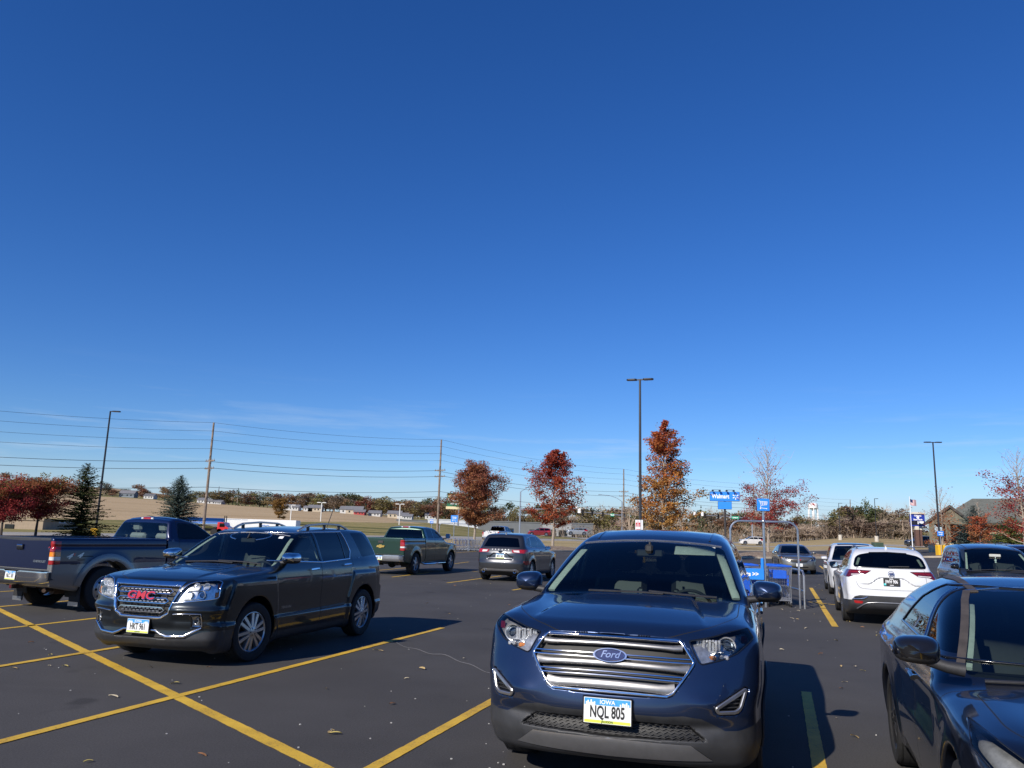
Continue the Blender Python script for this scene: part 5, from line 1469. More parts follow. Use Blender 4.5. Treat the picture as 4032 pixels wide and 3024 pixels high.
# ------------------------------------------------------------------ dark grey minivan, front
def dark_minivan():
 P = paint('slate blue minivan paint', (0.035, 0.050, 0.068), metal=0.6, rough=0.33)
 W = .96
 top = [(1.0, .7), (.9, .82), (.6, .93), (.1, 1.00), (-.06, 1.03), (-.30, 1.15), (-.98, 1.53), (-1.2, 1.62), (-1.6, 1.68), (-2.2, 1.72), (-3.2, 1.70), (-3.75, 1.66), (-3.9, 1.55), (-4.1, 1.1), (-4.2, .8)]
 h = hull0(W, .95, -4.02, top, 1.06, 1.72, tum=.27, bowf=.36, hoodz=.92, crown=.09, rear=[(.15, -3.8), (.3, -3.97), (.5, -4.02), (1.0, -3.98), (1.6, -3.78), (1.8, -3.7)])
 h['sect'] = [(.15, .09), (.25, .04), (.40, .012), (.6, .0), (.8, .0), (.98, .02), (1.06, .06), (1.14, .10), (1.4, .18), (1.62, .26), (1.78, .36)]
 c = Car('dark_minivan', [h], wheels_for(3.03, .335, .82), arch=.385, archw=.56, h=.024, flare=.012, lo=(-4.15, .1), hi=(1.05, 1.06, 1.84))
 c.mesh()
 fc = lambda x, y, z: (x < .02) & (x > -1.4)
 c.cut('ws', rounded([(-.01, 1.035), (-.01, 1.60), (.58, 1.565), (.645, 1.52), (.79, 1.07), (.76, 1.035)], .03), 'f', fc, mind=.1)
 c.cut('w1', rounded([(-.24, 1.09), (-1.05, 1.50), (-1.52, 1.575), (-1.68, 1.13)], [.02, .1, .05, .03]), 's', mind=.05)
 c.cut('w2', rounded([(-1.78, 1.13), (-1.62, 1.585), (-2.4, 1.62), (-3.05, 1.615), (-3.62, 1.17)], [.03, .05, .05, .12, .08]), 's', mind=.05)
 c.cut('lamp', [(.45, .66), (.50, .80), (.99, .86), (.99, .70)], 'f', lambda x, y, z: x > .3)
 c.cut('grille', [(-.01, .60), (-.01, .80), (.42, .79), (.36, .62)], 'f', lambda x, y, z: x > .3)
 c.cut('tail', [(-3.95, .9), (-3.85, 1.25), (-4.3, 1.25), (-4.3, .9)], 's', mind=.02)
 c.cut('door1', [(-.28, .3), (-.22, 1.08), (-1.0, 1.52), (-1.55, 1.62), (-1.74, 1.1), (-1.74, .3)], 's', gap=.006)
 c.cut('hood', [(.86, -.01), (.8, .4), (.5, .70), (-.0, .83), (-.02, -.01)], 't', lambda x, y, z: z > .8, gap=.006, mind=.25)
 c.part('body', ['body', 'seam'], [P, M['seam']]); c.part('hood', ['hood'], [P])
 ws = c.part('windshield', ['ws'], [M['glass']]); c.part('grille', ['grille'], [M['mesh']])
 gd = glass('privacy glass of the van', (.13, .16, .17))
 for sd in (1, -1):
  d = c.part('door', ['door1'], [P], side=sd); c.part('window', ['w1'], [M['glass_mid']], side=sd, parent=d)
  c.part('side_window', ['w2'], [gd], side=sd)
  lampset(c, sd, 'lamp', [(.45, .66), (.50, .80), (.85, .86), (.85, .70)], lens='lens_old', bowls=((.6, .74, .06, 1),))
  c.part('tail_light', ['tail'], [M['red']], side=sd)
  handle(c, sd, -1.55, 1.0, P, d)
  c.mirror(-.50, .80, 1.135, .20, .15, .15, sd, M['gloss_black'], M['plastic'], arm=.08, zarm=1.06)
  bars(c, 'roof_strip', [M['plastic']], [('t', [(-1.15, sd * .56), (-2.2, sd * .575), (-3.6, sd * .55)], .018, .01, .001)])
  bars(c, 'window_trim', [M['gloss_black']], [(S(sd), [(-.22, 1.07), (-1.70, 1.115), (-3.65, 1.155)], .016, .01, .003)])
  pillars(c, [('f', [(sd * .74, 1.10), (sd * .62, 1.50)])], M['headliner'], .06)
 bars(c, 'windshield_trim', [M['gloss_black']], [('f', [(-.785, 1.07), (-.63, 1.54), (-.3, 1.60), (0, 1.612), (.3, 1.60), (.63, 1.54), (.785, 1.07)], .022, .01, .003)])
 c.wiper('f', [(-.60, 1.05), (-.1, 1.085), (.1, 1.075)], .012, ws); c.wiper('f', [(-.02, 1.09), (.35, 1.085), (.65, 1.06)], .012, ws)
 mb = MB(); mb.box((-.72, .0, 1.43), (.03, .26, .07), 0, bev=.012); mb.build('rear_view_mirror', [M['headliner']], c.root)
 mb = MB(); mb.cyl((-.70, 0, 1.40), (-.70, 0, 1.33), .006); mb.box((-.70, 0, 1.31), (.02, .05, .05), 0, bev=.015); mb.box((-.70, .0, 1.265), (.01, .035, .03), 0); mb.build('mirror_charm', [M['white']], c.root)
 liner(c, ['body', 'seam', 'door1'], M['cloth_grey'], 1.0, -.1)
 for x_ in (-1.35, -2.4):
  for y_ in (-.40, .40): c.seat(x_, y_, .62, M['cloth_dark'])
 c.dash(-.05, -.62, .78, .6, 1.05); c.steering(-.70, .40, 1.0, .20)
 under(c, .7, -3.7, .4)
 for i in (0, 1):
  for sd in (1, -1): c.wheel(i, sd, 'spoke', 7, .22)
 return c

# ------------------------------------------------------------------ dark sedan in the foreground
def dark_sedan():
 P = paint('midnight car paint', (0.005, 0.008, 0.018), metal=0.4, rough=0.28, dust=.012)
 W = .92
 top = [(1.05, .60), (.95, .70), (.7, .82), (.3, .895), (-.2, .945), (-.42, .97), (-.55, 1.03), (-1.0, 1.22), (-1.45, 1.365), (-1.65, 1.41), (-2.0, 1.445), (-2.35, 1.44), (-2.7, 1.37), (-3.25, 1.12), (-3.45, 1.06), (-3.75, 1.03), (-3.95, .9)]
 h = hull0(W, .98, -3.80, top, 1.01, 1.44, tum=.29, hoodz=.80, bowf=.42, crown=.07, rear=[(.15, -3.6), (.3, -3.76), (.6, -3.80), (1.0, -3.76), (1.5, -3.0)], shoulder=.045)
 h['sect'] = [(.15, .09), (.25, .04), (.40, .015), (.6, .0), (.85, .0), (.95, .02), (1.03, .07), (1.10, .11), (1.2, .16), (1.32, .245), (1.40, .33), (1.48, .44)]
 def extra(f, x, ay, z):
  f = f - .014 * np.exp(-((ay - .70) / .12) ** 2) * sstep(-.4, -.1, x) * sstep(.8, .4, x) * sstep(.8, .9, z)
  f = f - .012 * np.exp(-((z - .88) / .035) ** 2) * sstep(.7, .85, ay) * sstep(-.3, -.6, x)
  f = f + .012 * np.exp(-((z - .70) / .12) ** 2) * sstep(.7, .85, ay) * sstep(-.4, -.7, x) * sstep(-2.2, -1.9, x)
  return f
 c = Car('dark_sedan', [h], wheels_for(2.66, .335, .80), arch=.385, archw=.56, h=.017, flare=.016, extra=extra, lo=(-3.9, .1), hi=(1.1, 1.0, 1.56))
 c.mesh()
 fc = lambda x, y, z: (x < -.3) & (x > -1.75)
 c.cut('ws', rounded([(-.01, .965), (-.01, 1.385), (.50, 1.36), (.56, 1.335), (.76, 1.0), (.74, .97)], .02), 'f', fc, mind=.1)
 c.cut('w1', rounded([(-.57, 1.055), (-.9, 1.22), (-1.40, 1.355), (-1.56, 1.372), (-1.26, 1.075)], [.03, .1, .06, .01, .02]), 's', mind=.03)
 c.cut('w2', rounded([(-1.32, 1.078), (-1.62, 1.375), (-1.85, 1.375), (-2.15, 1.28), (-2.38, 1.10)], [.02, .01, .06, .08, .05]), 's', mind=.03)
 c.cut('rw', [(-.01, 1.1), (-.01, 1.38), (.5, 1.36), (.7, 1.1)], 'r', lambda x, y, z: (x < -2.3) & (x > -3.4), mind=.05)
 lamp = rounded([(.48, .60), (.52, .70), (.70, .775), (.868, .876), (.91, .80), (.80, .66), (.62, .58)], .02)
 c.cut('lamp', lamp, 'f', lambda x, y, z: x > -.1, mind=.02)
 c.cut('door1', [(-.38, .3), (-.36, .95), (-.52, 1.04), (-.9, 1.26), (-1.42, 1.39), (-1.60, 1.40), (-1.30, 1.06), (-1.34, .3)], 's', gap=.006, mind=.1)
 c.cut('door2', [(-1.345, .3), (-1.305, 1.06), (-1.605, 1.40), (-1.88, 1.40), (-2.2, 1.30), (-2.42, 1.08), (-2.30, .75), (-2.2, .55), (-2.18, .3)], 's', gap=.006, mind=.1)
 c.cut('hood', rounded([(-.43, -.01), (-.42, .5), (-.30, .76), (.30, .76), (.65, .60), (.86, -.01)], [0, .03, .05, .1, .1, 0]), 't', lambda x, y, z: z > .72, gap=.006, mind=.25)
 c.cut('grille', [(-.01, .42), (-.01, .62), (.40, .60), (.34, .44)], 'f', lambda x, y, z: x > .5)
 c.part('body', ['body', 'seam'], [P, M['seam']]); c.part('hood', ['hood'], [P]); c.part('grille', ['grille'], [M['mesh']])
 ws = c.part('windshield', ['ws'], [M['glass']]); c.part('rear_window', ['rw'], [M['glass_dark']])
 mo = mat('faded roof moulding', (.06, .05, .042), .6, var=.3, scale=8)
 for sd in (1, -1):
  d1 = c.part('door', ['door1'], [P], side=sd); d2 = c.part('door', ['door2'], [P], side=sd)
  c.part('window', ['w1'], [M['glass_mid']], side=sd, parent=d1); c.part('window', ['w2'], [M['glass_mid']], side=sd, parent=d2)
  handle(c, sd, -1.12, .875, M['gloss_black'], d1); handle(c, sd, -2.05, .90, M['gloss_black'], d2)
  bars(c, 'window_post', [M['gloss_black'], M['chrome']], [(S(sd), [(-1.29, 1.065), (-1.44, 1.22), (-1.59, 1.375)], .045, .012, .002), (S(sd), [(-1.325, 1.07), (-1.475, 1.225), (-1.615, 1.372)], .010, .014, .006, 1)])
  bars(c, 'window_trim', [M['gloss_black']], [(S(sd), [(-.50, 1.03), (-.88, 1.225), (-1.40, 1.372), (-1.62, 1.39), (-1.86, 1.387), (-2.16, 1.29), (-2.42, 1.085)], .03, .012, .003), (S(sd), [(-.50, 1.03), (-1.3, 1.052), (-2.42, 1.08)], .016, .012, .005)])
  bars(c, 'roof_moulding', [mo], [('t', [(-1.50, sd * .50), (-1.7, sd * .515), (-2.2, sd * .52), (-2.75, sd * .50)], .05, .012, .002), ('f', [(sd * .775, .99), (sd * .68, 1.15), (sd * .585, 1.31), (sd * .54, 1.36)], .045, .012, .002)])
  lampset(c, sd, 'lamp', lamp, lens='lens_old', house='reflector', push=-.035, bowls=((.62, .68, .06, 1), (.74, .74, .05, 0)), extra=((.80, .74, .03, .03, 2),), trim='gloss_black', trimw=.008)
  c.mirror(-.42, .84, 1.10, .22, .155, .15, sd, M['gloss_black'], M['plastic'], arm=.05, zarm=1.03, sweep=.05)
  pillars(c, [('f', [(sd * .73, 1.02), (sd * .56, 1.31)])], M['headliner'], .05)
 bars(c, 'windshield_trim', [M['chrome']], [('f', [(-.55, 1.36), (-.3, 1.39), (0, 1.40), (.3, 1.39), (.55, 1.36)], .012, .010, .003)])
 c.wiper('f', [(-.68, .950), (-.3, .968), (.10, .970)], .010, ws); c.wiper('f', [(-.05, .978), (.4, .968), (.66, .950)], .010, ws)
 liner(c, ['body', 'seam', 'door1', 'door2'], M['liner_dark'], .85, -.45)
 for y_ in (-.36, .36): c.seat(-1.5, y_, .42, M['cloth_dark']); c.seat(-2.3, y_, .42, M['cloth_dark'], w=.5, hb=.5)
 c.dash(-.45, -.95, .74, .5, .96); c.steering(-1.0, .36, .90, .18)
 under(c, .7, -3.5, .35)
 for i in (0, 1):
  for sd in (1, -1): c.wheel(i, sd, 'split', 5, .235, M['alloy_dark'])
 return c

# ------------------------------------------------------------------ plainer cars further away
def simple_car(name, P, o):
 """o: W, nose, tail, wb, top, belt, zr, windows (list of polygons), ws (z0,z1,y0,y1), rw, lamps, tails, plate ..."""
 h = hull0(o['W'], o['nose'], o['tail'], o['top'], o['belt'], o['zr'], **o.get('hull', {}))
 if 'rear' in o: h['rear'] = o['rear']
 if 'front' in o: h['front'] = o['front']
 R = o.get('R', .345)
 c = Car(name, [h], wheels_for(o['wb'], R, o['W'] - .115), arch=R + .055, archw=.55, h=o.get('h', .032), flare=o.get('flare', .014), extra=o.get('extra'), lo=(o['tail'] - .12, .1), hi=(o['nose'] + .12, o['W'] + .09, o['zr'] + .12))
 c.mesh()
 z0, z1, y0, y1 = o['ws']; xc = o.get('xc', -.3)
 c.cut('ws', rounded([(-.01, z0), (-.01, z1), (y1, z1 - .02), (y0, z0)], [0, 0, .05, .03]), 'f', lambda x, y, z: (x < xc) & (x > xc - 1.3), mind=.1)
 z0, z1, y0, y1 = o['rw']; xr = o.get('xr', o['tail'] + 1.1)
 c.cut('rw', rounded([(-.01, z0), (-.01, z1), (y1, z1 - .02), (y0, z0)], [0, 0, .05, .03]), 'r', lambda x, y, z: x < xr, mind=.05)
 for i, w in enumerate(o['windows']): c.cut('w%d' % i, rounded(w, .03), 's', mind=.04)
 if o.get('doors'):
  for i, d in enumerate(o['doors']): c.cut('door%d' % i, d, 's', gap=.007)
 for k, poly in o.get('front_cuts', []): c.cut(k, poly, 'f', lambda x, y, z: x > -.2, mind=.02)
 for k, poly in o.get('rear_cuts', []): c.cut(k, poly, 'r', lambda x, y, z: x < o['tail'] + .9, mind=.02, src=('body', 'clad', 'tail'))
 for k, poly in o.get('side_cuts', []): c.cut(k, poly, 's', mind=-.2)
 c.part('body', ['body', 'seam'], [P, M['seam']])
 c.part('windshield', ['ws'], [o.get('gws', M['glass'])]); c.part('rear_window', ['rw'], [M['glass_dark']])
 mats = o.get('mats', {})
 for k in ('grille', 'clad', 'lip', 'slot', 'gate'):
  if k in c.names: c.part({'clad': 'bumper', 'lip': 'bumper_trim', 'slot': 'air_intake', 'gate': 'tailgate'}.get(k, k), [k], [mats.get(k, M['mesh'])], push=.006 if k == 'lip' else 0)
 for sd in (1, -1):
  dl = []
  for i in range(len(o.get('doors', []))): dl.append(c.part('door', ['door%d' % i], [P], side=sd))
  for i, w in enumerate(o['windows']):
   c.part('window', ['w%d' % i], [o.get('gside', [M['glass_mid'], M['glass_dark'], M['glass_dark']])[i]], side=sd, parent=dl[i] if i < len(dl) else None)
  for i, d in enumerate(dl): handle(c, sd, o['handles'][i][0], o['handles'][i][1], o.get('hmat', P), d)
  if 'lamp' in c.names: lampset(c, sd, 'lamp', [], house=o.get('house', 'reflector'), bowls=o.get('bowls', ()), extra=o.get('lampx', ()))
  if 'tail' in c.names: c.part('tail_light', ['tail'], [mats.get('tail', M['red'])], side=sd, push=.008)
  if 'tailw' in c.names: c.part('reversing_light', ['tailw'], [M['white_lamp']], side=sd, push=.009)
  if 'refl' in c.names: c.part('reflector', ['refl'], [M['red']], side=sd, push=.006)
  mx, my, mz = o['mirror']; c.mirror(mx, my, mz, .20, .14, .14, sd, o.get('mm', P), M['plastic'], arm=.05)
  if o.get('rails'):
   x0, x1, yy = o['rails']; mb = MB(); X, nn = c.surf('t', [(x0, sd * yy), (x0 - .15, sd * yy), ((x0 + x1) / 2, sd * yy), (x1 + .15, sd * yy), (x1, sd * yy)]); hh = [0, .045, .055, .045, 0]
   mb.strip([X[i] + np.array([0, 0, hh[i]]) for i in range(5)], [(0, 0, 1)] * 5, .035, .025); mb.build('roof_rail', [o.get('railmat', M['satin'])], c.root)
  if o.get('trim'): bars(c, 'window_trim', [o.get('trimmat', M['chrome'])], [(S(sd), o['trim'], .018, .012, .003)])
 liner(c, ['body', 'seam', 'door0', 'door1'], o.get('liner', M['liner_dark']), o['belt'] - .08, xc - .1)
 for y_ in (-.36, .36): c.seat(xc - 1.15, y_, o['zr'] - 1.06, M['cloth_dark']); c.seat(xc - 2.0, y_, o['zr'] - 1.06, M['cloth_dark'], w=.5, hb=.55)
 c.dash(xc - .05, xc - .5, .70, .5, o['belt'] - .02); c.steering(xc - .62, .36, o['belt'] - .06, .18)
 under(c, o['nose'] - .3, o['tail'] + .3, .38)
 for i in (0, 1):
  for sd in (1, -1): c.wheel(i, sd, o.get('wst', 'spoke'), o.get('nsp', 5), R - .11, o.get('mrim', M['alloy']))
 return c

def SUVTOP(nose, tail, zh, zc, zr, xc=-.4, xw=-1.2, sp=.42):
 return [(nose + .1, zh - .3), (nose - .05, zh - .08), (nose - .25, zh), (xc + .1, zc), (xc - .1, zc + .06), (xw, zr - .12), (xw - .3, zr - .03), (xw - .9, zr), (tail + .9, zr - .02), (tail + sp + .08, zr - .07), (tail + sp - .05, zr - .14), (tail + .1, zc), (tail - .15, zc - .3)]

def grey_crossover_rear():
 P = paint('gunmetal car paint', (0.045, 0.048, 0.056), metal=0.7, rough=0.32)
 def extra(f, x, ay, z):
  cr = .955 - .11 * sstep(.22, .40, ay)
  return f + .03 * sstep(cr + .01, cr - .015, z) * sstep(.72, .80, z) * sstep(-3.1, -3.4, x) * sstep(.5, .42, ay)
 c = simple_car('grey_crossover', P, dict(W=.92, nose=.88, tail=-3.66, wb=2.71, top=SUVTOP(.88, -3.66, .98, 1.08, 1.65, sp=.38), belt=1.09, zr=1.65, R=.35, h=.026, extra=extra, flare=.02,
  hull=dict(tum=.28, bowr=.2), rear=[(.15, -3.4), (.3, -3.56), (.45, -3.62), (.62, -3.63), (.75, -3.60), (.95, -3.585), (1.1, -3.54), (1.2, -3.46), (1.5, -3.25), (1.75, -3.05)],
  ws=(1.08, 1.54, .76, .60), rw=(1.17, 1.49, .66, .54), windows=[[(-.85, 1.14), (-1.35, 1.43), (-1.72, 1.52), (-1.78, 1.13)], [(-1.84, 1.13), (-1.78, 1.525), (-2.4, 1.52), (-2.62, 1.18)], [(-2.68, 1.2), (-2.52, 1.50), (-2.75, 1.47), (-3.05, 1.28)]],
  doors=[[(-.6, .36), (-.6, 1.08), (-1.32, 1.46), (-1.78, 1.55), (-1.80, .36)], [(-1.805, .36), (-1.785, 1.55), (-2.45, 1.54), (-2.64, 1.15), (-2.35, .8), (-2.25, .36)]], handles=[(-1.62, 1.02), (-2.42, 1.05)],
  rear_cuts=[('tail', [(.40, 1.075), (.44, .985), (.82, .965), (.99, .97), (.99, 1.085), (.8, 1.09)]), ('tailw', [(.46, 1.055), (.50, 1.0), (.68, .99), (.66, 1.06)]), ('clad', [(-.01, .42), (-.01, .05), (.99, .05), (.99, .50), (.75, .50), (.66, .42)]), ('lip', [(-.01, .43), (.60, .435), (.70, .36), (.62, .30), (.52, .36), (-.01, .37)]), ('refl', [(.80, .70), (.99, .72), (.99, .58), (.84, .585)])],
  mats=dict(clad=M['plastic'], lip=M['satin']), mirror=(-.95, .82, 1.14), mm=M['gloss_black'], nsp=10, trim=[(-.8, 1.12), (-2.6, 1.16), (-3.05, 1.265), (-2.78, 1.49), (-2.4, 1.535), (-1.75, 1.54)], trimmat=M['satin']))
 c.plate('r', -3.575, .86, .1, 'MKH 262')
 mb = MB(); T = Matrix.Translation((-3.60, 0, 1.03)) @ Matrix.Rotation(-PI / 2, 4, 'Y')
 mb.prism([(.03 * math.cos(t), .075 * math.sin(t)) for t in np.linspace(0, 2 * PI, 21)[:-1]], 0, .02, 0, T); mb.build('emblem', [M['chrome']], c.root)
 mb = MB(); c.letters(mb, 'r', 'ESCAPE', (0, 1.075), .05, .006, 1.4, flip=-1, spacing=3.2, bold=.002); mb.build('lettering', [M['satin']], c.root, smooth=False)
 for sd in (1, -1):
  mb = MB(); T = Matrix.Translation((-3.60, sd * .56, .345)) @ Matrix.Rotation(-PI / 2, 4, 'Y'); mb.lathe([(.035, 0), (.05, 0), (.055, .02), (.05, .04), (.035, .03)], 16, 0, T); mb.cyl((-3.60, sd * .56, .345), (-3.61, sd * .56, .345), .036, m=1); mb.build('exhaust_tip', [M['chrome'], M['seam']], c.root)
 mb = MB(); X, nn = c.surf('t', [(-2.9, 0)]); p = X[0]
 mb.add([(p[0] + .08, 0, p[2] - .004), (p[0] - .09, .025, p[2] - .02), (p[0] - .09, -.025, p[2] - .02), (p[0] - .08, 0, p[2] + .06)], [(0, 3, 1), (0, 2, 3), (1, 3, 2)]); mb.build('antenna', [P], c.root)
 return c

def silver_sedan():
 P = paint('champagne silver paint', (0.24, 0.23, 0.20), metal=0.75, rough=0.33)
 top = [(1.0, .62), (.9, .78), (.7, .86), (.2, .93), (-.3, .98), (-.42, 1.0), (-.6, 1.09), (-1.35, 1.40), (-1.7, 1.46), (-2.2, 1.475), (-2.6, 1.43), (-3.2, 1.16), (-3.45, 1.08), (-3.62, 1.05), (-3.8, .9)]
 c = simple_car('silver_sedan', P, dict(W=.895, nose=.92, tail=-3.68, wb=2.685, top=top, belt=1.0, zr=1.47, R=.325, hull=dict(tum=.27, hoodz=.86, bowf=.34), rear=[(.15, -3.5), (.3, -3.64), (.6, -3.68), (1.0, -3.64), (1.5, -2.9)],
  ws=(1.0, 1.39, .74, .56), rw=(1.12, 1.40, .68, .5), xr=-2.3, windows=[[(-.62, 1.04), (-1.3, 1.35), (-1.6, 1.39), (-1.62, 1.03)], [(-1.68, 1.03), (-1.66, 1.40), (-2.2, 1.36), (-2.55, 1.05)]],
  doors=[[(-.45, .3), (-.45, 1.0), (-1.28, 1.37), (-1.64, 1.42), (-1.65, .3)], [(-1.655, .3), (-1.645, 1.42), (-2.25, 1.39), (-2.6, 1.02), (-2.28, .7), (-2.2, .3)]], handles=[(-1.45, .92), (-2.35, .95)],
  front_cuts=[('lamp', [(.47, .70), (.50, .76), (.84, .87), (.90, .84), (.84, .72), (.62, .66)]), ('grille', [(-.01, .68), (-.01, .555), (.36, .58), (.44, .68)]), ('slot', [(-.01, .30), (-.01, .37), (.42, .38), (.46, .32)])],
  bowls=((.66, .74, .05, 1), (.56, .72, .04, 0)), lampx=((.80, .80, .05, .05, 2),), mirror=(-.62, .80, 1.05), mats=dict(grille=M['mesh'], slot=M['mesh']), nsp=5, gside=[M['glass_mid'], M['glass_mid']], hmat=P))
 bars(c, 'grille_bars', [P, M['chrome'], M['emblem_red']], [('f', [(-.46, .705), (0, .69), (.46, .705)], .05, .03, .01), ('f', [(-.40, .745), (-.2, .752), (.2, .752), (.40, .745)], .022, .02, .006, 1), ('f', [(-.46, .69), (-.36, .57), (0, .545), (.36, .57), (.46, .69)], .014, .02, .004, 1), ('f', [(-.085, .698), (.085, .698)], .05, .02, .03, 2)])
 c.plate('f', .955, .455, .0, 'NLC 315', style='white')
 return c

def white_car_front():
 P = paint('white car paint two', (0.60, 0.61, 0.62), metal=0.0, rough=0.35, flake=.03)
 P2 = M['gloss_black']
 c = simple_car('white_crossover', P, dict(W=.91, nose=.90, tail=-3.60, wb=2.68, top=SUVTOP(.90, -3.60, .98, 1.08, 1.64), belt=1.06, zr=1.64, R=.34, hull=dict(tum=.27),
  ws=(1.07, 1.55, .75, .58), rw=(1.16, 1.5, .66, .54), windows=[[(-.62, 1.10), (-1.2, 1.44), (-1.62, 1.52), (-1.66, 1.09)], [(-1.72, 1.09), (-1.68, 1.53), (-2.4, 1.52), (-2.6, 1.14)], [(-2.66, 1.16), (-2.5, 1.5), (-2.8, 1.47), (-3.1, 1.26)]],
  doors=[[(-.5, .36), (-.5, 1.05), (-1.18, 1.46), (-1.66, 1.55), (-1.68, .36)], [(-1.685, .36), (-1.665, 1.55), (-2.45, 1.54), (-2.64, 1.12), (-2.3, .8), (-2.2, .36)]], handles=[(-1.5, 1.0), (-2.4, 1.02)],
  front_cuts=[('lamp', [(.48, .83), (.52, .93), (.80, .97), (.86, .93), (.82, .84)]), ('grille', [(-.01, .52), (-.01, .86), (.34, .86), (.40, .70), (.30, .52)]), ('slot', [(.55, .44), (.58, .58), (.80, .58), (.78, .44)])],
  house='housing', bowls=((.66, .90, .045, 1),), mats=dict(grille=M['mesh'], slot=M['plastic']), mirror=(-.62, .82, 1.12), liner=M['headliner'], nsp=5))
 bars(c, 'roof_panel', [M['gloss_black']], [('t', [(-1.35, y_), (-3.0, y_)], .12, .006, .002) for y_ in np.linspace(-.44, .44, 9)])
 return c

def distant_suv(name, P, long=0.0, h=.05, dark=True, rails=True, railmat=None, zr=1.72, clad=False):
 t = -3.75 - long
 return simple_car(name, P, dict(W=.96, nose=.92, tail=t, wb=2.85 + long * .6, top=SUVTOP(.92, t, 1.05, 1.14, zr, sp=.32), belt=1.12, zr=zr, R=.37, h=h, hull=dict(tum=.24),
  rear=[(.15, t + .2), (.3, t + .06), (.5, t), (1.0, t + .02), (1.2, t + .08), (1.6, t + .26), (1.9, t + .4)],
  ws=(1.14, zr - .1, .78, .62), rw=(1.22, zr - .16, .70, .60), windows=[[(-.62, 1.16), (-1.15, zr - .2), (-1.6, zr - .14), (-1.66, 1.15)], [(-1.72, 1.15), (-1.68, zr - .13), (-2.5, zr - .13), (-2.6, 1.16)], [(-2.68, 1.17), (-2.6, zr - .13), (t + .55, zr - .15), (t + .32, 1.2)]],
  doors=[[(-.5, .36), (-.5, 1.12), (-1.12, zr - .17), (-1.66, zr - .1), (-1.68, .36)], [(-1.685, .36), (-1.665, zr - .1), (-2.58, zr - .1), (-2.65, .9), (-2.4, .36)]], handles=[(-1.5, 1.04), (-2.4, 1.06)],
  front_cuts=[('lamp', [(.50, .80), (.52, .95), (.82, .99), (.90, .97), (.86, .82)]), ('grille', [(-.01, .60), (-.01, .92), (.44, .92), (.40, .62)])],
  rear_cuts=[('tail', [(.66, .92), (.68, 1.18), (.99, 1.2), (.99, .92)])], side_cuts=[('tail', [(t + .20, .92), (t + .24, 1.2), (t - .2, 1.2), (t - .2, .92)])], mats=dict(grille=M['mesh']),
  mirror=(-.66, .86, 1.20), rails=(-1.4, t + .7, .58) if rails else None, railmat=railmat or M['satin'], nsp=6))
CAMP = (1.6472, 0.1861, 0.0288, 3115.2)
def cam_axes():
 h, p_, ro, f = CAMP
 cp, sp = math.cos(p_), math.sin(p_)
 fw = np.array([0, cp, sp]); u = np.array([0, -sp, cp]); r = np.array([1., 0, 0])
 c, s = math.cos(ro), math.sin(ro)
 return c * r + s * u, -s * r + c * u, fw
def at(px, py, d):
 """point at ground distance d (along +Y) seen at photo pixel px, py: used to take positions off the photograph"""
 r, u, fw = cam_axes(); f = CAMP[3]
 v = (px - 2016) / f * r - (py - 1512) / f * u + fw
 t = d / v[1]
 return Vector((v[0] * t, d, CAMP[0] + v[2] * t))
AZ = [-60, -33, -27, -21, -13, -6, 2, 9, 17, 24, 30, 40, 60]
RR = [0, 45, 60, 90, 110, 140, 160, 200, 300, 450, 700, 1000, 2600]
TZ = np.array([[0, 0, 0, 0, .1, .3, 1.2, 2.6, 6.5, 13, 24, 42, 46], [0, 0, 0, 0, .1, .3, 1.2, 2.6, 6.5, 13, 24, 42, 46], [0, 0, 0, 0, .1, .35, 1.2, 2.7, 6.4, 12.5, 22, 39, 43],
 [0, 0, 0, 0, .1, .4, 1.2, 2.8, 6.3, 12, 20, 32, 38], [0, 0, 0, 0, .2, .5, 1.2, 3.3, 6, 10.6, 15, 21, 28], [0, 0, 0, 0, .2, .5, 1.0, 3.2, 4.5, 8, 13, 18, 26],
 [0, 0, 0, .05, .15, .4, .6, 1.0, 1.6, 5, 10, 16, 26], [0, 0, 0, .05, .15, .3, .4, .8, 1.6, 5, 10, 16, 26], [0, 0, 0, .05, .1, .3, .45, .8, 2, 5, 10, 16, 26],
 [0, 0, .1, .2, .25, .7, 1.2, 2.8, 3.4, 6, 10, 16, 26], [0, .05, .25, .6, .75, .95, 1.15, 2.3, 3, 6, 10, 16, 26], [0, .05, .25, .6, .8, 1.3, 1.6, 2.4, 3, 6, 10, 16, 26], [0, 0, 0, 0, 0, 0, 0, 0, 0, 0, 0, 0, 0]], float)
def tz(x, y):
 x = np.asarray(x, float); y = np.asarray(y, float)
 a = np.degrees(np.arctan2(x, y)); r = np.hypot(x, y)
 cols = np.stack([np.interp(r, RR, row) for row in TZ], 0)
 a = np.clip(a, AZ[0], AZ[-1])
 i = np.clip(np.searchsorted(AZ, a, side='right') - 1, 0, len(AZ) - 2)
 A = np.array(AZ, float); u = (a - A[i]) / (A[i+1] - A[i]); u = u * u * (3 - 2 * u)
 v0 = np.take_along_axis(cols, i[None], 0)[0] if cols.ndim > 1 else cols[i]
 v1 = np.take_along_axis(cols, (i + 1)[None], 0)[0] if cols.ndim > 1 else cols[i + 1]
 z = v0 * (1 - u) + v1 * u
 back = np.abs(np.degrees(np.arctan2(x, y))) > 60
 return np.where(back, 0, z)
def gz(x, y): return float(tz(np.array([x]), np.array([y]))[0])
def onground(px, d, py=2100):
 p = at(px, py, d); return Vector((p.x, d, gz(p.x, d)))

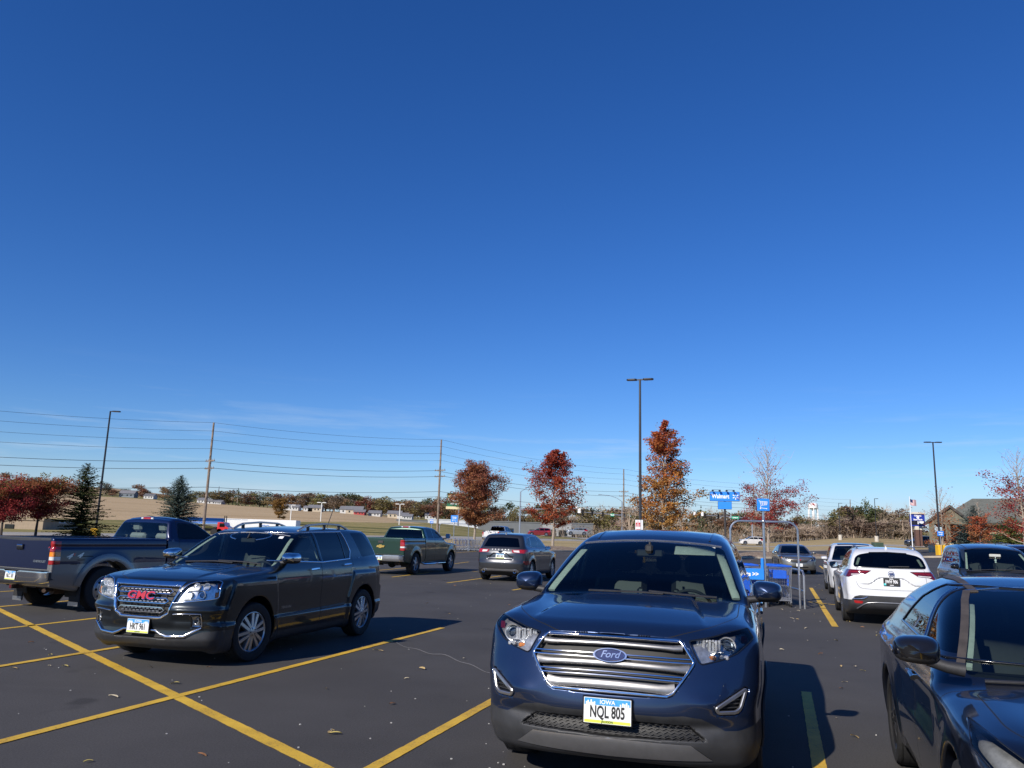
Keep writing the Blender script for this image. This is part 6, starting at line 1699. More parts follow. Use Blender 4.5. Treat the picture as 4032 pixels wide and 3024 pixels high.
# ------------------------------------------------------------------ ground materials
def asphalt_mat():
 m, nt, out = new_mat('asphalt')
 b = N(nt, 'ShaderNodeBsdfPrincipled', Roughness=0.88); b.inputs['Specular IOR Level'].default_value = .35
 tc = N(nt, 'ShaderNodeTexCoord')
 big = N(nt, 'ShaderNodeTexNoise', Scale=.35, Detail=5.0, Roughness=.6); fine = N(nt, 'ShaderNodeTexNoise', Scale=70.0, Detail=4.0, Roughness=.75)
 sp = N(nt, 'ShaderNodeTexVoronoi', Scale=55.0); mid = N(nt, 'ShaderNodeTexNoise', Scale=3.5, Detail=6.0, Roughness=.7)
 for n in (big, fine, sp, mid): nt.links.new(tc.outputs['Object'], n.inputs['Vector'])
 r1 = ramp(nt, [(.30, (.043, .040, .0385)), (.70, (.066, .062, .0595))]); nt.links.new(big.outputs['Fac'], r1.inputs['Fac'])
 r2 = ramp(nt, [(.30, .55), (.70, 1.45)]); nt.links.new(fine.outputs['Fac'], r2.inputs['Fac'])
 mu = N(nt, 'ShaderNodeMix', data_type='RGBA', blend_type='MULTIPLY'); mu.inputs['Factor'].default_value = 1
 nt.links.new(r1.outputs['Color'], mu.inputs[6]); nt.links.new(r2.outputs['Color'], mu.inputs[7])
 # scattered pale stone chips showing in the binder
 r3 = ramp(nt, [(.03, 1.0), (.09, 0.0)]); nt.links.new(sp.outputs['Distance'], r3.inputs['Fac'])
 gt = N(nt, 'ShaderNodeMath', operation='GREATER_THAN'); gt.inputs[1].default_value = .80; nt.links.new(sp.outputs['Color'], gt.inputs[0])
 m3 = N(nt, 'ShaderNodeMath', operation='MULTIPLY'); nt.links.new(r3.outputs['Color'], m3.inputs[0]); nt.links.new(gt.outputs[0], m3.inputs[1])
 mx = N(nt, 'ShaderNodeMix', data_type='RGBA'); nt.links.new(m3.outputs[0], mx.inputs['Factor']); nt.links.new(mu.outputs[2], mx.inputs[6]); mx.inputs[7].default_value = (.17, .165, .155, 1)
 # worn, scuffed streaks along the driving direction
 mp = N(nt, 'ShaderNodeMapping'); mp.inputs['Rotation'].default_value = (0, 0, .85); mp.inputs['Scale'].default_value = (.10, 1.3, 1); nt.links.new(tc.outputs['Object'], mp.inputs[0])
 st = N(nt, 'ShaderNodeTexNoise', Scale=1.0, Detail=5.0, Roughness=.65); nt.links.new(mp.outputs[0], st.inputs['Vector'])
 r4 = ramp(nt, [(.60, 0.0), (.75, .28)]); nt.links.new(st.outputs['Fac'], r4.inputs['Fac'])
 m4 = N(nt, 'ShaderNodeMath', operation='MULTIPLY'); nt.links.new(r4.outputs['Color'], m4.inputs[0]); nt.links.new(mid.outputs['Fac'], m4.inputs[1])
 mx2 = N(nt, 'ShaderNodeMix', data_type='RGBA'); nt.links.new(m4.outputs[0], mx2.inputs['Factor']); nt.links.new(mx.outputs[2], mx2.inputs[6]); mx2.inputs[7].default_value = (.15, .143, .133, 1)
 # oil drips
 od = N(nt, 'ShaderNodeTexNoise', Scale=1.1, Detail=2.0); nt.links.new(tc.outputs['Object'], od.inputs['Vector'])
 r5 = ramp(nt, [(.68, 1.0), (.74, .6)]); nt.links.new(od.outputs['Fac'], r5.inputs['Fac'])
 mu2 = N(nt, 'ShaderNodeMix', data_type='RGBA', blend_type='MULTIPLY'); mu2.inputs['Factor'].default_value = 1
 nt.links.new(mx2.outputs[2], mu2.inputs[6]); nt.links.new(r5.outputs['Color'], mu2.inputs[7])
 nt.links.new(mu2.outputs[2], b.inputs['Base Color'])
 bp = N(nt, 'ShaderNodeBump', Strength=.55, Distance=.006); nt.links.new(fine.outputs['Fac'], bp.inputs['Height']); nt.links.new(bp.outputs[0], b.inputs['Normal'])
 nt.links.new(b.outputs[0], out.inputs[0]); return m

def ground_mat(name, stops, scale=.05, stretch=(1, 1, 1), rot=0.0, fine=1.2, bump=.3):
 m, nt, out = new_mat(name)
 b = N(nt, 'ShaderNodeBsdfPrincipled', Roughness=.95); b.inputs['Specular IOR Level'].default_value = .1
 tc = N(nt, 'ShaderNodeTexCoord'); mp = N(nt, 'ShaderNodeMapping'); mp.inputs['Scale'].default_value = stretch; mp.inputs['Rotation'].default_value = (0, 0, rot)
 nt.links.new(tc.outputs['Object'], mp.inputs[0])
 n1 = N(nt, 'ShaderNodeTexNoise', Scale=scale, Detail=6.0, Roughness=.62); nt.links.new(mp.outputs[0], n1.inputs['Vector'])
 n2 = N(nt, 'ShaderNodeTexNoise', Scale=fine, Detail=5.0, Roughness=.75); nt.links.new(tc.outputs['Object'], n2.inputs['Vector'])
 r = ramp(nt, stops); nt.links.new(n1.outputs['Fac'], r.inputs['Fac'])
 r2 = ramp(nt, [(.3, .72), (.7, 1.28)]); nt.links.new(n2.outputs['Fac'], r2.inputs['Fac'])
 mu = N(nt, 'ShaderNodeMix', data_type='RGBA', blend_type='MULTIPLY'); mu.inputs['Factor'].default_value = 1
 nt.links.new(r.outputs['Color'], mu.inputs[6]); nt.links.new(r2.outputs['Color'], mu.inputs[7]); nt.links.new(mu.outputs[2], b.inputs['Base Color'])
 bp = N(nt, 'ShaderNodeBump', Strength=bump, Distance=.1); nt.links.new(n2.outputs['Fac'], bp.inputs['Height']); nt.links.new(bp.outputs[0], b.inputs['Normal'])
 nt.links.new(b.outputs[0], out.inputs[0]); return m

def paint_mat():
 m, nt, out = new_mat('yellow road paint')
 b = N(nt, 'ShaderNodeBsdfPrincipled', Roughness=.7); tc = N(nt, 'ShaderNodeTexCoord')
 n1 = N(nt, 'ShaderNodeTexNoise', Scale=60.0, Detail=5.0, Roughness=.8); n2 = N(nt, 'ShaderNodeTexNoise', Scale=2.2, Detail=5.0, Roughness=.7)
 for n in (n1, n2): nt.links.new(tc.outputs['Object'], n.inputs['Vector'])
 r = ramp(nt, [(.3, (.50, .30, .022)), (.7, (.70, .44, .04))]); nt.links.new(n2.outputs['Fac'], r.inputs['Fac'])
 ad = N(nt, 'ShaderNodeMath', operation='MULTIPLY_ADD'); nt.links.new(n2.outputs['Fac'], ad.inputs[0]); ad.inputs[1].default_value = .35; nt.links.new(n1.outputs['Fac'], ad.inputs[2])
 w = ramp(nt, [(.50, .9), (.62, 0.0)]); nt.links.new(ad.outputs[0], w.inputs['Fac'])
 mx = N(nt, 'ShaderNodeMix', data_type='RGBA'); nt.links.new(w.outputs['Color'], mx.inputs['Factor']); nt.links.new(r.outputs['Color'], mx.inputs[6]); mx.inputs[7].default_value = (.07, .06, .05, 1)
 nt.links.new(mx.outputs[2], b.inputs['Base Color'])
 bp = N(nt, 'ShaderNodeBump', Strength=.4, Distance=.004); nt.links.new(n1.outputs['Fac'], bp.inputs['Height']); nt.links.new(bp.outputs[0], b.inputs['Normal'])
 nt.links.new(b.outputs[0], out.inputs[0]); return m

def strip_poly(pts, w):
 L, R_ = [], []
 for i, p in enumerate(pts):
  a = np.array(pts[max(i - 1, 0)], float); b = np.array(pts[min(i + 1, len(pts) - 1)], float)
  t = (b - a) / np.linalg.norm(b - a); n = np.array([-t[1], t[0]])
  L.append(np.array(p) + n * w / 2); R_.append(np.array(p) - n * w / 2)
 return [[tuple(L[i]), tuple(L[i+1]), tuple(R_[i+1]), tuple(R_[i])] for i in range(len(pts) - 1)]

LOT_EDGE = [(-160, 5), (-42, 69), (0, 92), (54, 121), (120, 157)]
ROAD = [(-150, 0), (-100, 42), (-54, 88), (-14, 138), (25, 174), (64, 206), (140, 270), (300, 400)]
def terrain():
 az = np.concatenate([np.arange(-180, -46, 6.0), np.arange(-46, 46, .7), np.arange(46, 180, 6.0)])
 rad = np.concatenate([[.4, 3, 8, 15, 25, 40], np.geomspace(50, 3000, 70)])
 A, Rg = np.meshgrid(np.radians(az), rad, indexing='ij')
 X = Rg * np.sin(A); Y = Rg * np.cos(A); Z = tz(X.ravel(), Y.ravel()).reshape(X.shape)
 # gentle roughness beyond the lot
 Z = Z + np.where(Rg > 150, .25 * np.sin(X * .05) * np.cos(Y * .037) * np.clip((Rg - 150) / 200, 0, 1), 0)
 V = np.stack([X, Y, Z], -1); na, nr = X.shape
 T = []
 for i in range(na):
  j = (i + 1) % na
  a, b, c, d = V[i, :-1], V[i, 1:], V[j, 1:], V[j, :-1]
  T += [np.stack([a, b, c], 1), np.stack([a, c, d], 1)]
 c0 = np.array([0, 0, 0.])
 T.append(np.stack([np.repeat(c0[None], na, 0), V[:, 0], np.roll(V[:, 0], -1, 0)], 1))
 T = np.concatenate(T)
 n = np.cross(T[:, 1] - T[:, 0], T[:, 2] - T[:, 0]); T[n[:, 2] < 0] = T[n[:, 2] < 0][:, ::-1]
 lab = np.zeros(len(T), int)
 lot = earclip([(-160, -160), (160, -160)] + LOT_EDGE[::-1])
 T, lab = cut_soup(T, lab, lot, [0, 1], 1, [0])
 T, lab = cut_soup(T, lab, strip_poly(ROAD, 15), [0, 1], 2, [0])
 T, lab = cut_soup(T, lab, strip_poly([(30, 168), (52, 150), (90, 148), (180, 165)], 8), [0, 1], 2, [0])
 T, lab = cut_soup(T, lab, strip_poly([(25, 174), (10, 260), (-30, 420)], 11), [0, 1], 2, [0])
 # the verge between lot and highway, mown bank, stubble fields and hill
 verge = earclip(LOT_EDGE + [(140, 262), (64, 200), (25, 168), (-14, 132), (-54, 82), (-100, 36), (-150, 0)])
 T, lab = cut_soup(T, lab, verge, [0, 1], 3, [0])
 field = [(-900, 330), (-150, 118), (-62, 172), (-22, 212), (-45, 330), (-60, 455), (-330, 520), (-1000, 700)]
 T, lab = cut_soup(T, lab, earclip(field), [0, 1], 4, [0])
 hill = [(-1400, 500), (-335, 560), (-330, 900), (-420, 1500), (-1500, 2300), (-2000, 1000)]
 T, lab = cut_soup(T, lab, earclip(hill), [0, 1], 5, [0])
 mats = [ground_mat('mown grass', [(.34, (.085, .088, .028)), (.46, (.17, .155, .055)), (.55, (.29, .235, .10)), (.66, (.12, .115, .04))], .10, (.22, 1.4, 1), -.15),
   asphalt_mat(), ground_mat('pale road asphalt', [(.3, (.27, .255, .23)), (.7, (.36, .34, .305))], .3, (1, 1, 1), 0, 6, .1),
   ground_mat('dormant verge grass', [(.30, (.27, .205, .10)), (.5, (.38, .29, .15)), (.7, (.22, .185, .08))], .12, (.3, 1.2, 1), -.4),
   ground_mat('stubble field', [(.30, (.33, .235, .13)), (.5, (.44, .325, .19)), (.72, (.37, .265, .15))], .03, (.12, 2.2, 1), -.25, 1.5, .2),
   ground_mat('hill stubble', [(.3, (.30, .205, .115)), (.7, (.39, .28, .16))], .01, (.3, 2.0, 1), -.2, .3, .1)]
 names = ['ground', 'parking_lot', 'road', 'verge', 'field', 'hill']
 for k in range(6):
  P, F, ok = weld(T[lab == k], 1e-4)
  tag(link_mesh(names[k], np_mesh(names[k], P, F, [mats[k]], smooth=True)), kind='structure')

def sheet(name, poly, z, m, kind='structure'):
 """flat marking lying on the lot; follows the ground"""
 V = [(p[0], p[1], gz(p[0], p[1]) + z) for p in poly]
 me = np_mesh(name, V, [list(range(len(V)))], [m], smooth=False)
 return tag(link_mesh(name, me), kind=kind)

def G2(px, py):
 r, u, fw = cam_axes(); f = CAMP[3]
 v = (px - 2016) / f * r - (py - 1512) / f * u + fw
 t = -CAMP[0] / v[2]
 return np.array([v[0] * t, v[1] * t])

def line_quad(a, b, w, steps=1):
 a = np.array(a, float); b = np.array(b, float); t = (b - a) / np.linalg.norm(b - a); n = np.array([-t[1], t[0]]) * w / 2
 out = []
 for i in range(steps):
  p, q = a + (b - a) * i / steps, a + (b - a) * (i + 1) / steps
  out.append([p + n, q + n, q - n, p - n])
 return out

def markings():
 Y = paint_mat()
 s0 = G2(-200, 2303); s1 = G2(1480, 3120)
 items = []
 dirv = np.array([math.sin(math.radians(18.7)), math.cos(math.radians(18.7))])
 sp_dir = (s1 - s0) / np.linalg.norm(s1 - s0)
 X0 = G2(696, 2743)                              # where the spine meets a stall line
 items.append((X0 - sp_dir * 14, X0 + sp_dir * 22, .125))
 # stall lines cross the spine; lengths and starts read off the photograph
 step = G2(346, 2569) - X0
 end = float(np.dot(G2(1748, 2473) - X0, dirv))
 for k in range(-1, 6):
  o = X0 + step * k
  if k == 0: items.append((o - dirv * 6.0, o + dirv * end, .105))
  else: items.append((o - dirv * 6.0, o + dirv * (end if k < 0 else end), .105))
 # right of the blue crossover
 a = G2(3174, 2725); b = G2(3232, 3050); d = (b - a) / np.linalg.norm(b - a)
 items.append((a, a + d * 7, .105))
 # second row
 for (p, q) in (((1760, 2295.6), (1974, 2267.7)), ((1543, 2272.8), (1690, 2255)), ((1790, 2220), (1846, 2213)), ((2018, 2324), (2120, 2308)), ((1490, 2246), (1600, 2236)), ((1830, 2247), (1880, 2251)), ((1790, 2178), (1885, 2170))):
  items.append((G2(*p), G2(*q), .105))
 for (p, q) in (((3289, 2468), (3243, 2397)), ((3243, 2396), (3193, 2315)), ((3282, 2269), (3228, 2232)), ((3640, 2245), (3560, 2225)), ((3665, 2272), (3620, 2262))):
  items.append((G2(*p), G2(*q), .125))
 for (p, q) in (((3185, 2370), (3310, 2384)), ((3222, 2243), (3300, 2247))):
  items.append((G2(*p), G2(*q), .105))
 for i, (a, b, w) in enumerate(items):
  n = max(1, int(np.linalg.norm(b - a) / .07))
  V = []; F = []
  t = (b - a) / np.linalg.norm(b - a); nn = np.array([-t[1], t[0]]) * w / 2
  for k in range(n + 1):
   p = a + (b - a) * k / n
   e1, e2 = 1 + rnd.uniform(-.07, .05), 1 + rnd.uniform(-.07, .05)
   for q in (p + nn * e1, p - nn * e2): V.append((q[0], q[1], gz(q[0], q[1]) + .004 + .0012 * (i % 4)))
  F = [(2*k, 2*k+1, 2*k+3, 2*k+2) for k in range(n)]
  tag(link_mesh('parking_line', np_mesh('parking_line', V, F, [Y], smooth=False)), kind='structure')
 # the sealed crack running to the blue crossover, and a chalky scuff across the near stall
 cm = mat('crack filler dust', (.22, .21, .20), .9, var=.3, scale=30)
 pts = [G2(1560 + 400 * t_ , 2530 + 122 * t_ + 6 * math.sin(9 * t_) + 4 * math.sin(23 * t_)) for t_ in np.linspace(0, 1, 26)]
 V = []; F = []
 for i, p in enumerate(pts):
  w = .009 + .009 * math.sin(PI * i / 25) + .004 * rnd.random()
  V += [(p[0], p[1] - w, .005), (p[0], p[1] + w, .005)]
 F = [(2*i, 2*i+2, 2*i+3, 2*i+1) for i in range(25)]
 tag(link_mesh('crack', np_mesh('crack', V, F, [cm], smooth=False)), kind='structure')

def curbs():
 cm = mat('concrete kerb', (.40, .345, .265), .85, var=.15, scale=3, bump=.2)
 rock = ground_mat('river rock mulch', [(.3, (.16, .12, .09)), (.5, (.27, .21, .16)), (.7, (.34, .27, .21))], 3.0, (1, 1, 1), 0, 14, .8)
 # kerb along the lot edge
 mb = MB()
 for i in range(len(LOT_EDGE) - 1):
  a, b = np.array(LOT_EDGE[i], float), np.array(LOT_EDGE[i+1], float); n = 10
  for k in range(n):
   p, q = a + (b - a) * k / n, a + (b - a) * (k + 1) / n
   t = (q - p) / np.linalg.norm(q - p); nn = np.array([-t[1], t[0]]) * .09
   zs = [gz(*p), gz(*q)]
   V = [(*(p - nn), zs[0] - .05), (*(q - nn), zs[1] - .05), (*(q + nn), zs[1] - .05), (*(p + nn), zs[0] - .05), (*(p - nn), zs[0] + .14), (*(q - nn), zs[1] + .14), (*(q + nn), zs[1] + .14), (*(p + nn), zs[0] + .14)]
   mb.add(V, [(0, 1, 5, 4), (2, 3, 7, 6), (4, 5, 6, 7)])
 tag(mb.build('kerb', [cm], smooth=False), kind='structure')
 # planted islands: kerbed, filled with rock
 def island(poly, hump=.22):
  mb = MB(); n = len(poly); c = np.mean(np.array(poly), 0)
  inn = inset(poly, .16); V = []; F = []
  z = [gz(*p) for p in poly]
  for ring, h in ((poly, -.03), (poly, .13), (inset(poly, .02), .15), (inn, .15)):
   for p, zz in zip(ring, z): V.append((p[0], p[1], zz + h))
  for l in range(3):
   for i in range(n):
    j = (i + 1) % n; F.append((l*n+i, l*n+j, (l+1)*n+j, (l+1)*n+i))
  mb.add(V, F, 0)
  V = [(p[0], p[1], zz + .14) for p, zz in zip(inn, z)] + [(c[0] + (p[0] - c[0]) * .5, c[1] + (p[1] - c[1]) * .5, zz + .14 + hump) for p, zz in zip(inn, z)] + [(c[0], c[1], np.mean(z) + .14 + hump * 1.15)]
  F = [(i, (i+1) % n, n + (i+1) % n, n + i) for i in range(n)] + [(n + i, n + (i+1) % n, 2*n) for i in range(n)]
  mb.add(V, F, 1)
  tag(mb.build('planted_island', [cm, rock]), kind='structure')
 def rect(p, q, w):
  p, q = np.array(p, float), np.array(q, float); t = (q - p) / np.linalg.norm(q - p); nn = np.array([-t[1], t[0]]) * w / 2
  return rounded([p + nn, q + nn, q - nn, p - nn], w * .48, 5)
 def isl(px0, py0, px1, py1, w, hump=.25): island(rect(G2(px0, py0), G2(px1, py1), w), hump)
 island(rect((20, 74), (31.5, 79), 5.0), .35)         # island with the bare tree, by the silver sedan
 island(rect((31.0, 72.5), (36, 76), 2.6), .12)
 island(rect((1.0, 76), (6.6, 83), 5.0), .3)          # island with the red oak
 island(rect((-8, 81), (-2.5, 85.5), 3.5), .2)
 island(rect((9, 56.5), (14, 63.5), 4.5), .3)
 island(rect((41, 78), (50, 84), 3.0), .1)
 island(rect((-42, 66), (-33, 71.5), 3.5), .2)
 island(rect((-26, 66), (-18, 72), 3.5), .2)

def leaves():
 cols = [mat('dry tan leaf', (.42, .30, .13), .8, var=.3, scale=20), mat('dry brown leaf', (.22, .10, .04), .8, var=.3, scale=20), mat('bleached leaf', (.55, .47, .32), .8, var=.2, scale=20), mat('yellow leaf', (.50, .40, .12), .8, var=.2, scale=20)]
 lb = ['small curled tan leaf lying on the asphalt', 'small brown oak leaf lying on the asphalt', 'small bleached leaf lying on the asphalt', 'small yellow leaf lying on the asphalt']
 spots = [(122, 2532), (198, 2582), (194, 2624), (445, 2747), (590, 2630), (820, 2630), (689, 2694), (795, 2977), (347, 3004), (1545, 2775), (1298, 2887), (1310, 2880), (1320, 2893), (1480, 2562), (1500, 2565), (1769, 2419), (1827, 2596), (1662, 2636), (1601, 2675), (55, 2635), (256, 2626), (1285, 2715),
  (3312, 2627), (3366, 2628), (3397, 2643), (3326, 2688), (3312, 2714), (3291, 2831), (3365, 2905), (3231, 2577), (3078, 2561), (3180, 2525), (3292, 2524), (3452, 2492), (3476, 2498), (3452, 2504), (3396, 2472), (3275, 2425), (3140, 2440), (3119, 2437), (3078, 2401), (3144, 2407), (3205, 2420), (3257, 2313), (3270, 2317), (3212, 2312), (3226, 2303), (3248, 2361), (3220, 2353), (3236, 2326), (3292, 2334), (3345, 2450), (3175, 2475), (3340, 2448), (1856, 2277), (1750, 2285), (1592, 2277), (2005, 2384), (1682, 2377), (1790, 2307), (1930, 2300)]
 protos = {}
 for (px, py) in spots:
  p = G2(px, py); k = rnd.randrange(4); v = rnd.randrange(2)
  if (k, v) not in protos:
   mb = MB(); n = 7; L = .034 + .014 * v; Wd = .014 + .008 * v
   V = []; F = []
   for i in range(n):
    u = i / (n - 1); w_ = Wd * math.sin(PI * min(1, u * 1.02 + .02)) * (1 + .25 * math.sin(9 * u)); zc = .008 * math.sin(PI * u) + .006 * u
    V += [(L * (u * 2 - 1), -w_, zc + .008), (L * (u * 2 - 1), 0, zc), (L * (u * 2 - 1), w_, zc + .005)]
   for i in range(n - 1):
    for j in (0, 1): F.append((3*i+j, 3*i+3+j, 3*i+4+j, 3*i+1+j))
   mb.add(V, F); o = mb.build('fallen_leaf', [cols[k]]); protos[(k, v)] = o
  else:
   o = protos[(k, v)].copy(); COL.objects.link(o)
  s = rnd.uniform(.7, 1.15); o.scale = (s, s, s); o.location = (p[0], p[1], gz(p[0], p[1]) + .006); o.rotation_euler = (rnd.uniform(-.3, .3), rnd.uniform(-.2, .2), rnd.uniform(0, 6.28))
  tag(o, lb[k], 'leaf', 'fallen leaves scattered on the parking lot')
 # pale stone chips and grit
 gm = mat('pale grit', (.38, .37, .35), .9, var=.3, scale=30); mb = MB()
 for i in range(260):
  d = 4 + 24 * rnd.random() ** 1.5; a = math.radians(rnd.uniform(-34, 34)); x, y = d * math.sin(a), d * math.cos(a); s = rnd.uniform(.003, .008)
  mb.box((x, y, gz(x, y) + s * .4), (s * 2, s * rnd.uniform(1, 2.4), s), 0, rz=rnd.uniform(0, 3))
 tag(mb.build('gravel', [gm], smooth=False), 'pale grit scattered over the parking lot', 'grit', kind='stuff')
def leaf_mat(name, col, hue=.03, var=.35, trans=.35):
 m, nt, out = new_mat(name)
 d = N(nt, 'ShaderNodeBsdfDiffuse'); t = N(nt, 'ShaderNodeBsdfTranslucent'); mx = N(nt, 'ShaderNodeMixShader'); mx.inputs[0].default_value = trans
 tc = N(nt, 'ShaderNodeTexCoord'); oi = N(nt, 'ShaderNodeObjectInfo')
 no = N(nt, 'ShaderNodeTexNoise', Scale=1.6, Detail=4.0, Roughness=.7); nt.links.new(tc.outputs['Object'], no.inputs['Vector'])
 r = ramp(nt, [(.30, [c * (1 - var) for c in col]), (.70, [min(1, c * (1 + var)) for c in col])]); nt.links.new(no.outputs['Fac'], r.inputs['Fac'])
 hs = N(nt, 'ShaderNodeHueSaturation'); nt.links.new(r.outputs['Color'], hs.inputs['Color'])
 ma = N(nt, 'ShaderNodeMath', operation='MULTIPLY_ADD'); nt.links.new(oi.outputs['Random'], ma.inputs[0]); ma.inputs[1].default_value = hue * 2; ma.inputs[2].default_value = .5 - hue
 nt.links.new(ma.outputs[0], hs.inputs['Hue'])
 mv = N(nt, 'ShaderNodeMath', operation='MULTIPLY_ADD'); nt.links.new(oi.outputs['Random'], mv.inputs[0]); mv.inputs[1].default_value = .35; mv.inputs[2].default_value = .82
 nt.links.new(mv.outputs[0], hs.inputs['Value'])
 nt.links.new(hs.outputs[0], d.inputs[0]); nt.links.new(hs.outputs[0], t.inputs[0])
 nt.links.new(d.outputs[0], mx.inputs[1]); nt.links.new(t.outputs[0], mx.inputs[2]); nt.links.new(mx.outputs[0], out.inputs[0])
 return m

class Leaves:
 def __init__(s): s.P = []; s.M = []
 def add(s, c, r, n, size, m, flat=.6, rng=None):
  g = rng or np.random.default_rng(1)
  p = g.normal(0, 1, (n, 3)); p = p / (np.linalg.norm(p, axis=1)[:, None] + 1e-9) * (g.random((n, 1)) ** .45) * np.array(r)
  s.P.append((np.array(c) + p, size * g.uniform(.6, 1.3, n), np.full(n, m), flat))
 def arrays(s, g):
  V = []; M_ = []
  for c, sz, m, flat in s.P:
   n = len(c)
   nr = g.normal(0, 1, (n, 3)); nr[:, 2] = np.abs(nr[:, 2]) + flat; nr /= np.linalg.norm(nr, axis=1)[:, None]
   t = np.cross(nr, g.normal(0, 1, (n, 3))); t /= np.linalg.norm(t, axis=1)[:, None] + 1e-9; b = np.cross(nr, t)
   q = np.stack([c + t * sz[:, None] * .5, c + b * sz[:, None] * .32, c - t * sz[:, None] * .5, c - b * sz[:, None] * .32], 1)
   V.append(q.reshape(-1, 3)); M_.append(m)
  V = np.concatenate(V); F = np.arange(len(V)).reshape(-1, 4)
  return V, F, np.concatenate(M_)
 def build(s, name, mats, parent, g):
  V, F, M_ = s.arrays(g)
  return link_mesh(name, np_mesh(name, V, F, mats, M_, smooth=False), parent)

BARK = {}
def bark():
 if not BARK:
  BARK['grey'] = mat('grey bark', (.30, .25, .20), .9, var=.35, scale=14, bump=.6, bscale=40)
  BARK['dark'] = mat('dark bark', (.07, .055, .045), .9, var=.35, scale=14, bump=.5, bscale=40)
  BARK['twig'] = mat('twig bark', (.36, .275, .20), .9, var=.3, scale=9)
 return BARK

def oak(name, loc, H, Wd, base, mats, label, cat='tree', seed=1, dens=1.0, top_bare=.0, droop=0.0, trunk_r=.10, group=None, leafz=(0, 1), lsize=.15, layers=16, bare_mat='grey', shape='cone'):
 """pyramidal young oak or maple: straight leader, whorls of rising limbs, leaf sprays along them"""
 g = np.random.default_rng(seed); bk = bark()
 rt = empty(name, loc); tag(rt, label, cat, group)
 tr = MB(); lean = g.uniform(-.02, .02, 2)
 lead = [(lean[0] * z + .05 * math.sin(z * 1.3 + seed), lean[1] * z + .05 * math.cos(z * 1.1), z) for z in np.linspace(0, H, 12)]
 tr.tube(lead, list(np.linspace(trunk_r, .012, 12)), 8)
 tr.build('trunk', [bk[bare_mat]], rt)
 br = MB(); lv = Leaves(); Wd *= 1.38
 def axis(z): i = z / H * 11; k = int(min(10, i)); u = i - k; return np.array(lead[k]) * (1 - u) + np.array(lead[k+1]) * u
 nb = int(layers * 3.2)
 for i in range(nb):
  u = (i + g.random()) / nb; z = base + (H - base) * u ** .9
  if shape == 'cone': ln = Wd / 2 * (1.05 - u) ** .75 * min(1, .55 + u * 3.0)
  elif shape == 'round': ln = Wd / 2 * math.sqrt(max(.05, 1 - (1.9 * u - .75) ** 2))
  else: ln = Wd / 2 * (.35 + .65 * math.sin(PI * min(1, u * .9 + .15)))
  ln *= g.uniform(.55, 1.12)
  a = i * 2.399 + g.uniform(-.5, .5)
  rise = g.uniform(.15, .6) + .9 * u * (1 if shape != 'vase' else 1.6)
  p0 = axis(z); d = np.array([math.cos(a), math.sin(a), rise]); d /= np.linalg.norm(d)
  pts = [p0]; n = 5
  for k in range(1, n + 1):
   dd = d + np.array([0, 0, -droop * k / n]) + g.normal(0, .10, 3); pts.append(pts[-1] + dd / np.linalg.norm(dd) * ln / n)
  r0 = max(.008, trunk_r * .38 * (1 - u * .7))
  br.tube(pts, list(np.linspace(r0, .005, n + 1)), 5, cap=False)
  # twigs
  tips = []
  for k in range(2, n + 1):
   for q in range(2):
    w = g.normal(0, 1, 3); w[2] = abs(w[2]) * .6; w = w / np.linalg.norm(w) * ln * g.uniform(.14, .30)
    br.tube([pts[k], pts[k] + w * .5 + np.array([0, 0, .02]), pts[k] + w], [r0 * .35, .006, .003], 3, cap=False); tips.append(pts[k] + w)
   tips.append(pts[k])
  if leafz[0] <= u <= leafz[1] and g.random() > top_bare * u:
   for t_ in tips:
    if g.random() < .86:
     mi = int(np.clip(g.normal((1 - u) * (len(mats) - 1), .55), 0, len(mats) - 1) + .5)
     lv.add(t_, (ln * .17 + .16, ln * .17 + .16, .15 + ln * .07), int(max(2, 17 * dens * g.uniform(.4, 1.5))), lsize, min(mi, len(mats) - 1), .5, g)
  elif g.random() < .55:
   for t_ in tips[-2:]:
    if g.random() < .3: lv.add(t_, (.08, .08, .08), 2, lsize, 0, .5, g)
 br.build('branches', [bk['twig'] if bare_mat != 'dark' else bk['dark']], rt, smooth=False)
 if lv.P: lv.build('crown', mats, rt, g)
 return rt

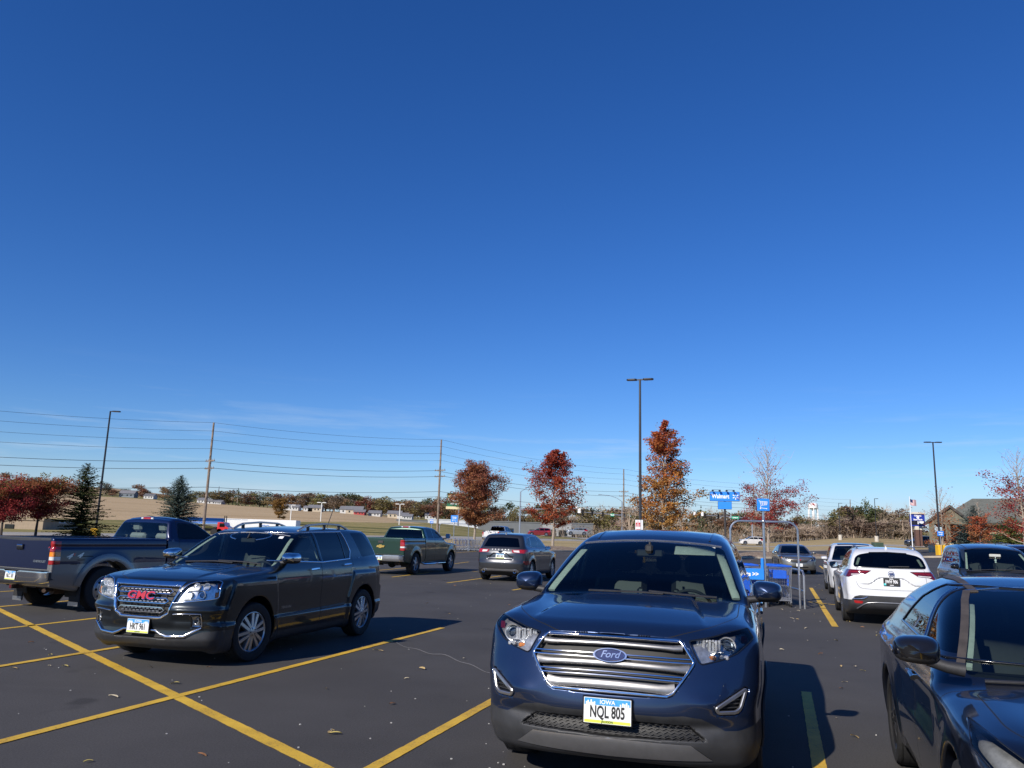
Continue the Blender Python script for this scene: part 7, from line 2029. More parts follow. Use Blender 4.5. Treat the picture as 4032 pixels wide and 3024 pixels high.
def spruce(name, loc, H, Wd, mats, label, seed=3, dens=1.0, sparse=0.0, base=.3):
 g = np.random.default_rng(seed); bk = bark(); rt = empty(name, loc); tag(rt, label, 'spruce tree')
 tr = MB(); tr.tube([(0, 0, 0), (.02, .02, H * .5), (0, 0, H)], [.13, .07, .01], 8); tr.build('trunk', [bk['dark']], rt)
 P = []; Q = []; Mi = []
 nl = int(H * 8.5)
 for i in range(nl):
  u = i / nl; z = base + (H - base) * u
  R = Wd / 2 * 1.3 * (1 - u) ** .75 * g.uniform(.8, 1.12) + .12
  nb = int(7 + 9 * (1 - u))
  for k in range(nb):
   if g.random() < sparse * .5: continue
   a = 2 * PI * k / nb + i * .7 + g.uniform(-.3, .3); L = R * g.uniform(.55, 1.15)
   d = np.array([math.cos(a), math.sin(a), 0]); dr = g.uniform(.0, .30) * (1 - u) - .35 * u
   m = int(max(5, L / .085 * dens))
   for q in range(m):
    s = (q + g.random()) / m; c = np.array([0, 0, z]) + d * L * s + np.array([0, 0, -dr * L * s + .10 * s * s])
    wd = (.16 + .10 * (1 - s)) * min(1, R)
    side = np.array([-d[1], d[0], 0])
    for sg in (-1, 1):
     v = d * .6 + side * sg * g.uniform(.5, 1.0) + np.array([0, 0, g.uniform(-.35, .35)]); v /= np.linalg.norm(v); ln = wd * g.uniform(.8, 1.5)
     w_ = np.cross(v, np.array([0, 0, 1.0]) + g.normal(0, .5, 3)); w_ /= np.linalg.norm(w_) + 1e-9; th = .034
     P.append([c + w_ * th, c + v * ln * .6 + w_ * th * .9, c + v * ln, c + v * ln * .6 - w_ * th * .9, c - w_ * th]); Mi.append(0 if g.random() < .62 else 1)
 V = np.array(P).reshape(-1, 3); F = np.arange(len(V)).reshape(-1, 5)
 link_mesh('crown', np_mesh('crown', V, F, mats, Mi, smooth=False), rt)
 return rt

def far_crown(seed, H, W, mats, n=420, size=.8, lobes=7, conifer=False, bare=False):
 """one mesh for a distant tree: trunk, limbs and leaf clumps"""
 g = np.random.default_rng(seed); mb = MB(); bk = bark()
 tp = .22 * H if not conifer else .05 * H
 mb.tube([(0, 0, -.5), (0, 0, H * .4), (g.uniform(-.2, .2), 0, H * .85)], [.022 * H, .018 * H, .004 * H], 6, 0)
 lv = Leaves()
 if conifer:
  for i in range(12):
   u = i / 11; z = tp + (H - tp) * u; r = W / 2 * (1 - u) ** .8 + .15
   lv.add((0, 0, z), (r, r, H * .06), int(n / 12 * (1.3 - u)), size * .8, 1 + (i % 2), .2, g)
 else:
  cs = []
  for k in range(lobes):
   a = k * 2.4 + g.uniform(-.4, .4); u = g.random() if k else 1; rr = W * .28 * g.uniform(.4, 1.1) * (1 if k else 0)
   c = (rr * math.cos(a), rr * math.sin(a), H * (.24 + .58 * (u if k else 1))); cs.append(c)
   mb.tube([(0, 0, H * .25), (c[0] * .5, c[1] * .5, c[2] * .75), c], [.012 * H, .008 * H, .003 * H], 4, 0)
   for q in range(7 if not bare else 16):
    w = g.normal(0, 1, 3); w[2] = abs(w[2]); w = w / np.linalg.norm(w) * W * .24 * g.uniform(.6, 1.2)
    mb.tube([c, np.array(c) + w], [.004 * H, .0014 * H], 3, 0, cap=False)
    if bare:
     for z_ in range(3):
      w2 = w * .8 + g.normal(0, 1, 3) * W * .07; mb.tube([np.array(c) + w * g.uniform(.3, .8), np.array(c) + w2 + np.array([0, 0, W * .05])], [.002 * H, .001 * H], 3, 0, cap=False)
   if not bare or g.random() < .4:
    lv.add(c, (W * .27, W * .27, H * .17), int(n / lobes * (.14 if bare else 1.35)), size, 1 + int(g.integers(0, max(1, len(mats) - 1))), .5, g)
 V = list(mb.V); F = [list(f) for f in mb.F]; M_ = list(mb.M)
 if lv.P:
  v, f, m = lv.arrays(g); b = len(V); V += [tuple(q) for q in v]; F += (f + b).tolist(); M_ += m.tolist()
 return np_mesh('distant_tree', V, F, [bk['twig']] + mats, M_, smooth=False)

def trees():
 bark()
 R1 = leaf_mat('red oak leaves', (.40, .10, .055), .008); R2 = leaf_mat('russet oak leaves', (.45, .14, .05), .008); R3 = leaf_mat('orange brown oak leaves', (.46, .20, .06), .008); R4 = leaf_mat('ochre oak leaves', (.44, .25, .08), .008); BR = leaf_mat('maroon brown leaves', (.27, .10, .065), .006); BR2 = leaf_mat('brown leaves', (.32, .14, .065), .006); CR = leaf_mat('crimson leaves', (.37, .065, .06), .008); OL = leaf_mat('olive leaves', (.20, .165, .05))
 def b(px, py, d): p = at(px, py, d); return (p.x, p.y, gz(p.x, p.y) + .12)
 oak('oak_tree', b(1869, 2120, 86), 7.9, 5.2, 1.9, [BR, BR, BR2], 'round brown-red oak behind the far trolley shelter with pale trunk', seed=11, dens=3.6, layers=20, trunk_r=.14, shape='round', lsize=.17)
 oak('oak_tree', b(2178, 2150, 82), 9.7, 6.0, 2.0, [R1, R1, R2], 'tall narrow red oak on a rock island beside the red car', seed=23, dens=2.0, layers=15, trunk_r=.15, lsize=.19)
 oak('oak_tree', b(2612, 2150, 60), 10.0, 4.9, 1.6, [R1, R2, R3, R4], 'largest red and orange oak standing behind the blue crossover and lamp post', seed=37, dens=2.0, top_bare=.35, layers=21, trunk_r=.16, lsize=.17)
 oak('maple_tree', b(3026, 2150, 77), 10.0, 5.8, 2.2, [CR, R1, CR], 'half bare maple with crimson lower leaves above the trolley shelter', seed=41, dens=3.0, leafz=(0, .34), layers=16, trunk_r=.14, lsize=.15, shape='vase')
 oak('maple_tree', b(3712, 2120, 98), 7.6, 4.2, .6, [BR2, R2], 'bare many-stemmed tree with rusty lower leaves before the bank gable', seed=47, dens=.8, leafz=(0, .42), layers=14, trunk_r=.10, shape='vase')
 oak('maple_tree', b(4040, 2150, 66), 8.6, 4.6, 1.2, [CR, CR, R1], 'crimson half bare maple cut off by the right edge', seed=53, dens=1.4, leafz=(0, .50), layers=16, trunk_r=.12, shape='vase')
 oak('maple_tree', b(3862, 2140, 88), 5.6, 2.5, .9, [CR, R1, BR2], 'small red-leaved tree in front of the bank windows', seed=59, dens=1.5, leafz=(0, .55), layers=12, trunk_r=.07, shape='cone')
 oak('ornamental_tree', b(140, 2110, 66), 4.0, 3.9, 1.3, [OL, BR2, R1, CR], 'low spreading crab tree with orange-red leaves beside the spruce', seed=61, dens=2.6, layers=15, trunk_r=.12, bare_mat='dark', shape='round', lsize=.14)
 oak('ornamental_tree', b(5, 2105, 63), 3.4, 4.0, 1.2, [OL, BR2, CR, CR], 'low crab tree with deep red leaves cut off by the left edge', seed=67, dens=2.8, layers=15, trunk_r=.11, bare_mat='dark', shape='round', lsize=.14)
 oak('ornamental_tree', at(1098, 2050, 168), 4.2, 2.8, .3, [leaf_mat('straw yellow leaves', (.36, .25, .07))], 'small straw yellow tree at the edge of the stubble field', seed=71, dens=1.6, layers=9, trunk_r=.05, shape='round', lsize=.22)
 S1 = leaf_mat('spruce needles', (.040, .060, .024), trans=.1); S2 = leaf_mat('spruce needle tips', (.085, .110, .042), trans=.1); B1 = leaf_mat('blue spruce needles', (.055, .078, .066), trans=.1); B2 = leaf_mat('blue spruce needle tips', (.12, .155, .135), trans=.1)
 spruce('spruce_tree', b(308, 2115, 68), 6.35, 4.3, [S1, S2], 'dark ragged spruce growing around the lamp post behind the pickup', seed=3, sparse=.8, dens=.9)
 spruce('spruce_tree', b(690, 2110, 88), 6.7, 4.9, [B1, B2], 'dense blue-grey spruce behind the old pickup cab', seed=5, sparse=.0, dens=.9)
 spruce('spruce_tree', b(3842, 2125, 96), 5.6, 5.2, [B1, B2], 'broad blue-green spruce behind the small red tree by the bank', seed=8, sparse=.4, dens=.7)
 spruce('spruce_tree', b(3985, 2130, 92), 4.2, 6.0, [S2, OL], 'low olive evergreen beside the bank wall', seed=9, sparse=.2, dens=.7)
 # ---------------- far tree line beyond the fields: one object per tree
 pal = {'rust': [leaf_mat('far rust', (.25, .12, .07)), leaf_mat('far rust two', (.30, .16, .08))], 'olive': [leaf_mat('far olive', (.21, .18, .075)), leaf_mat('far olive two', (.27, .22, .09))], 'green': [leaf_mat('far green', (.075, .088, .045)), leaf_mat('far green two', (.10, .115, .05))],
     'tan': [leaf_mat('far tan', (.32, .225, .125)), leaf_mat('far tan two', (.27, .19, .11))], 'brown': [leaf_mat('far brown', (.19, .14, .10)), leaf_mat('far brown two', (.24, .175, .12))], 'wine': [leaf_mat('far wine red', (.15, .018, .03)), leaf_mat('far wine red two', (.18, .03, .035))]}
 words = {'rust': 'rust-red rounded tree', 'olive': 'olive yellow rounded tree', 'green': 'dark green tree', 'tan': 'tan broad-leaved tree', 'brown': 'dull brown tree', 'wine': 'wine-red oval tree', 'bare': 'leafless grey-brown tree', 'conifer': 'dark pointed conifer', 'pine': 'tall olive-green pine'}
 proto = {}
 def pr(kind, v):
  if (kind, v) not in proto:
   if kind == 'conifer': me = far_crown(100 + v, 10, 5, pal['green'], 500, .7, conifer=True)
   elif kind == 'bare': me = far_crown(200 + v, 10, 8, pal['brown'], 500, .5, 8, bare=True)
   elif kind == 'pine': me = far_crown(300 + v, 10, 7, pal['green'] + pal['olive'], 620, .75, 9)
   else: me = far_crown(400 + v + len(kind) * 7, 10, 8.5, pal[kind], 560, .75, 8)
   proto[(kind, v)] = me
  return proto[(kind, v)]
 def put(kind, px, d, H, W, where, group, py=2050, z=None):
  p = at(px, py, d); me = pr(kind, rnd.randrange(3)); o = link_mesh('distant_tree', me)
  o.location = (p.x, p.y, (gz(p.x, p.y) if z is None else z) - .2); o.scale = (W / 8.0, W / 8.0, H / 10.0); o.rotation_euler = (0, 0, rnd.uniform(0, 6.28))
  tag(o, words[kind] + ' ' + where, 'tree', group); return o
 wl = 'in the tree line beyond the stubble field'
 kinds = ['olive', 'rust', 'brown', 'green', 'tan', 'olive', 'tan', 'brown', 'rust', 'conifer', 'olive', 'green']
 x = 855
 while x < 1790:
  k = rnd.choice(kinds); put(k, x, rnd.uniform(420, 470), rnd.uniform(6.5, 9.5) + (1.5 if 1300 < x < 1640 else 0), rnd.uniform(8.5, 12.5), wl, 'tree line beyond the stubble field', 2010)
  x += rnd.uniform(12, 22)
 x = 1180
 while x < 1790:
  put(rnd.choice(['olive', 'tan', 'rust', 'brown', 'green']), x, rnd.uniform(500, 540), rnd.uniform(9.5, 13), rnd.uniform(12, 17), wl, 'tree line beyond the stubble field', 2000); x += rnd.uniform(22, 36)
 put('wine', 1403, 415, 7.2, 5.4, 'among conifers ' + wl, None, 2012); put('conifer', 1438, 412, 6.0, 4.5, wl, 'tree line beyond the stubble field', 2014); put('conifer', 1420, 413, 5.2, 4, wl, 'tree line beyond the stubble field', 2014)
 wh = 'around the farmhouses on the hill'
 for px, d, k, H, W in ((8, 560, 'brown', 12, 14), (125, 900, 'olive', 8, 12), (60, 640, 'tan', 7, 10), (85, 600, 'rust', 7, 11), (245, 620, 'brown', 8, 12), (262, 640, 'bare', 8, 10), (275, 560, 'conifer', 5.5, 3.5), (405, 560, 'green', 10, 10), (425, 570, 'brown', 9, 10), (440, 540, 'rust', 5, 7), (478, 580, 'green', 6, 9), (545, 560, 'tan', 10, 12), (562, 555, 'rust', 7, 11), (575, 565, 'rust', 6, 10), (635, 560, 'tan', 9.5, 10), (655, 555, 'rust', 8, 10), (745, 560, 'green', 6, 9), (765, 540, 'olive', 8, 10), (782, 545, 'conifer', 7, 7), (795, 560, 'rust', 8, 8), (808, 560, 'brown', 7, 7), (832, 520, 'olive', 8, 9), (845, 500, 'green', 7, 9)):
  put(k, px, d, H, W, wh, 'trees around the hill farmhouses', 1990)
 # trees behind the shops (middle) and the wood on the right
 wm = 'in the woods behind the traffic lights'
 for row, (d0, d1, h0, h1, stp) in enumerate(((300, 330, 9.5, 12.5, 30), (250, 275, 7, 10.0, 36))):
  x = 1690 + row * 30
  while x < 2960:
   k = rnd.choice(['tan', 'brown', 'bare', 'olive', 'bare', 'rust', 'tan', 'green'] if x > 2150 else ['tan', 'rust', 'olive', 'brown', 'green'])
   dd = rnd.uniform(d0, d1) + (150 if x < 2120 else 0)
   hh = rnd.uniform(h0, h1) * (1.15 if x < 2120 else 1)
   put(k, x, dd, hh, rnd.uniform(7.5, 11), wm, 'woods behind the traffic lights', 2090); x += stp * rnd.uniform(.7, 1.25)
 put('conifer', 2762, 215, 9.0, 6.2, 'dark behind the sign pole', None, 2100)
 put('bare', 2478, 175, 8.5, 8, 'beside the traffic light mast', None, 2100)
 wr = 'in the wood behind the road at right'
 for row, (d0, d1, h0, h1, stp) in enumerate(((255, 285, 9, 12, 32), (215, 240, 6.5, 9.5, 34), (198, 208, 4, 6, 34))):
  x = 2950 + row * 22
  while x < 3600:
   k = rnd.choice(['bare', 'brown', 'bare', 'olive', 'pine'] if row < 2 else ['bare', 'brown', 'bare'])
   if 3330 < x < 3480 and row == 0: k = rnd.choice(['pine', 'pine', 'olive'])
   put(k, x, rnd.uniform(d0, d1), rnd.uniform(h0, h1) * (.72 if 3060 < x < 3300 else 1), rnd.uniform(6.5, 10), wr, 'wood behind the road at right', 2110); x += stp * rnd.uniform(.7, 1.2)
 for px, H, W in ((3280, 8, 6), (3390, 10, 6), (3415, 12, 5), (3440, 9.5, 7), (3475, 9, 8), (3365, 9, 7), (3330, 8, 6)): put('pine', px, 232, H, W, 'rising above the wood at right', 'pines above the wood at right', 2110)
 # leafless brush filling the foot of the woods
 g = np.random.default_rng(77); mb = MB()
 for i in range(1500):
  px = g.uniform(2150, 3600); d = g.uniform(196, 245); p = at(px, 2110, d); z = gz(p.x, p.y); h = g.uniform(1.2, 4.0); a = g.normal(0, .35, 2)
  mb.tube([(p.x, p.y, z - .2), (p.x + a[0] * h * .5, p.y + a[1] * h * .5, z + h * .6), (p.x + a[0] * h, p.y, z + h)], [.05, .035, .012], 3, 0, cap=False)
 lv = Leaves()
 for i in range(320):
  px = g.uniform(2150, 3600); d = g.uniform(198, 250); p = at(px, 2110, d); z = gz(p.x, p.y); lv.add((p.x, p.y, z + g.uniform(.4, 2.6)), (2.2, 1.6, 1.2), 16, .5, 1 + int(g.integers(0, 3)), .4, g)
 V = list(mb.V); F = [list(f) for f in mb.F]; M_ = list(mb.M); v, f, m = lv.arrays(g); bb = len(V); V += [tuple(q) for q in v]; F += (f + bb).tolist(); M_ += m.tolist()
 me = np_mesh('undergrowth', V, F, [BARK['twig'], pal['brown'][0], pal['brown'][1], pal['tan'][1]], M_, smooth=False)
 tag(link_mesh('undergrowth', me), 'leafless grey-brown brush along the foot of the woods', 'brush', kind='stuff')
def px_m(d): return d / CAMP[3]
def wood_mat(): return mat('weathered pole wood', (.20, .155, .12), .9, var=.35, scale=3, bump=.5, bscale=30)

def utility_poles():
 W = wood_mat(); gm = mat('pole hardware', (.30, .30, .31), .5, metal=.6, var=.2, scale=10)
 spec = [(842, 1664, 105, 14.6), (1738, 1731, 131, 14.6), (2456, 1847, 181, 14.4), (2966, 1906, 204, 14.6), (3347, 1967, 262, 14.0)]
 words = ['tall wooden utility pole behind the slate suv, nearest of the line', 'wooden utility pole rising behind the green pickup beside the billboard', 'wooden utility pole beside the curved street lamp arm and traffic lights', 'wooden utility pole right of the big blue store sign', 'wooden utility pole between the water tower and the bank sign']
 lv = [0.0, 1.15, 2.3, 3.5, 5.1, 6.1, 8.55, 9.4]; tops = []
 for (px, pyt, d, H), wd in zip(spec, words):
  t = at(px, pyt, d); z0 = gz(t.x, t.y); H = t.z - z0
  rt = empty('utility_pole', (t.x, t.y, z0)); tag(rt, wd, 'utility pole', None)
  lean = -.018 * (1 if px < 2000 else .3)
  mb = MB(); mb.tube([(-lean * H * .0, 0, -.3), (0, 0, H * .5), (0, 0, H)], [.20, .17, .12], 10); mb.build('pole', [W], rt)
  dr = np.array([.707, .707]); pr = np.array([.707, -.707])
  for h in (5.1, 6.1):
   mb = MB(); mb.box((0, 0, H - h), (2.6, .12, .14), 0, rz=-PI / 4 + .0)
   for q in (-1.15, -.5, .5, 1.15): mb.cyl((q * pr[0], q * pr[1], H - h + .07), (q * pr[0], q * pr[1], H - h + .24), .045, n=6, m=1)
   for q in (-1, 1): mb.tube([(q * .75 * pr[0], q * .75 * pr[1], H - h - .05), (0, 0, H - h - .75)], .02, 4, 1)
   mb.build('crossarm', [W, gm], rt)
  mb = MB()
  for k, h in enumerate(lv[1:4]): q = .35 * (1 if k % 2 else -1); mb.tube([(0, 0, H - h), (q * pr[0], q * pr[1], H - h + .04)], .04, 6);
  mb.build('insulator', [gm], rt)
  tops.append((t.x, t.y, z0 + H))
 a, b = np.array(tops[0]), np.array(tops[1])
 tops = [tuple(a - (b - a) * 2.0 + np.array([0, 0, .0])), tuple(a - (b - a) * 1.0)] + tops + [tuple(np.array(tops[-1]) + np.array([60, 80, -1.0]))]
 cm = mat('bare line wire', (.05, .055, .06), .5, metal=.4, var=.2, scale=3)
 nm = ['topmost thin earth wire of the utility poles', 'second power wire from the top of the utility poles', 'third power wire from the top of the utility poles', 'fourth power wire of the utility poles', 'thick wire on the upper crossarms of the utility poles', 'thick wire on the lower crossarms of the utility poles', 'upper low-hung telephone cable on the utility poles', 'lowest telephone cable on the utility poles']
 for k, h in enumerate(lv):
  pts = []
  for i in range(len(tops) - 1):
   p, q = np.array(tops[i]), np.array(tops[i+1]); off = np.array([.5, -.5, 0]) * (0 if k in (0, 6, 7) else (1 if k % 2 else -1) * (.5 if k < 4 else 1.5))
   sag = (.7 if k < 6 else .55) * np.linalg.norm(q - p) / 50
   for j in range(10):
    u = j / 10; pts.append(p + (q - p) * u + off - np.array([0, 0, h + sag * 4 * u * (1 - u)]))
  mb = MB(); mb.tube(pts, .016 if k < 4 else .026, 4); o = mb.build('power_line', [cm], None); tag(o, nm[k], 'wire', None)

def lamp_posts():
 dk = mat('dark bronze pole paint', (.018, .019, .024), .4, var=.2, scale=4); led = mat('lamp lens panel', (.25, .25, .24), .4, var=.2, scale=4)
 ye = mat('yellow base paint', (.75, .42, .015), .6, var=.12, scale=5); co = mat('pale concrete', (.50, .46, .39), .85, var=.15, scale=3)
 def head(rt, z, a, L=.95):
  mb = MB(); T = Matrix.Translation((0, 0, z)) @ Matrix.Rotation(a, 4, 'Z')
  mb.box((.14, 0, 0), (.28, .09, .08), 0, T=T)
  mb.prism(rounded([(.22, -.17), (.30, -.24), (.22 + L, -.20), (.30 + L, 0), (.22 + L, .20), (.30, .24), (.22, .17)], .06), -.03, .05, 0, T=T)
  mb.box((.30 + L * .42, 0, -.036), (L * .7, .28, .012), 1, T=T)
  return mb.build('lamp_head', [dk, led], rt)
 def post(px, pyt, d, heads, label, base=None, r=.10, rb=None):
  t = at(px, pyt, d); z0 = gz(t.x, t.y); H = t.z - z0
  rt = empty('lamp_post', (t.x, t.y, z0)); tag(rt, label, 'lamp post', None)
  bz = 0
  if base is not None:
   m_, w_, bz = base; mb = MB()
   if m_ is ye: mb.box((0, 0, bz / 2), (w_, w_, bz), 0, bev=.04)
   else: mb.cyl((0, 0, -.2), (0, 0, bz), w_ / 2, w_ / 2 * .95, n=16)
   mb.build('base', [m_], rt)
  mb = MB(); mb.tube([(0, 0, bz), (0, 0, H * .5), (0, 0, H)], [r, r * .9, r * .72], 8); mb.build('pole', [dk], rt)
  for a in heads: head(rt, H - .02, a, .62 if r > .09 else .5)
  return rt
 post(2520, 1494, 52, (PI - .35, -.35), 'tall dark double-headed lamp post behind the blue crossover', (ye, .62, .95))
 post(435, 1619, 72, (.1,), 'dark lamp post standing in the ragged spruce at left', (ye, .66, 1.0))
 post(3673, 1741, 83, (PI - .15, -.15), 'dark double-headed lamp post on a yellow base by the bank', (ye, .70, 1.15))
 post(3302, 1981, 176, (0.,), 'thin lamp post on a pale round base, left of the two by the wood', (co, .80, 1.1), .085)
 post(3443, 1963, 165, (0.,), 'thin lamp post on a pale round base, right of the two by the wood', (co, .80, 1.1), .085)
 wh = mat('white lamp paint', (.62, .62, .60), .5, var=.08, scale=4)
 for px, y0, y1, lab in ((1143, 1989, 2052, 'short white forecourt lamp, smaller and nearer the yellow tree'), (1262, 1979, 2052, 'taller white forecourt lamp behind the slate suv roof'), (1572, 1985, 2049, 'white forecourt lamp left of the utility pole and billboard')):
  d = 190; p = at(px, y1, d); q = at(px, y0, d); rt = empty('forecourt_lamp', (p.x, p.y, min(p.z, gz(p.x, p.y)))); tag(rt, lab, 'lamp post', None); H = q.z - rt.location.z
  mb = MB(); mb.box((0, 0, H / 2), (.18, .18, H)); mb.build('pole', [wh], rt)
  for s in (-1, 1): mb = MB(); mb.box((s * .62, 0, H), (.9, .45, .22), 0, bev=.05); mb.build('lamp_head', [wh], rt)

def text_on(mb, txt, size, c, m, sx=1.0, bold=0, T=None, y=-.01, shear=0):
 """lettering upright in the XZ plane, read from -Y"""
 V, F = text_mesh(txt, size, 0, sx, shear, bold=bold)
 mb.add([(v[0] + c[0], y, v[1] + c[1]) for v in V], F, m, T)

def signs():
 blue = mat('store sign blue', (.015, .22, .75), .45, var=.06, scale=2); wht = mat('sign white', (.80, .80, .80), .5, var=.04, scale=3); dk = mat('sign case dark', (.010, .014, .03), .5, var=.2, scale=4)
 gal = mat('galvanised steel', (.50, .51, .53), .35, metal=.8, var=.15, scale=8); red = mat('sign red', (.55, .015, .02), .5, var=.08, scale=4); pole = mat('sign pole paint', (.035, .03, .03), .5, var=.2, scale=4)
 # big store sign on one pole
 d = 118; c = at(2853, 1955, d); z0 = gz(c.x, c.y); rt = empty('store_sign', (c.x, c.y, z0), rz=-.22); tag(rt, 'big blue two-panel store sign with white lettering on a tall pole', 'sign')
 k = px_m(d); zc = c.z - z0; w, h = 113 * k, 36 * k
 mb = MB(); mb.box((0, .0, zc), (w, .75, h), 0, bev=.02); mb.box((0, -.38, zc), (w - .06, .02, h - .06), 1)
 text_on(mb, 'Walmart', 23 * k * .98, (-16 * k, zc - .02), 2, .80, .022, y=-.40)
 for i in range(6):
  a = PI / 2 + i * PI / 3; cx, cz = 41 * k, zc
  mb.add([(cx + (r_ * math.cos(a) + s_ * math.sin(a)) * k, -.40, cz + (r_ * math.sin(a) - s_ * math.cos(a)) * k) for r_, s_ in ((4, -1.0), (11.5, -1.9), (12.5, 0), (11.5, 1.9), (4, 1.0))], [(0, 1, 2, 3, 4)], 2)
 mb.build('sign_panel', [dk, blue, wht], rt, sharp=30)
 z2 = at(2853, 1990, d).z - z0; w2, h2 = 52 * k, 30 * k
 mb = MB(); mb.box((0, 0, z2), (w2, .75, h2), 0, bev=.02); mb.box((0, -.38, z2), (w2 - .05, .02, h2 - .05), 1); mb.build('lower_panel', [dk, blue], rt)
 mb = MB(); mb.cyl((0, 0, 0), (0, 0, zc), .16, n=12); mb.build('pole', [pole], rt)
 for s in (-.55, .38):
  mb = MB(); x = s * w / 2; mb.tube([(x - .6, -.1, zc + h / 2), (x - .6, -.5, zc + h / 2 + .25), (x + .6, -.5, zc + h / 2 + .25), (x + .6, -.1, zc + h / 2)], .035, 6); mb.box((x - .55, -.9, zc + h / 2 + .1), (.30, .32, .22), 0, bev=.04); mb.box((x + .45, -.9, zc + h / 2 + .1), (.30, .32, .22), 0, bev=.04)
  mb.tube([(x - .55, -.5, zc + h / 2 + .25), (x - .55, -.9, zc + h / 2 + .12)], .03, 6); mb.tube([(x + .45, -.5, zc + h / 2 + .25), (x + .45, -.9, zc + h / 2 + .12)], .03, 6); mb.build('floodlight', [dk], rt)
 # billboard beyond the bank
 d = 235; c = at(1807, 1969, d); z0 = gz(c.x, c.y); k = px_m(d); rt = empty('billboard', (c.x, c.y, z0), rz=.05); tag(rt, 'green billboard with white lettering half hidden by the brown-red oak', 'billboard'); zc = c.z - z0
 gr = mat('billboard green', (.015, .12, .06), .6, var=.25, scale=.6); cr = mat('billboard cream', (.70, .60, .35), .6, var=.1, scale=2)
 mb = MB(); W_, H_ = 92 * k, 52 * k; mb.box((0, 0, zc), (W_, .4, H_), 0); mb.box((0, -.22, zc - H_ / 2 - .35), (W_ + .5, .3, .75), 1); text_on(mb, 'SEQUOYIA', 9 * k * 1.3, (-12 * k, zc + 14 * k), 2, .9, .02, y=-.22); text_on(mb, 'Committed to', 11 * k * 1.2, (-14 * k, zc - 1 * k), 2, .75, .03, y=-.22); text_on(mb, 'our community', 11 * k * 1.2, (-2 * k, zc - 13 * k), 2, .75, .03, y=-.22)
 mb.cyl((-37 * k, -.215, zc + 14 * k), (-37 * k, -.225, zc + 14 * k), 5 * k, n=16, m=1); mb.build('board', [gr, cr, wht], rt, sharp=30)
 mb = MB(); mb.cyl((0, .3, 0), (0, .3, zc - H_ / 2), .25, n=10); mb.build('pole', [gal], rt)
 # little blue way-finding signs
 def small(px, py, d, wpx, hpx, txt, lab, pole_to=None, post=gal):
  c = at(px, py, d); z0 = gz(c.x, c.y); k = px_m(d); rt = empty('direction_sign', (c.x, c.y, z0)); tag(rt, lab, 'sign'); zc = c.z - z0
  mb = MB(); mb.box((0, -.06, zc), (wpx * k, .04, hpx * k), 0, bev=.006); text_on(mb, txt, hpx * k * .36, (0, zc + hpx * k * .22), 1, .9, .01, y=-.085)
  yy = -.085; aw = wpx * k * .6; az_ = zc - hpx * k * .2; mb.add([(-aw / 2, yy, az_ + .03), (-aw / 2, yy, az_ - .03), (aw * .2, yy, az_ - .03), (aw * .2, yy, az_ - .10), (aw / 2, yy, az_), (aw * .2, yy, az_ + .10), (aw * .2, yy, az_ + .03)], [(0, 1, 2, 3, 4, 5, 6)], 1)
  mb.build('sign_panel', [blue, wht], rt, smooth=False); mb = MB(); mb.cyl((0, 0, -.1), (0, 0, zc + hpx * k * .4), .035, n=8); mb.build('post', [post], rt); return rt
 small(3702, 2101, 82, 25, 19, 'Pickup', 'small blue arrow sign on the lamp post above the yellow base')
 small(1700, 2053, 84, 13, 15, 'Pickup', 'small blue arrow sign standing on the far verge by the green pickup')
 # red and white notice on the tall lamp post
 for px, wp, lab in ((2512, 21, 'red and white no parking notice on the tall lamp post'), (2528, 7, 'white notice edge-on at the tall lamp post')):
  c = at(px, 2067, 51.7); k = px_m(51.7); mb = MB(); hh = 39 * k
  mb.box((0, 0, 0), (wp * k, .012, hh), 0, bev=.003)
  if wp > 10:
   mb.box((0, -.008, .02), (wp * k * .82, .004, hh * .40), 1); text_on(mb, 'NO', hh * .13, (0, .07), 0, 1, .004, y=-.012); text_on(mb, 'OVERNIGHT', hh * .08, (0, .0), 0, .8, .003, y=-.012); text_on(mb, 'PARKING', hh * .10, (0, -.07), 0, .8, .003, y=-.012); text_on(mb, 'P  X', hh * .12, (0, hh * .36), 1, 1, .004, y=-.008); mb.box((0, -.008, -hh * .44), (wp * k * .8, .004, .03), 1)
  o = mb.build('notice_board', [wht, red], None, smooth=False, loc=(c.x, c.y, c.z)); tag(o, lab, 'sign')
 # bank sign pylon and flag
 d = 104; c = at(3611, 2040, d); z0 = gz(c.x, c.y); k = px_m(d); rt = empty('bank_sign', (c.x, c.y, z0), rz=-.18); tag(rt, 'bank pylon sign with blue panel and screen on a brown brick base', 'sign')
 nav = mat('bank sign navy', (.012, .035, .30), .45, var=.1, scale=3); brick = mat('brown brick', (.12, .065, .05), .9, var=.35, scale=12, bump=.4); cream = mat('cream stone', (.62, .57, .45), .8, var=.1, scale=4); scr = mat('sign screen', (.02, .02, .03), .2, var=.4, scale=3)
 Z = lambda py: at(3611, py, d).z - z0
 mb = MB(); mb.box((0, 0, (Z(2120) + Z(2086)) / 2 - .5), (23 * k, .7, Z(2086) - Z(2120) + 1), 0); mb.box((0, 0, (Z(2086) + Z(2072)) / 2), (25 * k, .75, Z(2072) - Z(2086)), 1); mb.build('base', [brick, cream], rt)
 mb = MB(); mb.box((0, 0, (Z(2072) + Z(2025)) / 2), (50 * k, .6, Z(2025) - Z(2072)), 0); mb.box((.0, -.31, (Z(2067) + Z(2051)) / 2), (47 * k, .02, Z(2051) - Z(2067)), 1)
 text_on(mb, 'Citizens', 8 * k, (0, Z(2031)), 2, 1.0, .012, y=-.31); text_on(mb, 'State Bank', 8 * k, (0, Z(2046)), 2, .95, .012, y=-.31); mb.cyl((0, -.305, Z(2038)), (0, -.315, Z(2038)), 5 * k, n=12, m=2)
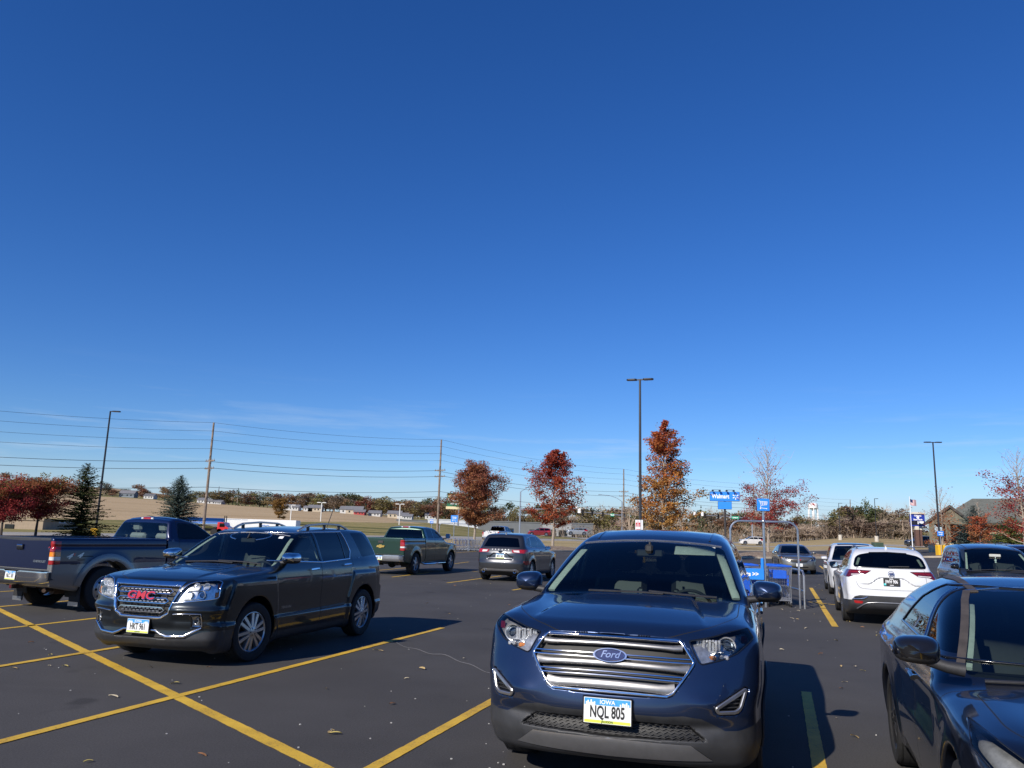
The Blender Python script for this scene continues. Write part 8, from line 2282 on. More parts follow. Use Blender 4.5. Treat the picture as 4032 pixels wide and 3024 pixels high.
 mb.box((9 * k, -.325, Z(2058)), (22 * k, .01, 11 * k), 2); mb.build('sign_panel', [nav, scr, wht], rt, sharp=30)
 mb = MB(); mb.add([(-27 * k, -.45, Z(2024)), (27 * k, -.45, Z(2024)), (27 * k, .45, Z(2024)), (-27 * k, .45, Z(2024)), (-27 * k, -.45, Z(2021)), (27 * k, -.45, Z(2021)), (27 * k, .45, Z(2021)), (-27 * k, .45, Z(2021)), (-12 * k, 0, Z(2016)), (12 * k, 0, Z(2016))], [(0, 1, 5, 4), (1, 2, 6, 5), (2, 3, 7, 6), (3, 0, 4, 7), (4, 5, 9, 8), (6, 7, 8, 9), (5, 6, 9), (7, 4, 8), (3, 2, 1, 0)]); mb.build('roof', [cream], rt, smooth=False)
 d = 100; b = at(3592, 2128, d); z0 = gz(b.x, b.y); t = at(3588, 1958, d); rt = empty('flagpole', (b.x, b.y, z0)); tag(rt, 'white flagpole flying a striped national flag beside the bank sign', 'flagpole')
 mb = MB(); H = t.z - z0; mb.tube([(0, 0, 0), (0, 0, H)], [.06, .035], 8); mb.sphere((0, 0, H), .07, 8); mb.build('pole', [wht], rt)
 k = px_m(d); FW, FH = 25 * k * 1.15, 24 * k; V = []; F = []; Mi = []; nx, nz = 26, 13
 for i in range(nx + 1):
  u = i / nx
  for j in range(nz + 1): v = j / nz; V.append((FW * u * .93, .10 * math.sin(7 * u + 1) * u, H - .15 - FH * .95 * v - FW * .28 * u - .06 * math.sin(5 * u)))
 for i in range(nx):
  for j in range(nz): F.append((i*(nz+1)+j, (i+1)*(nz+1)+j, (i+1)*(nz+1)+j+1, i*(nz+1)+j+1)); Mi.append(2 if (i < nx * .42 and j < 7) else (0 if j % 2 == 0 else 1))
 link_mesh('flag', np_mesh('flag', V, F, [mat('flag red', (.45, .02, .03), .8, var=.1, scale=5), mat('flag white', (.75, .75, .75), .8, var=.05, scale=5), mat('flag blue', (.012, .02, .10), .8, var=.2, scale=25)], Mi), rt)

def traffic_lights():
 gal = mat('galvanised steel', (.50, .51, .53), .35, metal=.8, var=.15, scale=8); bk = mat('signal black', (.012, .012, .012), .6, var=.2, scale=5); wht = mat('sign white', (.80, .80, .80), .5); gn = mat('street sign green', (.02, .35, .20), .5, var=.1, scale=3)
 def mast(px, d, top, arm_py, arm_end, lum, heads, label, sign=None, white=()):
  b = at(px, 2090, d); z0 = gz(b.x, b.y); rt = empty('traffic_light', (b.x, b.y, z0)); tag(rt, label, 'traffic light', None); k = px_m(d)
  Z = lambda py: at(px, py, d).z - z0
  mb = MB(); mb.tube([(0, 0, 0), (0, 0, Z(top))], [.17, .11], 10); mb.build('pole', [gal], rt)
  xe = (arm_end - px) * k; za = Z(arm_py); rise = .5
  mb = MB(); mb.tube([(0, 0, za), (xe, 0, za + rise)], [.12, .06], 8); mb.build('mast_arm', [gal], rt)
  if lum:
   xl = (lum - px) * k; mb = MB(); mb.tube([(0, 0, Z(top)), (xl * .25, 0, Z(top) + abs(xl) * .16), (xl * .6, 0, Z(top) + abs(xl) * .27), (xl, 0, Z(top) + abs(xl) * .30)], .05, 6); mb.box((xl + (.3 if xl > 0 else -.3), 0, Z(top) + abs(xl) * .30), (.8, .3, .12), 0, bev=.05); mb.build('street_lamp', [gal], rt)
  for hx, n in heads:
   x = (hx - px) * k; zz = za + rise * (x / xe); mb = MB(); hh = .37 * n
   mb.box((x, -.16, zz - .1), (.42, .30, hh), 0, bev=.03)
   for q in range(n): zq = zz - .1 + hh / 2 - .2 - .36 * q; mb.tube([(x, -.30, zq), (x, -.48, zq)], .13, 8, 0, cap=False)
   mb.build('signal_head', [bk], rt)
  for hx, wpx, hpx in white: x = (hx - px) * k; mb = MB(); mb.box((x, -.12, za + rise * (x / xe) + .25), (wpx * k, .03, hpx * k), 0); mb.build('lane_sign', [wht], rt)
  if sign: hx, txt, wp = sign; x = (hx - px) * k; mb = MB(); mb.box((x, -.14, za + rise * (x / xe) - .1), (wp * k, .04, .62), 0, bev=.03); text_on(mb, txt, .36, (x, za + rise * (x / xe) - .1), 1, .8, .02, y=-.17); mb.build('street_sign', [gn, wht], rt, sharp=30)
  return rt
 mast(2449, 180, 1975, 2029, 2282, 2368, ((2296, 4), (2332, 3), (2374, 3)), 'traffic light mast with curved lamp arm reaching left over three black signals', (2411, 'Main St', 14), white=((2282, 11, 18),))
 mast(2046, 150, 1936, 2006, 2275, 2165, (), 'traffic light mast with lamp arm reaching right behind the red oak', white=((2264, 8, 8),))
 mast(2962, 188, 1968, 2041, 2740, 2915, ((2758, 4), (2778, 3), (2830, 3)), 'traffic light mast with green street name sign under the store sign', (2897, 'Carlisle Dr', 28), white=((2768, 10, 16), (2738, 9, 13)))

def corral(px0, py0, d0, az, W, L, label, H=2.1, sign=True, z=None, panel=None):
 gal = mat('galvanised tube', (.55, .56, .58), .28, metal=.9, var=.15, scale=8); blue = mat('trolley sign blue', (.02, .22, .72), .4, var=.06, scale=3); wht = mat('sign white', (.80, .80, .80), .5)
 p = at(px0, py0, d0); z0 = gz(p.x, p.y) if z is None else z
 rt = empty('trolley_shelter', (p.x, p.y, z0), rz=-math.radians(az)); tag(rt, label, 'trolley bay')
 # local: y away from the viewer, x to the right
 mb = MB(); hw = W / 2; r = .026
 arc = [(-hw, 0, 0), (-hw, 0, H - .25)] + [(-hw + .25 - .25 * math.cos(t), 0, H - .25 + .25 * math.sin(t)) for t in np.linspace(.2, PI / 2, 5)] + [(hw - .25 + .25 * math.sin(t), 0, H - .25 + .25 * math.cos(t)) for t in np.linspace(0, PI / 2 - .2, 5)] + [(hw, 0, H - .25), (hw, 0, 0)]
 mb.tube(arc, r, 10); mb.build('hoop', [gal], rt)
 mb = MB(); mb.cyl((0, 0, 0), (0, 0, H + .62), .032, n=10); mb.sphere((0, 0, H), .055, 10); mb.build('centre_post', [gal], rt)
 if sign:
  mb = MB(); s = .16 if sign is True else sign; zc = H + .42
  mb.box((0, -.045, zc), (s * 2, .03, s * 2), 0, bev=.004)
  y = -.064; q = s
  def seg(a, b, w):
   a, b = np.array(a) * q, np.array(b) * q; t = (b - a) / np.linalg.norm(b - a); n = np.array([-t[1], t[0]]) * w * q
   mb.add([(*(a + n)[:1], y, zc + (a + n)[1]), (*(a - n)[:1], y, zc + (a - n)[1]), (*(b - n)[:1], y, zc + (b - n)[1]), (*(b + n)[:1], y, zc + (b + n)[1])], [(0, 1, 2, 3)], 1)
  for a, b in (((-.72, .66), (-.55, .62)), ((-.55, .62), (-.35, -.10)), ((-.52, .55), (.62, .50)), ((.62, .50), (.55, .0)), ((.55, .0), (-.36, -.08)), ((-.36, -.1), (-.5, -.5)), ((-.5, -.5), (.5, -.62)), ((-.2, .53), (-.1, -.05)), ((.15, .52), (.2, -.03)), ((.4, .51), (.4, -.02)), ((-.47, .3), (.6, .26))): seg(a, b, .035)
  for cx in (-.48, .5): mb.prism([(cx * q + .09 * q * math.cos(t), .09 * q * math.sin(t)) for t in np.linspace(0, 2 * PI, 13)[:-1]], 0, .004, 1, Matrix.Translation((0, y + .004, zc - .62 * q)) @ Matrix.Rotation(PI / 2, 4, 'X'))
  mb.build('sign_panel', [blue, wht], rt, smooth=False)
 for sx in (-1, 1):
  mb = MB(); x = sx * (hw + .10)
  mb.tube([(x, -.05, 0), (x, -.05, .80), (x, .08, .92), (x, L - .1, .92), (x, L, .80), (x, L, 0)], r, 8)
  mb.tube([(x, -.05, .42), (x, L, .42)], r * .9, 8)
  for q in (.33, .66): mb.cyl((x, L * q, 0), (x, L * q, .92), r * .9, n=8)
  mb.build('side_rail', [gal], rt)
 mb = MB(); mb.tube([(0, 0, .42), (0, L, .42)], r, 8); mb.tube([(0, .0, .88), (0, L, .88)], r, 8); mb.cyl((0, L, 0), (0, L, .9), r, n=8); mb.build('middle_rail', [gal], rt)
 mb = MB(); mb.box((0, L, .02), (W + .2, .05, .02)); mb.build('ground_bar', [gal], rt)
 if panel:
  mb = MB(); mb.box((-hw / 2 - .02, -.06, .80), (hw * .98, .035, .28), 0, bev=.012)
  for s in (-1, 1): mb.box((-hw / 2 - .02 + s * hw * .44, -.06, 1.06), (.07, .03, .28), 0, bev=.01)
  text_on(mb, panel, .15, (-hw / 2, .80), 1, .9, .006, y=-.08); mb.build('lane_panel', [blue, wht], rt, smooth=False)
 return rt

def cart_parts():
 wire = mat('trolley wire', (.50, .51, .53), .35, metal=.8, var=.2, scale=20); blue = mat('trolley blue plastic', (.015, .10, .55), .4, var=.1, scale=8); rub = M['rubber']
 # local: handle at -y (towards viewer), nose at +y
 bas = MB(); r = .0032
 z1t, z0t = .98, .52    # top rim, floor
 def rim(y, u): # half width
  return .285 - .055 * u
 nb = 15
 for i in range(nb + 1):      # cross wires: sides + floor
  u = i / nb; y = u * .86; hw = .28 - .05 * u; hb = hw - .05; zb = z0t + .05 * u; zt = z1t - .06 * u
  bas.tube([(-hw, y, zt), (-hb, y + .0, zb), (hb, y, zb), (hw, y, zt)], r, 4, cap=False)
 for j in range(7):           # long wires on the sides
  v = j / 6
  for s in (-1, 1): bas.tube([(s * (.28 - .05 * (1 - v)), 0, z1t - (z1t - z0t) * (1 - v)), (s * (.23 - .05 * (1 - v)), .86, z1t - .06 - (z1t - .06 - z0t - .05) * (1 - v))], r, 4, cap=False)
 for j in range(9):           # floor and gate wires
  x = -.22 + .055 * j
  bas.tube([(x, 0, z0t), (x * .8, .86, z0t + .05)], r, 4, cap=False); bas.tube([(x, .0, z0t), (x * 1.2, .0, z1t - .04)], r, 4, cap=False); bas.tube([(x * .8, .86, z0t + .05), (x * .95, .88, z1t - .06)], r, 4, cap=False)
 for j in range(5): z = z0t + .1 * j; bas.tube([(-.24 - .04 * j / 5, .0, z), (.24 + .04 * j / 5, .0, z)], r, 4, cap=False); bas.tube([(-.19, .87, z), (.19, .87, z)], r, 4, cap=False)
 bas.tube([(-.285, 0, z1t), (-.232, .88, z1t - .06), (.232, .88, z1t - .06), (.285, 0, z1t)], .008, 6)
 fr = MB()
 for s in (-1, 1):
  fr.tube([(s * .285, -.06, 1.0), (s * .27, .02, .52), (s * .27, .02, .16), (s * .17, .85, .16)], .013, 6)
  fr.tube([(s * .27, .10, .20), (s * .22, .78, .56)], .010, 6)
  fr.tube([(s * .285, -.06, 1.0), (s * .285, .1, .98)], .012, 6)
 for k in range(6): y = .08 + .13 * k; w_ = .26 - .012 * k * 1.3; fr.tube([(-w_, y, .20), (w_, y, .20)], .006, 4)
 fr.tube([(-.27, .02, .16), (.27, .02, .16)], .012, 6)
 hd = MB(); hd.tube([(-.285, -.07, 1.01), (.285, -.07, 1.01)], .020, 8); hd.box((0, -.07, 1.01), (.22, .05, .045), 0, bev=.016)
 fl = MB(); fl.box((0, -.004, .80), (.34, .014, .20), 0, bev=.006); fl.box((.20, .02, .66), (.05, .02, .26), 0, bev=.006)
 wh = []
 for s in (-1, 1):
  for y, rr in ((.05, .06), (.80, .06)):
   m_ = MB(); x = s * (.265 if y < .4 else .175); m_.cyl((x - .014, y, rr), (x + .014, y, rr), rr, n=14); m_.box((x, y, .12), (.04, .05, .09), 1); wh.append(m_)
 return [('basket', bas, [wire]), ('frame', fr, [wire]), ('handle', hd, [blue]), ('child_seat', fl, [blue])] + [('wheel', w_, [rub, wire]) for w_ in wh]

def carts(c_near, c_far):
 pr = cart_parts(); first = None
 def new(loc, rz, label, group):
  nonlocal first
  if first is None:
   rt = empty('shopping_trolley', loc, rz=rz); first = rt
   for n, mb, ms in pr: mb.build(n, ms, rt)
  else:
   rt = copy_tree(first); rt.location = loc; rt.rotation_euler = (0, 0, rz)
  tag(rt, label, 'shopping trolley', group); return rt
 def local(c, x, y): m = Matrix.Rotation(c.rotation_euler.z, 4, 'Z'); return c.location + m @ Vector((x, y, 0))
 for i in range(6): new(local(c_near, .40 + .012 * (i % 2), .22 + .27 * i), c_near.rotation_euler.z + .03, 'wire trolley with blue handle nested in the right lane of the near bay' if i else 'frontmost wire trolley in the right lane of the near bay', 'trolleys nested in the near bay' if i else None)
 for i in range(5): new(local(c_near, -.40, .30 + .27 * i), c_near.rotation_euler.z - .02, 'wire trolley with blue handle nested behind the blue lane panel', 'trolleys nested behind the blue lane panel')
 for i in range(6): new(local(c_far, .1 + .30 * i, .5 + .05 * (i % 3)), c_far.rotation_euler.z - PI / 2 + .1, 'wire trolley with blue seat parked in the far bay', 'trolleys in the far bay')

def buildings():
 sh = ground_mat('asphalt shingles', [(.3, (.105, .11, .095)), (.5, (.15, .155, .135)), (.7, (.12, .125, .11))], .9, (1, 1, 3), 0, 5, .4)
 br = mat('brown brick wall', (.11, .065, .05), .9, var=.3, scale=8, bump=.3); stn = mat('buff stone', (.58, .50, .33), .85, var=.25, scale=3, bump=.4); ol = mat('olive siding', (.14, .13, .09), .8, var=.2, scale=3); win = mat('dark window', (.015, .018, .02), .1, var=.3, scale=2, coat=.5); tr = mat('pale trim', (.60, .52, .34), .7, var=.1, scale=3); dk = mat('dark soffit', (.05, .045, .04), .8, var=.2, scale=3)
 # bank: long hipped roof with a lower gable porch towards the viewer
 d = 112
 P = lambda px, py, dd=d: at(px, py, dd)
 c = P(3900, 2118); z0 = gz(c.x, c.y) - .2; rt = empty('bank_building', (c.x, c.y, z0), rz=-math.radians(29)); tag(rt, 'bank building with grey shingle roof, brown walls and buff stone base', 'building')
 L = lambda px, py, dd=d: tuple((P(px, py, dd) - Vector((c.x + (dd - d) * .6, c.y, z0))) * 1.0 * Vector((.88, 1, 1)))
 zr = L(3900, 1956)[2]; ze = L(3900, 2058, d - 4)[2]; zr2 = L(3720, 1990)[2]
 xl = L(3712, 2060)[0]; xr = L(4330, 2060)[0]; xp0 = L(3640, 2060, d - 4)[0]; xp1 = L(3735, 2060, d - 4)[0]
 mb = MB()   # main hip roof
 yb = 16; x0, x1 = xl - 1.0, xr; xa, xb = L(3832, 1956)[0], xr - 4
 V = [(x0, -4.5, ze), (x1, -4.5, ze), (x1, yb, ze), (x0, yb, ze), (xa, 5.5, zr), (xb, 5.5, zr)]
 mb.add(V, [(0, 1, 5, 4), (2, 3, 4, 5), (1, 2, 5), (3, 0, 4), (3, 2, 1, 0)]); mb.add([(v[0], v[1], v[2] - .3) for v in V[:4]] + V[:4], [(0, 1, 5, 4), (1, 2, 6, 5), (2, 3, 7, 6), (3, 0, 4, 7)], 1)
 xg = (xp0 + xp1) / 2 - .1       # porch gable: ridge runs back into the main roof
 mb.add([(xp0 - .3, -7.5, ze - .3), (xg + 1.7, -7.5, zr2 - .1), (xg + 4.6, -7.5, ze - .3), (xp0 - .3, 4, ze - .3), (xg + 1.7, 6, zr2 - .1), (xg + 4.6, 4, ze - .3)], [(0, 1, 4, 3), (1, 2, 5, 4)], 0)
 mb.add([(xp0 - .3, -7.52, ze - .62), (xp0 - .3, -7.52, ze - .28), (xg + 1.7, -7.52, zr2 - .08), (xg + 4.6, -7.52, ze - .28), (xg + 4.6, -7.52, ze - .62), (xg + 1.7, -7.52, zr2 - .5)], [(0, 5, 2, 1), (5, 4, 3, 2)], 1)
 mb.build('roof', [sh, dk], rt, smooth=False)
 mb = MB(); mb.box(((xl + xr) / 2, 6, ze / 2), (xr - xl, 19, ze), 0); mb.box(((xl + xr) / 2, -3.54, .55), (xr - xl + .02, .12, 1.1), 1); mb.box(((xl + xr) / 2, -3.56, ze - 1.35), (xr - xl, .12, .22), 2); mb.build('wall', [br, stn, tr], rt, smooth=False)
 mb = MB(); mb.add([(xp0, -7.2, ze - .35), (xg + 4.3, -7.2, ze - .35), (xg + 1.7, -7.2, zr2 - .35), (xp0, -6.9, ze - .35), (xg + 4.3, -6.9, ze - .35), (xg + 1.7, -6.9, zr2 - .35)], [(0, 1, 2), (3, 5, 4)], 0); mb.build('gable', [ol], rt, smooth=False)
 for px in (3655, 3667, 3722, 3730): x = L(px, 2100, d - 6)[0]; mb = MB(); mb.box((x, -7.0, ze / 2 - .1), (.35, .35, ze - .4), 0); mb.build('porch_post', [ol], rt, smooth=False)
 for px, w_ in ((3664, 1.3), (3725, 1.0)): x = L(px, 2100, d - 6)[0]; mb = MB(); mb.box((x, -7.0, .55), (w_, 1.0, 1.1), 0); mb.box((x, -7.0, 1.15), (w_ + .15, 1.15, .14), 1); mb.build('stone_pier', [stn, tr], rt, smooth=False)
 for px in (3790, 3822, 3930, 3990, 4060): x = L(px, 2100)[0]; mb = MB(); mb.box((x, -3.60, 2.0), (1.7, .14, 1.5), 0); mb.box((x, -3.62, 2.0), (1.45, .16, 1.25), 1); mb.build('window', [ol, win], rt, smooth=False)
 # grey shop block beyond the crossing
 gy = mat('grey metal cladding', (.135, .145, .15), .6, var=.08, scale=.6); wh = mat('pale metal roof', (.50, .53, .55), .6, var=.06, scale=1)
 def block(name, px0, px1, pyt, pyb, d, m, lab, wins=(), dep=14, roof=None, rz=0.0):
  a, b = at(px0, pyb, d), at(px1, pyb, d); t = at(px0, pyt, d); z0 = min(a.z, b.z) - .6; rt = empty(name, ((a.x + b.x) / 2, d, z0), rz=rz); tag(rt, lab, 'building'); w_ = b.x - a.x; h = t.z - z0
  mb = MB(); mb.box((0, dep / 2, h / 2), (w_, dep, h)); mb.build('wall', [m], rt, smooth=False)
  mb = MB(); mb.box((0, dep / 2, h + .12), (w_ + .3, dep + .3, .24)); mb.build('roof', [roof or m], rt, smooth=False)
  for f0, f1, z0_, z1_ in wins: mb = MB(); mb.box(((f0 + f1) / 2 * w_ - w_ / 2, -.05, (z0_ + z1_) / 2 * h), ((f1 - f0) * w_, .12, (z1_ - z0_) * h)); mb.build('window', [win], rt, smooth=False)
  return rt
 block('shop_building', 1882, 2135, 2053, 2092, 225, gy, 'long low grey metal shop building behind the white pickup', ((.30, .38, .1, .5), (.46, .55, .1, .5), (.8, .95, .05, .45)))
 block('shop_building', 2137, 2250, 2063, 2100, 205, mat('pale grey cladding', (.30, .31, .31), .6, var=.08, scale=.6), 'pale grey shop front with glass doors behind the red oak trunk', ((.1, .45, .0, .55), (.55, .85, .05, .5)))
 block('shop_building', 2252, 2335, 2062, 2098, 215, gy, 'dark grey shop wing behind the signal heads', ((.2, .35, .05, .5), (.5, .6, .05, .5)))
 block('store_building', 1683, 1882, 2046, 2078, 262, wh, 'pale flat-roofed building partly behind the billboard pole', dep=20)
 block('store_building', 1560, 1682, 2047, 2056, 300, gy, 'low dark roofed shed left of the utility pole', dep=12)
 tan = mat('tan cladding', (.30, .235, .165), .8, var=.12, scale=2)
 t_ = block('workshop_building', -40, 166, 2044, 2089, 112, tan, 'tan workshop behind the crab trees at the left edge', ((.28, .45, .02, .72),), dep=10)
 block('garage_building', 150, 226, 2058, 2089, 116, mat('pale blue door panels', (.46, .52, .58), .6, var=.06, scale=1), 'pale garage with big pale blue doors between the crab tree and spruce', dep=6)
 # far farm houses, in rows along the tree line
 hw = mat('white siding', (.48, .48, .47), .7, var=.05, scale=1); hr = mat('house roof grey', (.16, .16, .17), .8, var=.15, scale=1); ht = mat('tan siding', (.42, .36, .27), .7, var=.08, scale=1); hrd = mat('red siding', (.35, .04, .04), .7, var=.1, scale=1)
 def house(px, py, d, w_, h, m, lab, rz=0, rh=None):
  p = at(px, py, d); w_ *= .72; h *= .8; rt = empty('farm_house', (p.x, p.y, gz(p.x, p.y) - .2), rz=rz); tag(rt, lab, 'house', None); rh = rh or w_ * .2; dp = 6
  H_ = h
  mb = MB(); mb.box((0, 0, H_ / 2), (w_, dp, H_)); mb.add([(-w_ / 2, -dp / 2, H_), (-w_ / 2, dp / 2, H_), (-w_ / 2, 0, H_ + rh), (w_ / 2, -dp / 2, H_), (w_ / 2, dp / 2, H_), (w_ / 2, 0, H_ + rh)], [(0, 2, 1), (3, 4, 5)]); mb.build('wall', [m], rt, smooth=False)
  mb = MB(); o = .4; mb.add([(-w_ / 2 - o, -dp / 2 - o, H_ - .2), (w_ / 2 + o, -dp / 2 - o, H_ - .2), (w_ / 2 + o, 0, H_ + rh + .12), (-w_ / 2 - o, 0, H_ + rh + .12), (-w_ / 2 - o, dp / 2 + o, H_ - .2), (w_ / 2 + o, dp / 2 + o, H_ - .2)], [(0, 1, 2, 3), (3, 2, 5, 4)]); mb.build('roof', [hr], rt, smooth=False)
  for q in (-.28, .05, .3): mb = MB(); mb.box((q * w_, -dp / 2 - .04, H_ * .55), (w_ * .09, .08, H_ * .35)); mb.build('window', [win], rt, smooth=False)
 for a in ((505, 1962, 545, 14, 3.6, mat('blue grey siding', (.16, .19, .22), .7), 'blue-grey farm house on the hill between round trees'), (592, 1962, 540, 9, 3, hw, 'white farm house with dark roof left of the blue spruce'), (803, 1966, 480, 8, 2.6, hw, 'white house by the nearest utility pole'), (846, 1980, 440, 9, 2.2, hw, 'low white shed in the field right of the utility pole'), (865, 1982, 430, 5, 2.2, hw, 'small white hut below the olive trees'), (1133, 2008, 405, 6, 2.6, hw, 'white gabled house at the left end of the tree line'), (1160, 2010, 402, 7, 2.4, hw, 'white house behind the first forecourt lamp'), (1218, 2011, 400, 6, 2.4, hw, 'white house left of the taller forecourt lamp'), (1243, 2012, 400, 9, 2.6, ht, 'tan house behind the taller forecourt lamp'), (1372, 2017, 395, 10, 2.8, hw, 'white house left of the wine-red tree'), (1398, 2017, 392, 11, 3.0, ht, 'tan house in front of the wine-red tree'), (1418, 2022, 385, 7, 2.0, hrd, 'small red shed right of the wine-red tree'), (1478, 2023, 390, 8, 2.2, hw, 'white house behind the conifers'), (1556, 2022, 390, 9, 3.0, ht, 'tan house left of the third forecourt lamp'), (1588, 2024, 385, 7, 2.6, hw, 'white house behind the third forecourt lamp'), (1607, 2028, 380, 6, 2.2, hw, 'white house right of the third forecourt lamp'), (1698, 2008, 430, 8, 3, hw, 'white house left of the billboard'), (2010, 2000, 430, 9, 3, ht, 'tan house on the slope above the grey shops'), (2085, 2010, 420, 8, 3, hw, 'pale house on the slope above the red car'), (2300, 2052, 300, 6, 2.6, hw, 'white house in the woods behind the signal heads'), (2380, 2076, 285, 7, 2.4, hw, 'white shed among the trees left of the mast'), (2965, 2050, 330, 9, 2.4, hw, 'long white-roofed building behind the signal arm'), (3080, 2054, 330, 9, 2.4, ht, 'tan building behind the half bare maple'), (3225, 2052, 330, 10, 2.4, ht, 'tan building under the water tower')): house(*a)
 # water tower
 d = 640; wt = mat('tower white paint', (.72, .72, .71), .4, var=.04, scale=.5); c = at(3203, 2045, d); k = px_m(d); rt = empty('water_tower', (c.x, c.y, c.z)); tag(rt, 'white water tower on legs with a red bird emblem above the wood', 'water tower'); Z = lambda py: at(3203, py, d).z - c.z
 R_ = 18.5 * k; zt, zb = Z(1979), Z(2000)
 mb = MB(); mb.lathe([(0, zb - 1.6), (R_ * .5, zb - 1.2), (R_ * .95, zb - .2), (R_, zb + .6), (R_, zt - 1.6), (R_ * .85, zt - .6), (R_ * .4, zt), (0, zt + .1)], 32); mb.lathe([(R_ + .35, zb - .2), (R_ + .35, zb + .1), (R_, zb + .1)], 32); mb.build('tank', [wt], rt)
 for i in range(6): a = i * PI / 3 + .3; mb = MB(); mb.cyl((R_ * 1.12 * math.cos(a), R_ * 1.12 * math.sin(a), -6), (R_ * .96 * math.cos(a), R_ * .96 * math.sin(a), zb), .45, n=8); mb.build('leg', [wt], rt)
 mb = MB(); mb.cyl((0, 0, -6), (0, 0, zb - 1), .9, n=10); mb.build('riser', [wt], rt)
 mb = MB(); em = [(-.6, .2), (-.1, .75), (.35, .5), (.8, -.1), (.5, -.8), (.35, -.2), (-.1, -.1)]
 mb.add([(-R_ * .32 + p_[0] * 1.7, -math.sqrt(max(0, (R_ + .06) ** 2 - (-R_ * .32 + p_[0] * 1.7) ** 2)), (zt + zb) / 2 + .3 + p_[1] * 1.7) for p_ in em], [tuple(range(7))]); mb.build('emblem', [mat('emblem red', (.35, .04, .03), .5)], rt, smooth=False)
 d = 760; c = at(860, 1948, d); top = at(860, 1915, d); rt = empty('lattice_mast', (c.x, c.y, c.z - 4)); tag(rt, 'thin grey lattice mast above the far tree line', 'mast'); H = top.z - rt.location.z; mb = MB(); gm = mat('mast steel', (.35, .36, .38), .5, metal=.5)
 for i in range(3): a = i * 2.094; mb.tube([(.9 * math.cos(a), .9 * math.sin(a), 0), (.12 * math.cos(a), .12 * math.sin(a), H)], .12, 4)
 for j in range(10): z = H * j / 10; q = .9 - .78 * j / 10; mb.tube([(q, 0, z), (-q * .5, q * .87, z + H / 20), (-q * .5, -q * .87, z + H / 10)], .07, 3)
 mb.build('lattice', [gm], rt)
 # green transformer box on the verge
 c = at(3455, 2146, 118); o = MB(); gb = mat('transformer green', (.05, .085, .06), .6, var=.1, scale=3); z0 = gz(c.x, c.y); rt = empty('utility_cabinet', (c.x, c.y, z0)); tag(rt, 'dark green utility cabinet on the verge behind the white cars', 'cabinet'); o.box((0, 0, .65), (1.3, 1.2, 1.2), 0, bev=.04); o.box((0, 0, .05), (1.5, 1.4, .12), 1); o.build('cabinet', [gb, tr], rt)
 mb = MB(); mb.box((0, -.61, .62), (1.1, .02, .95), 0, bev=.008); mb.build('door', [gb], rt)

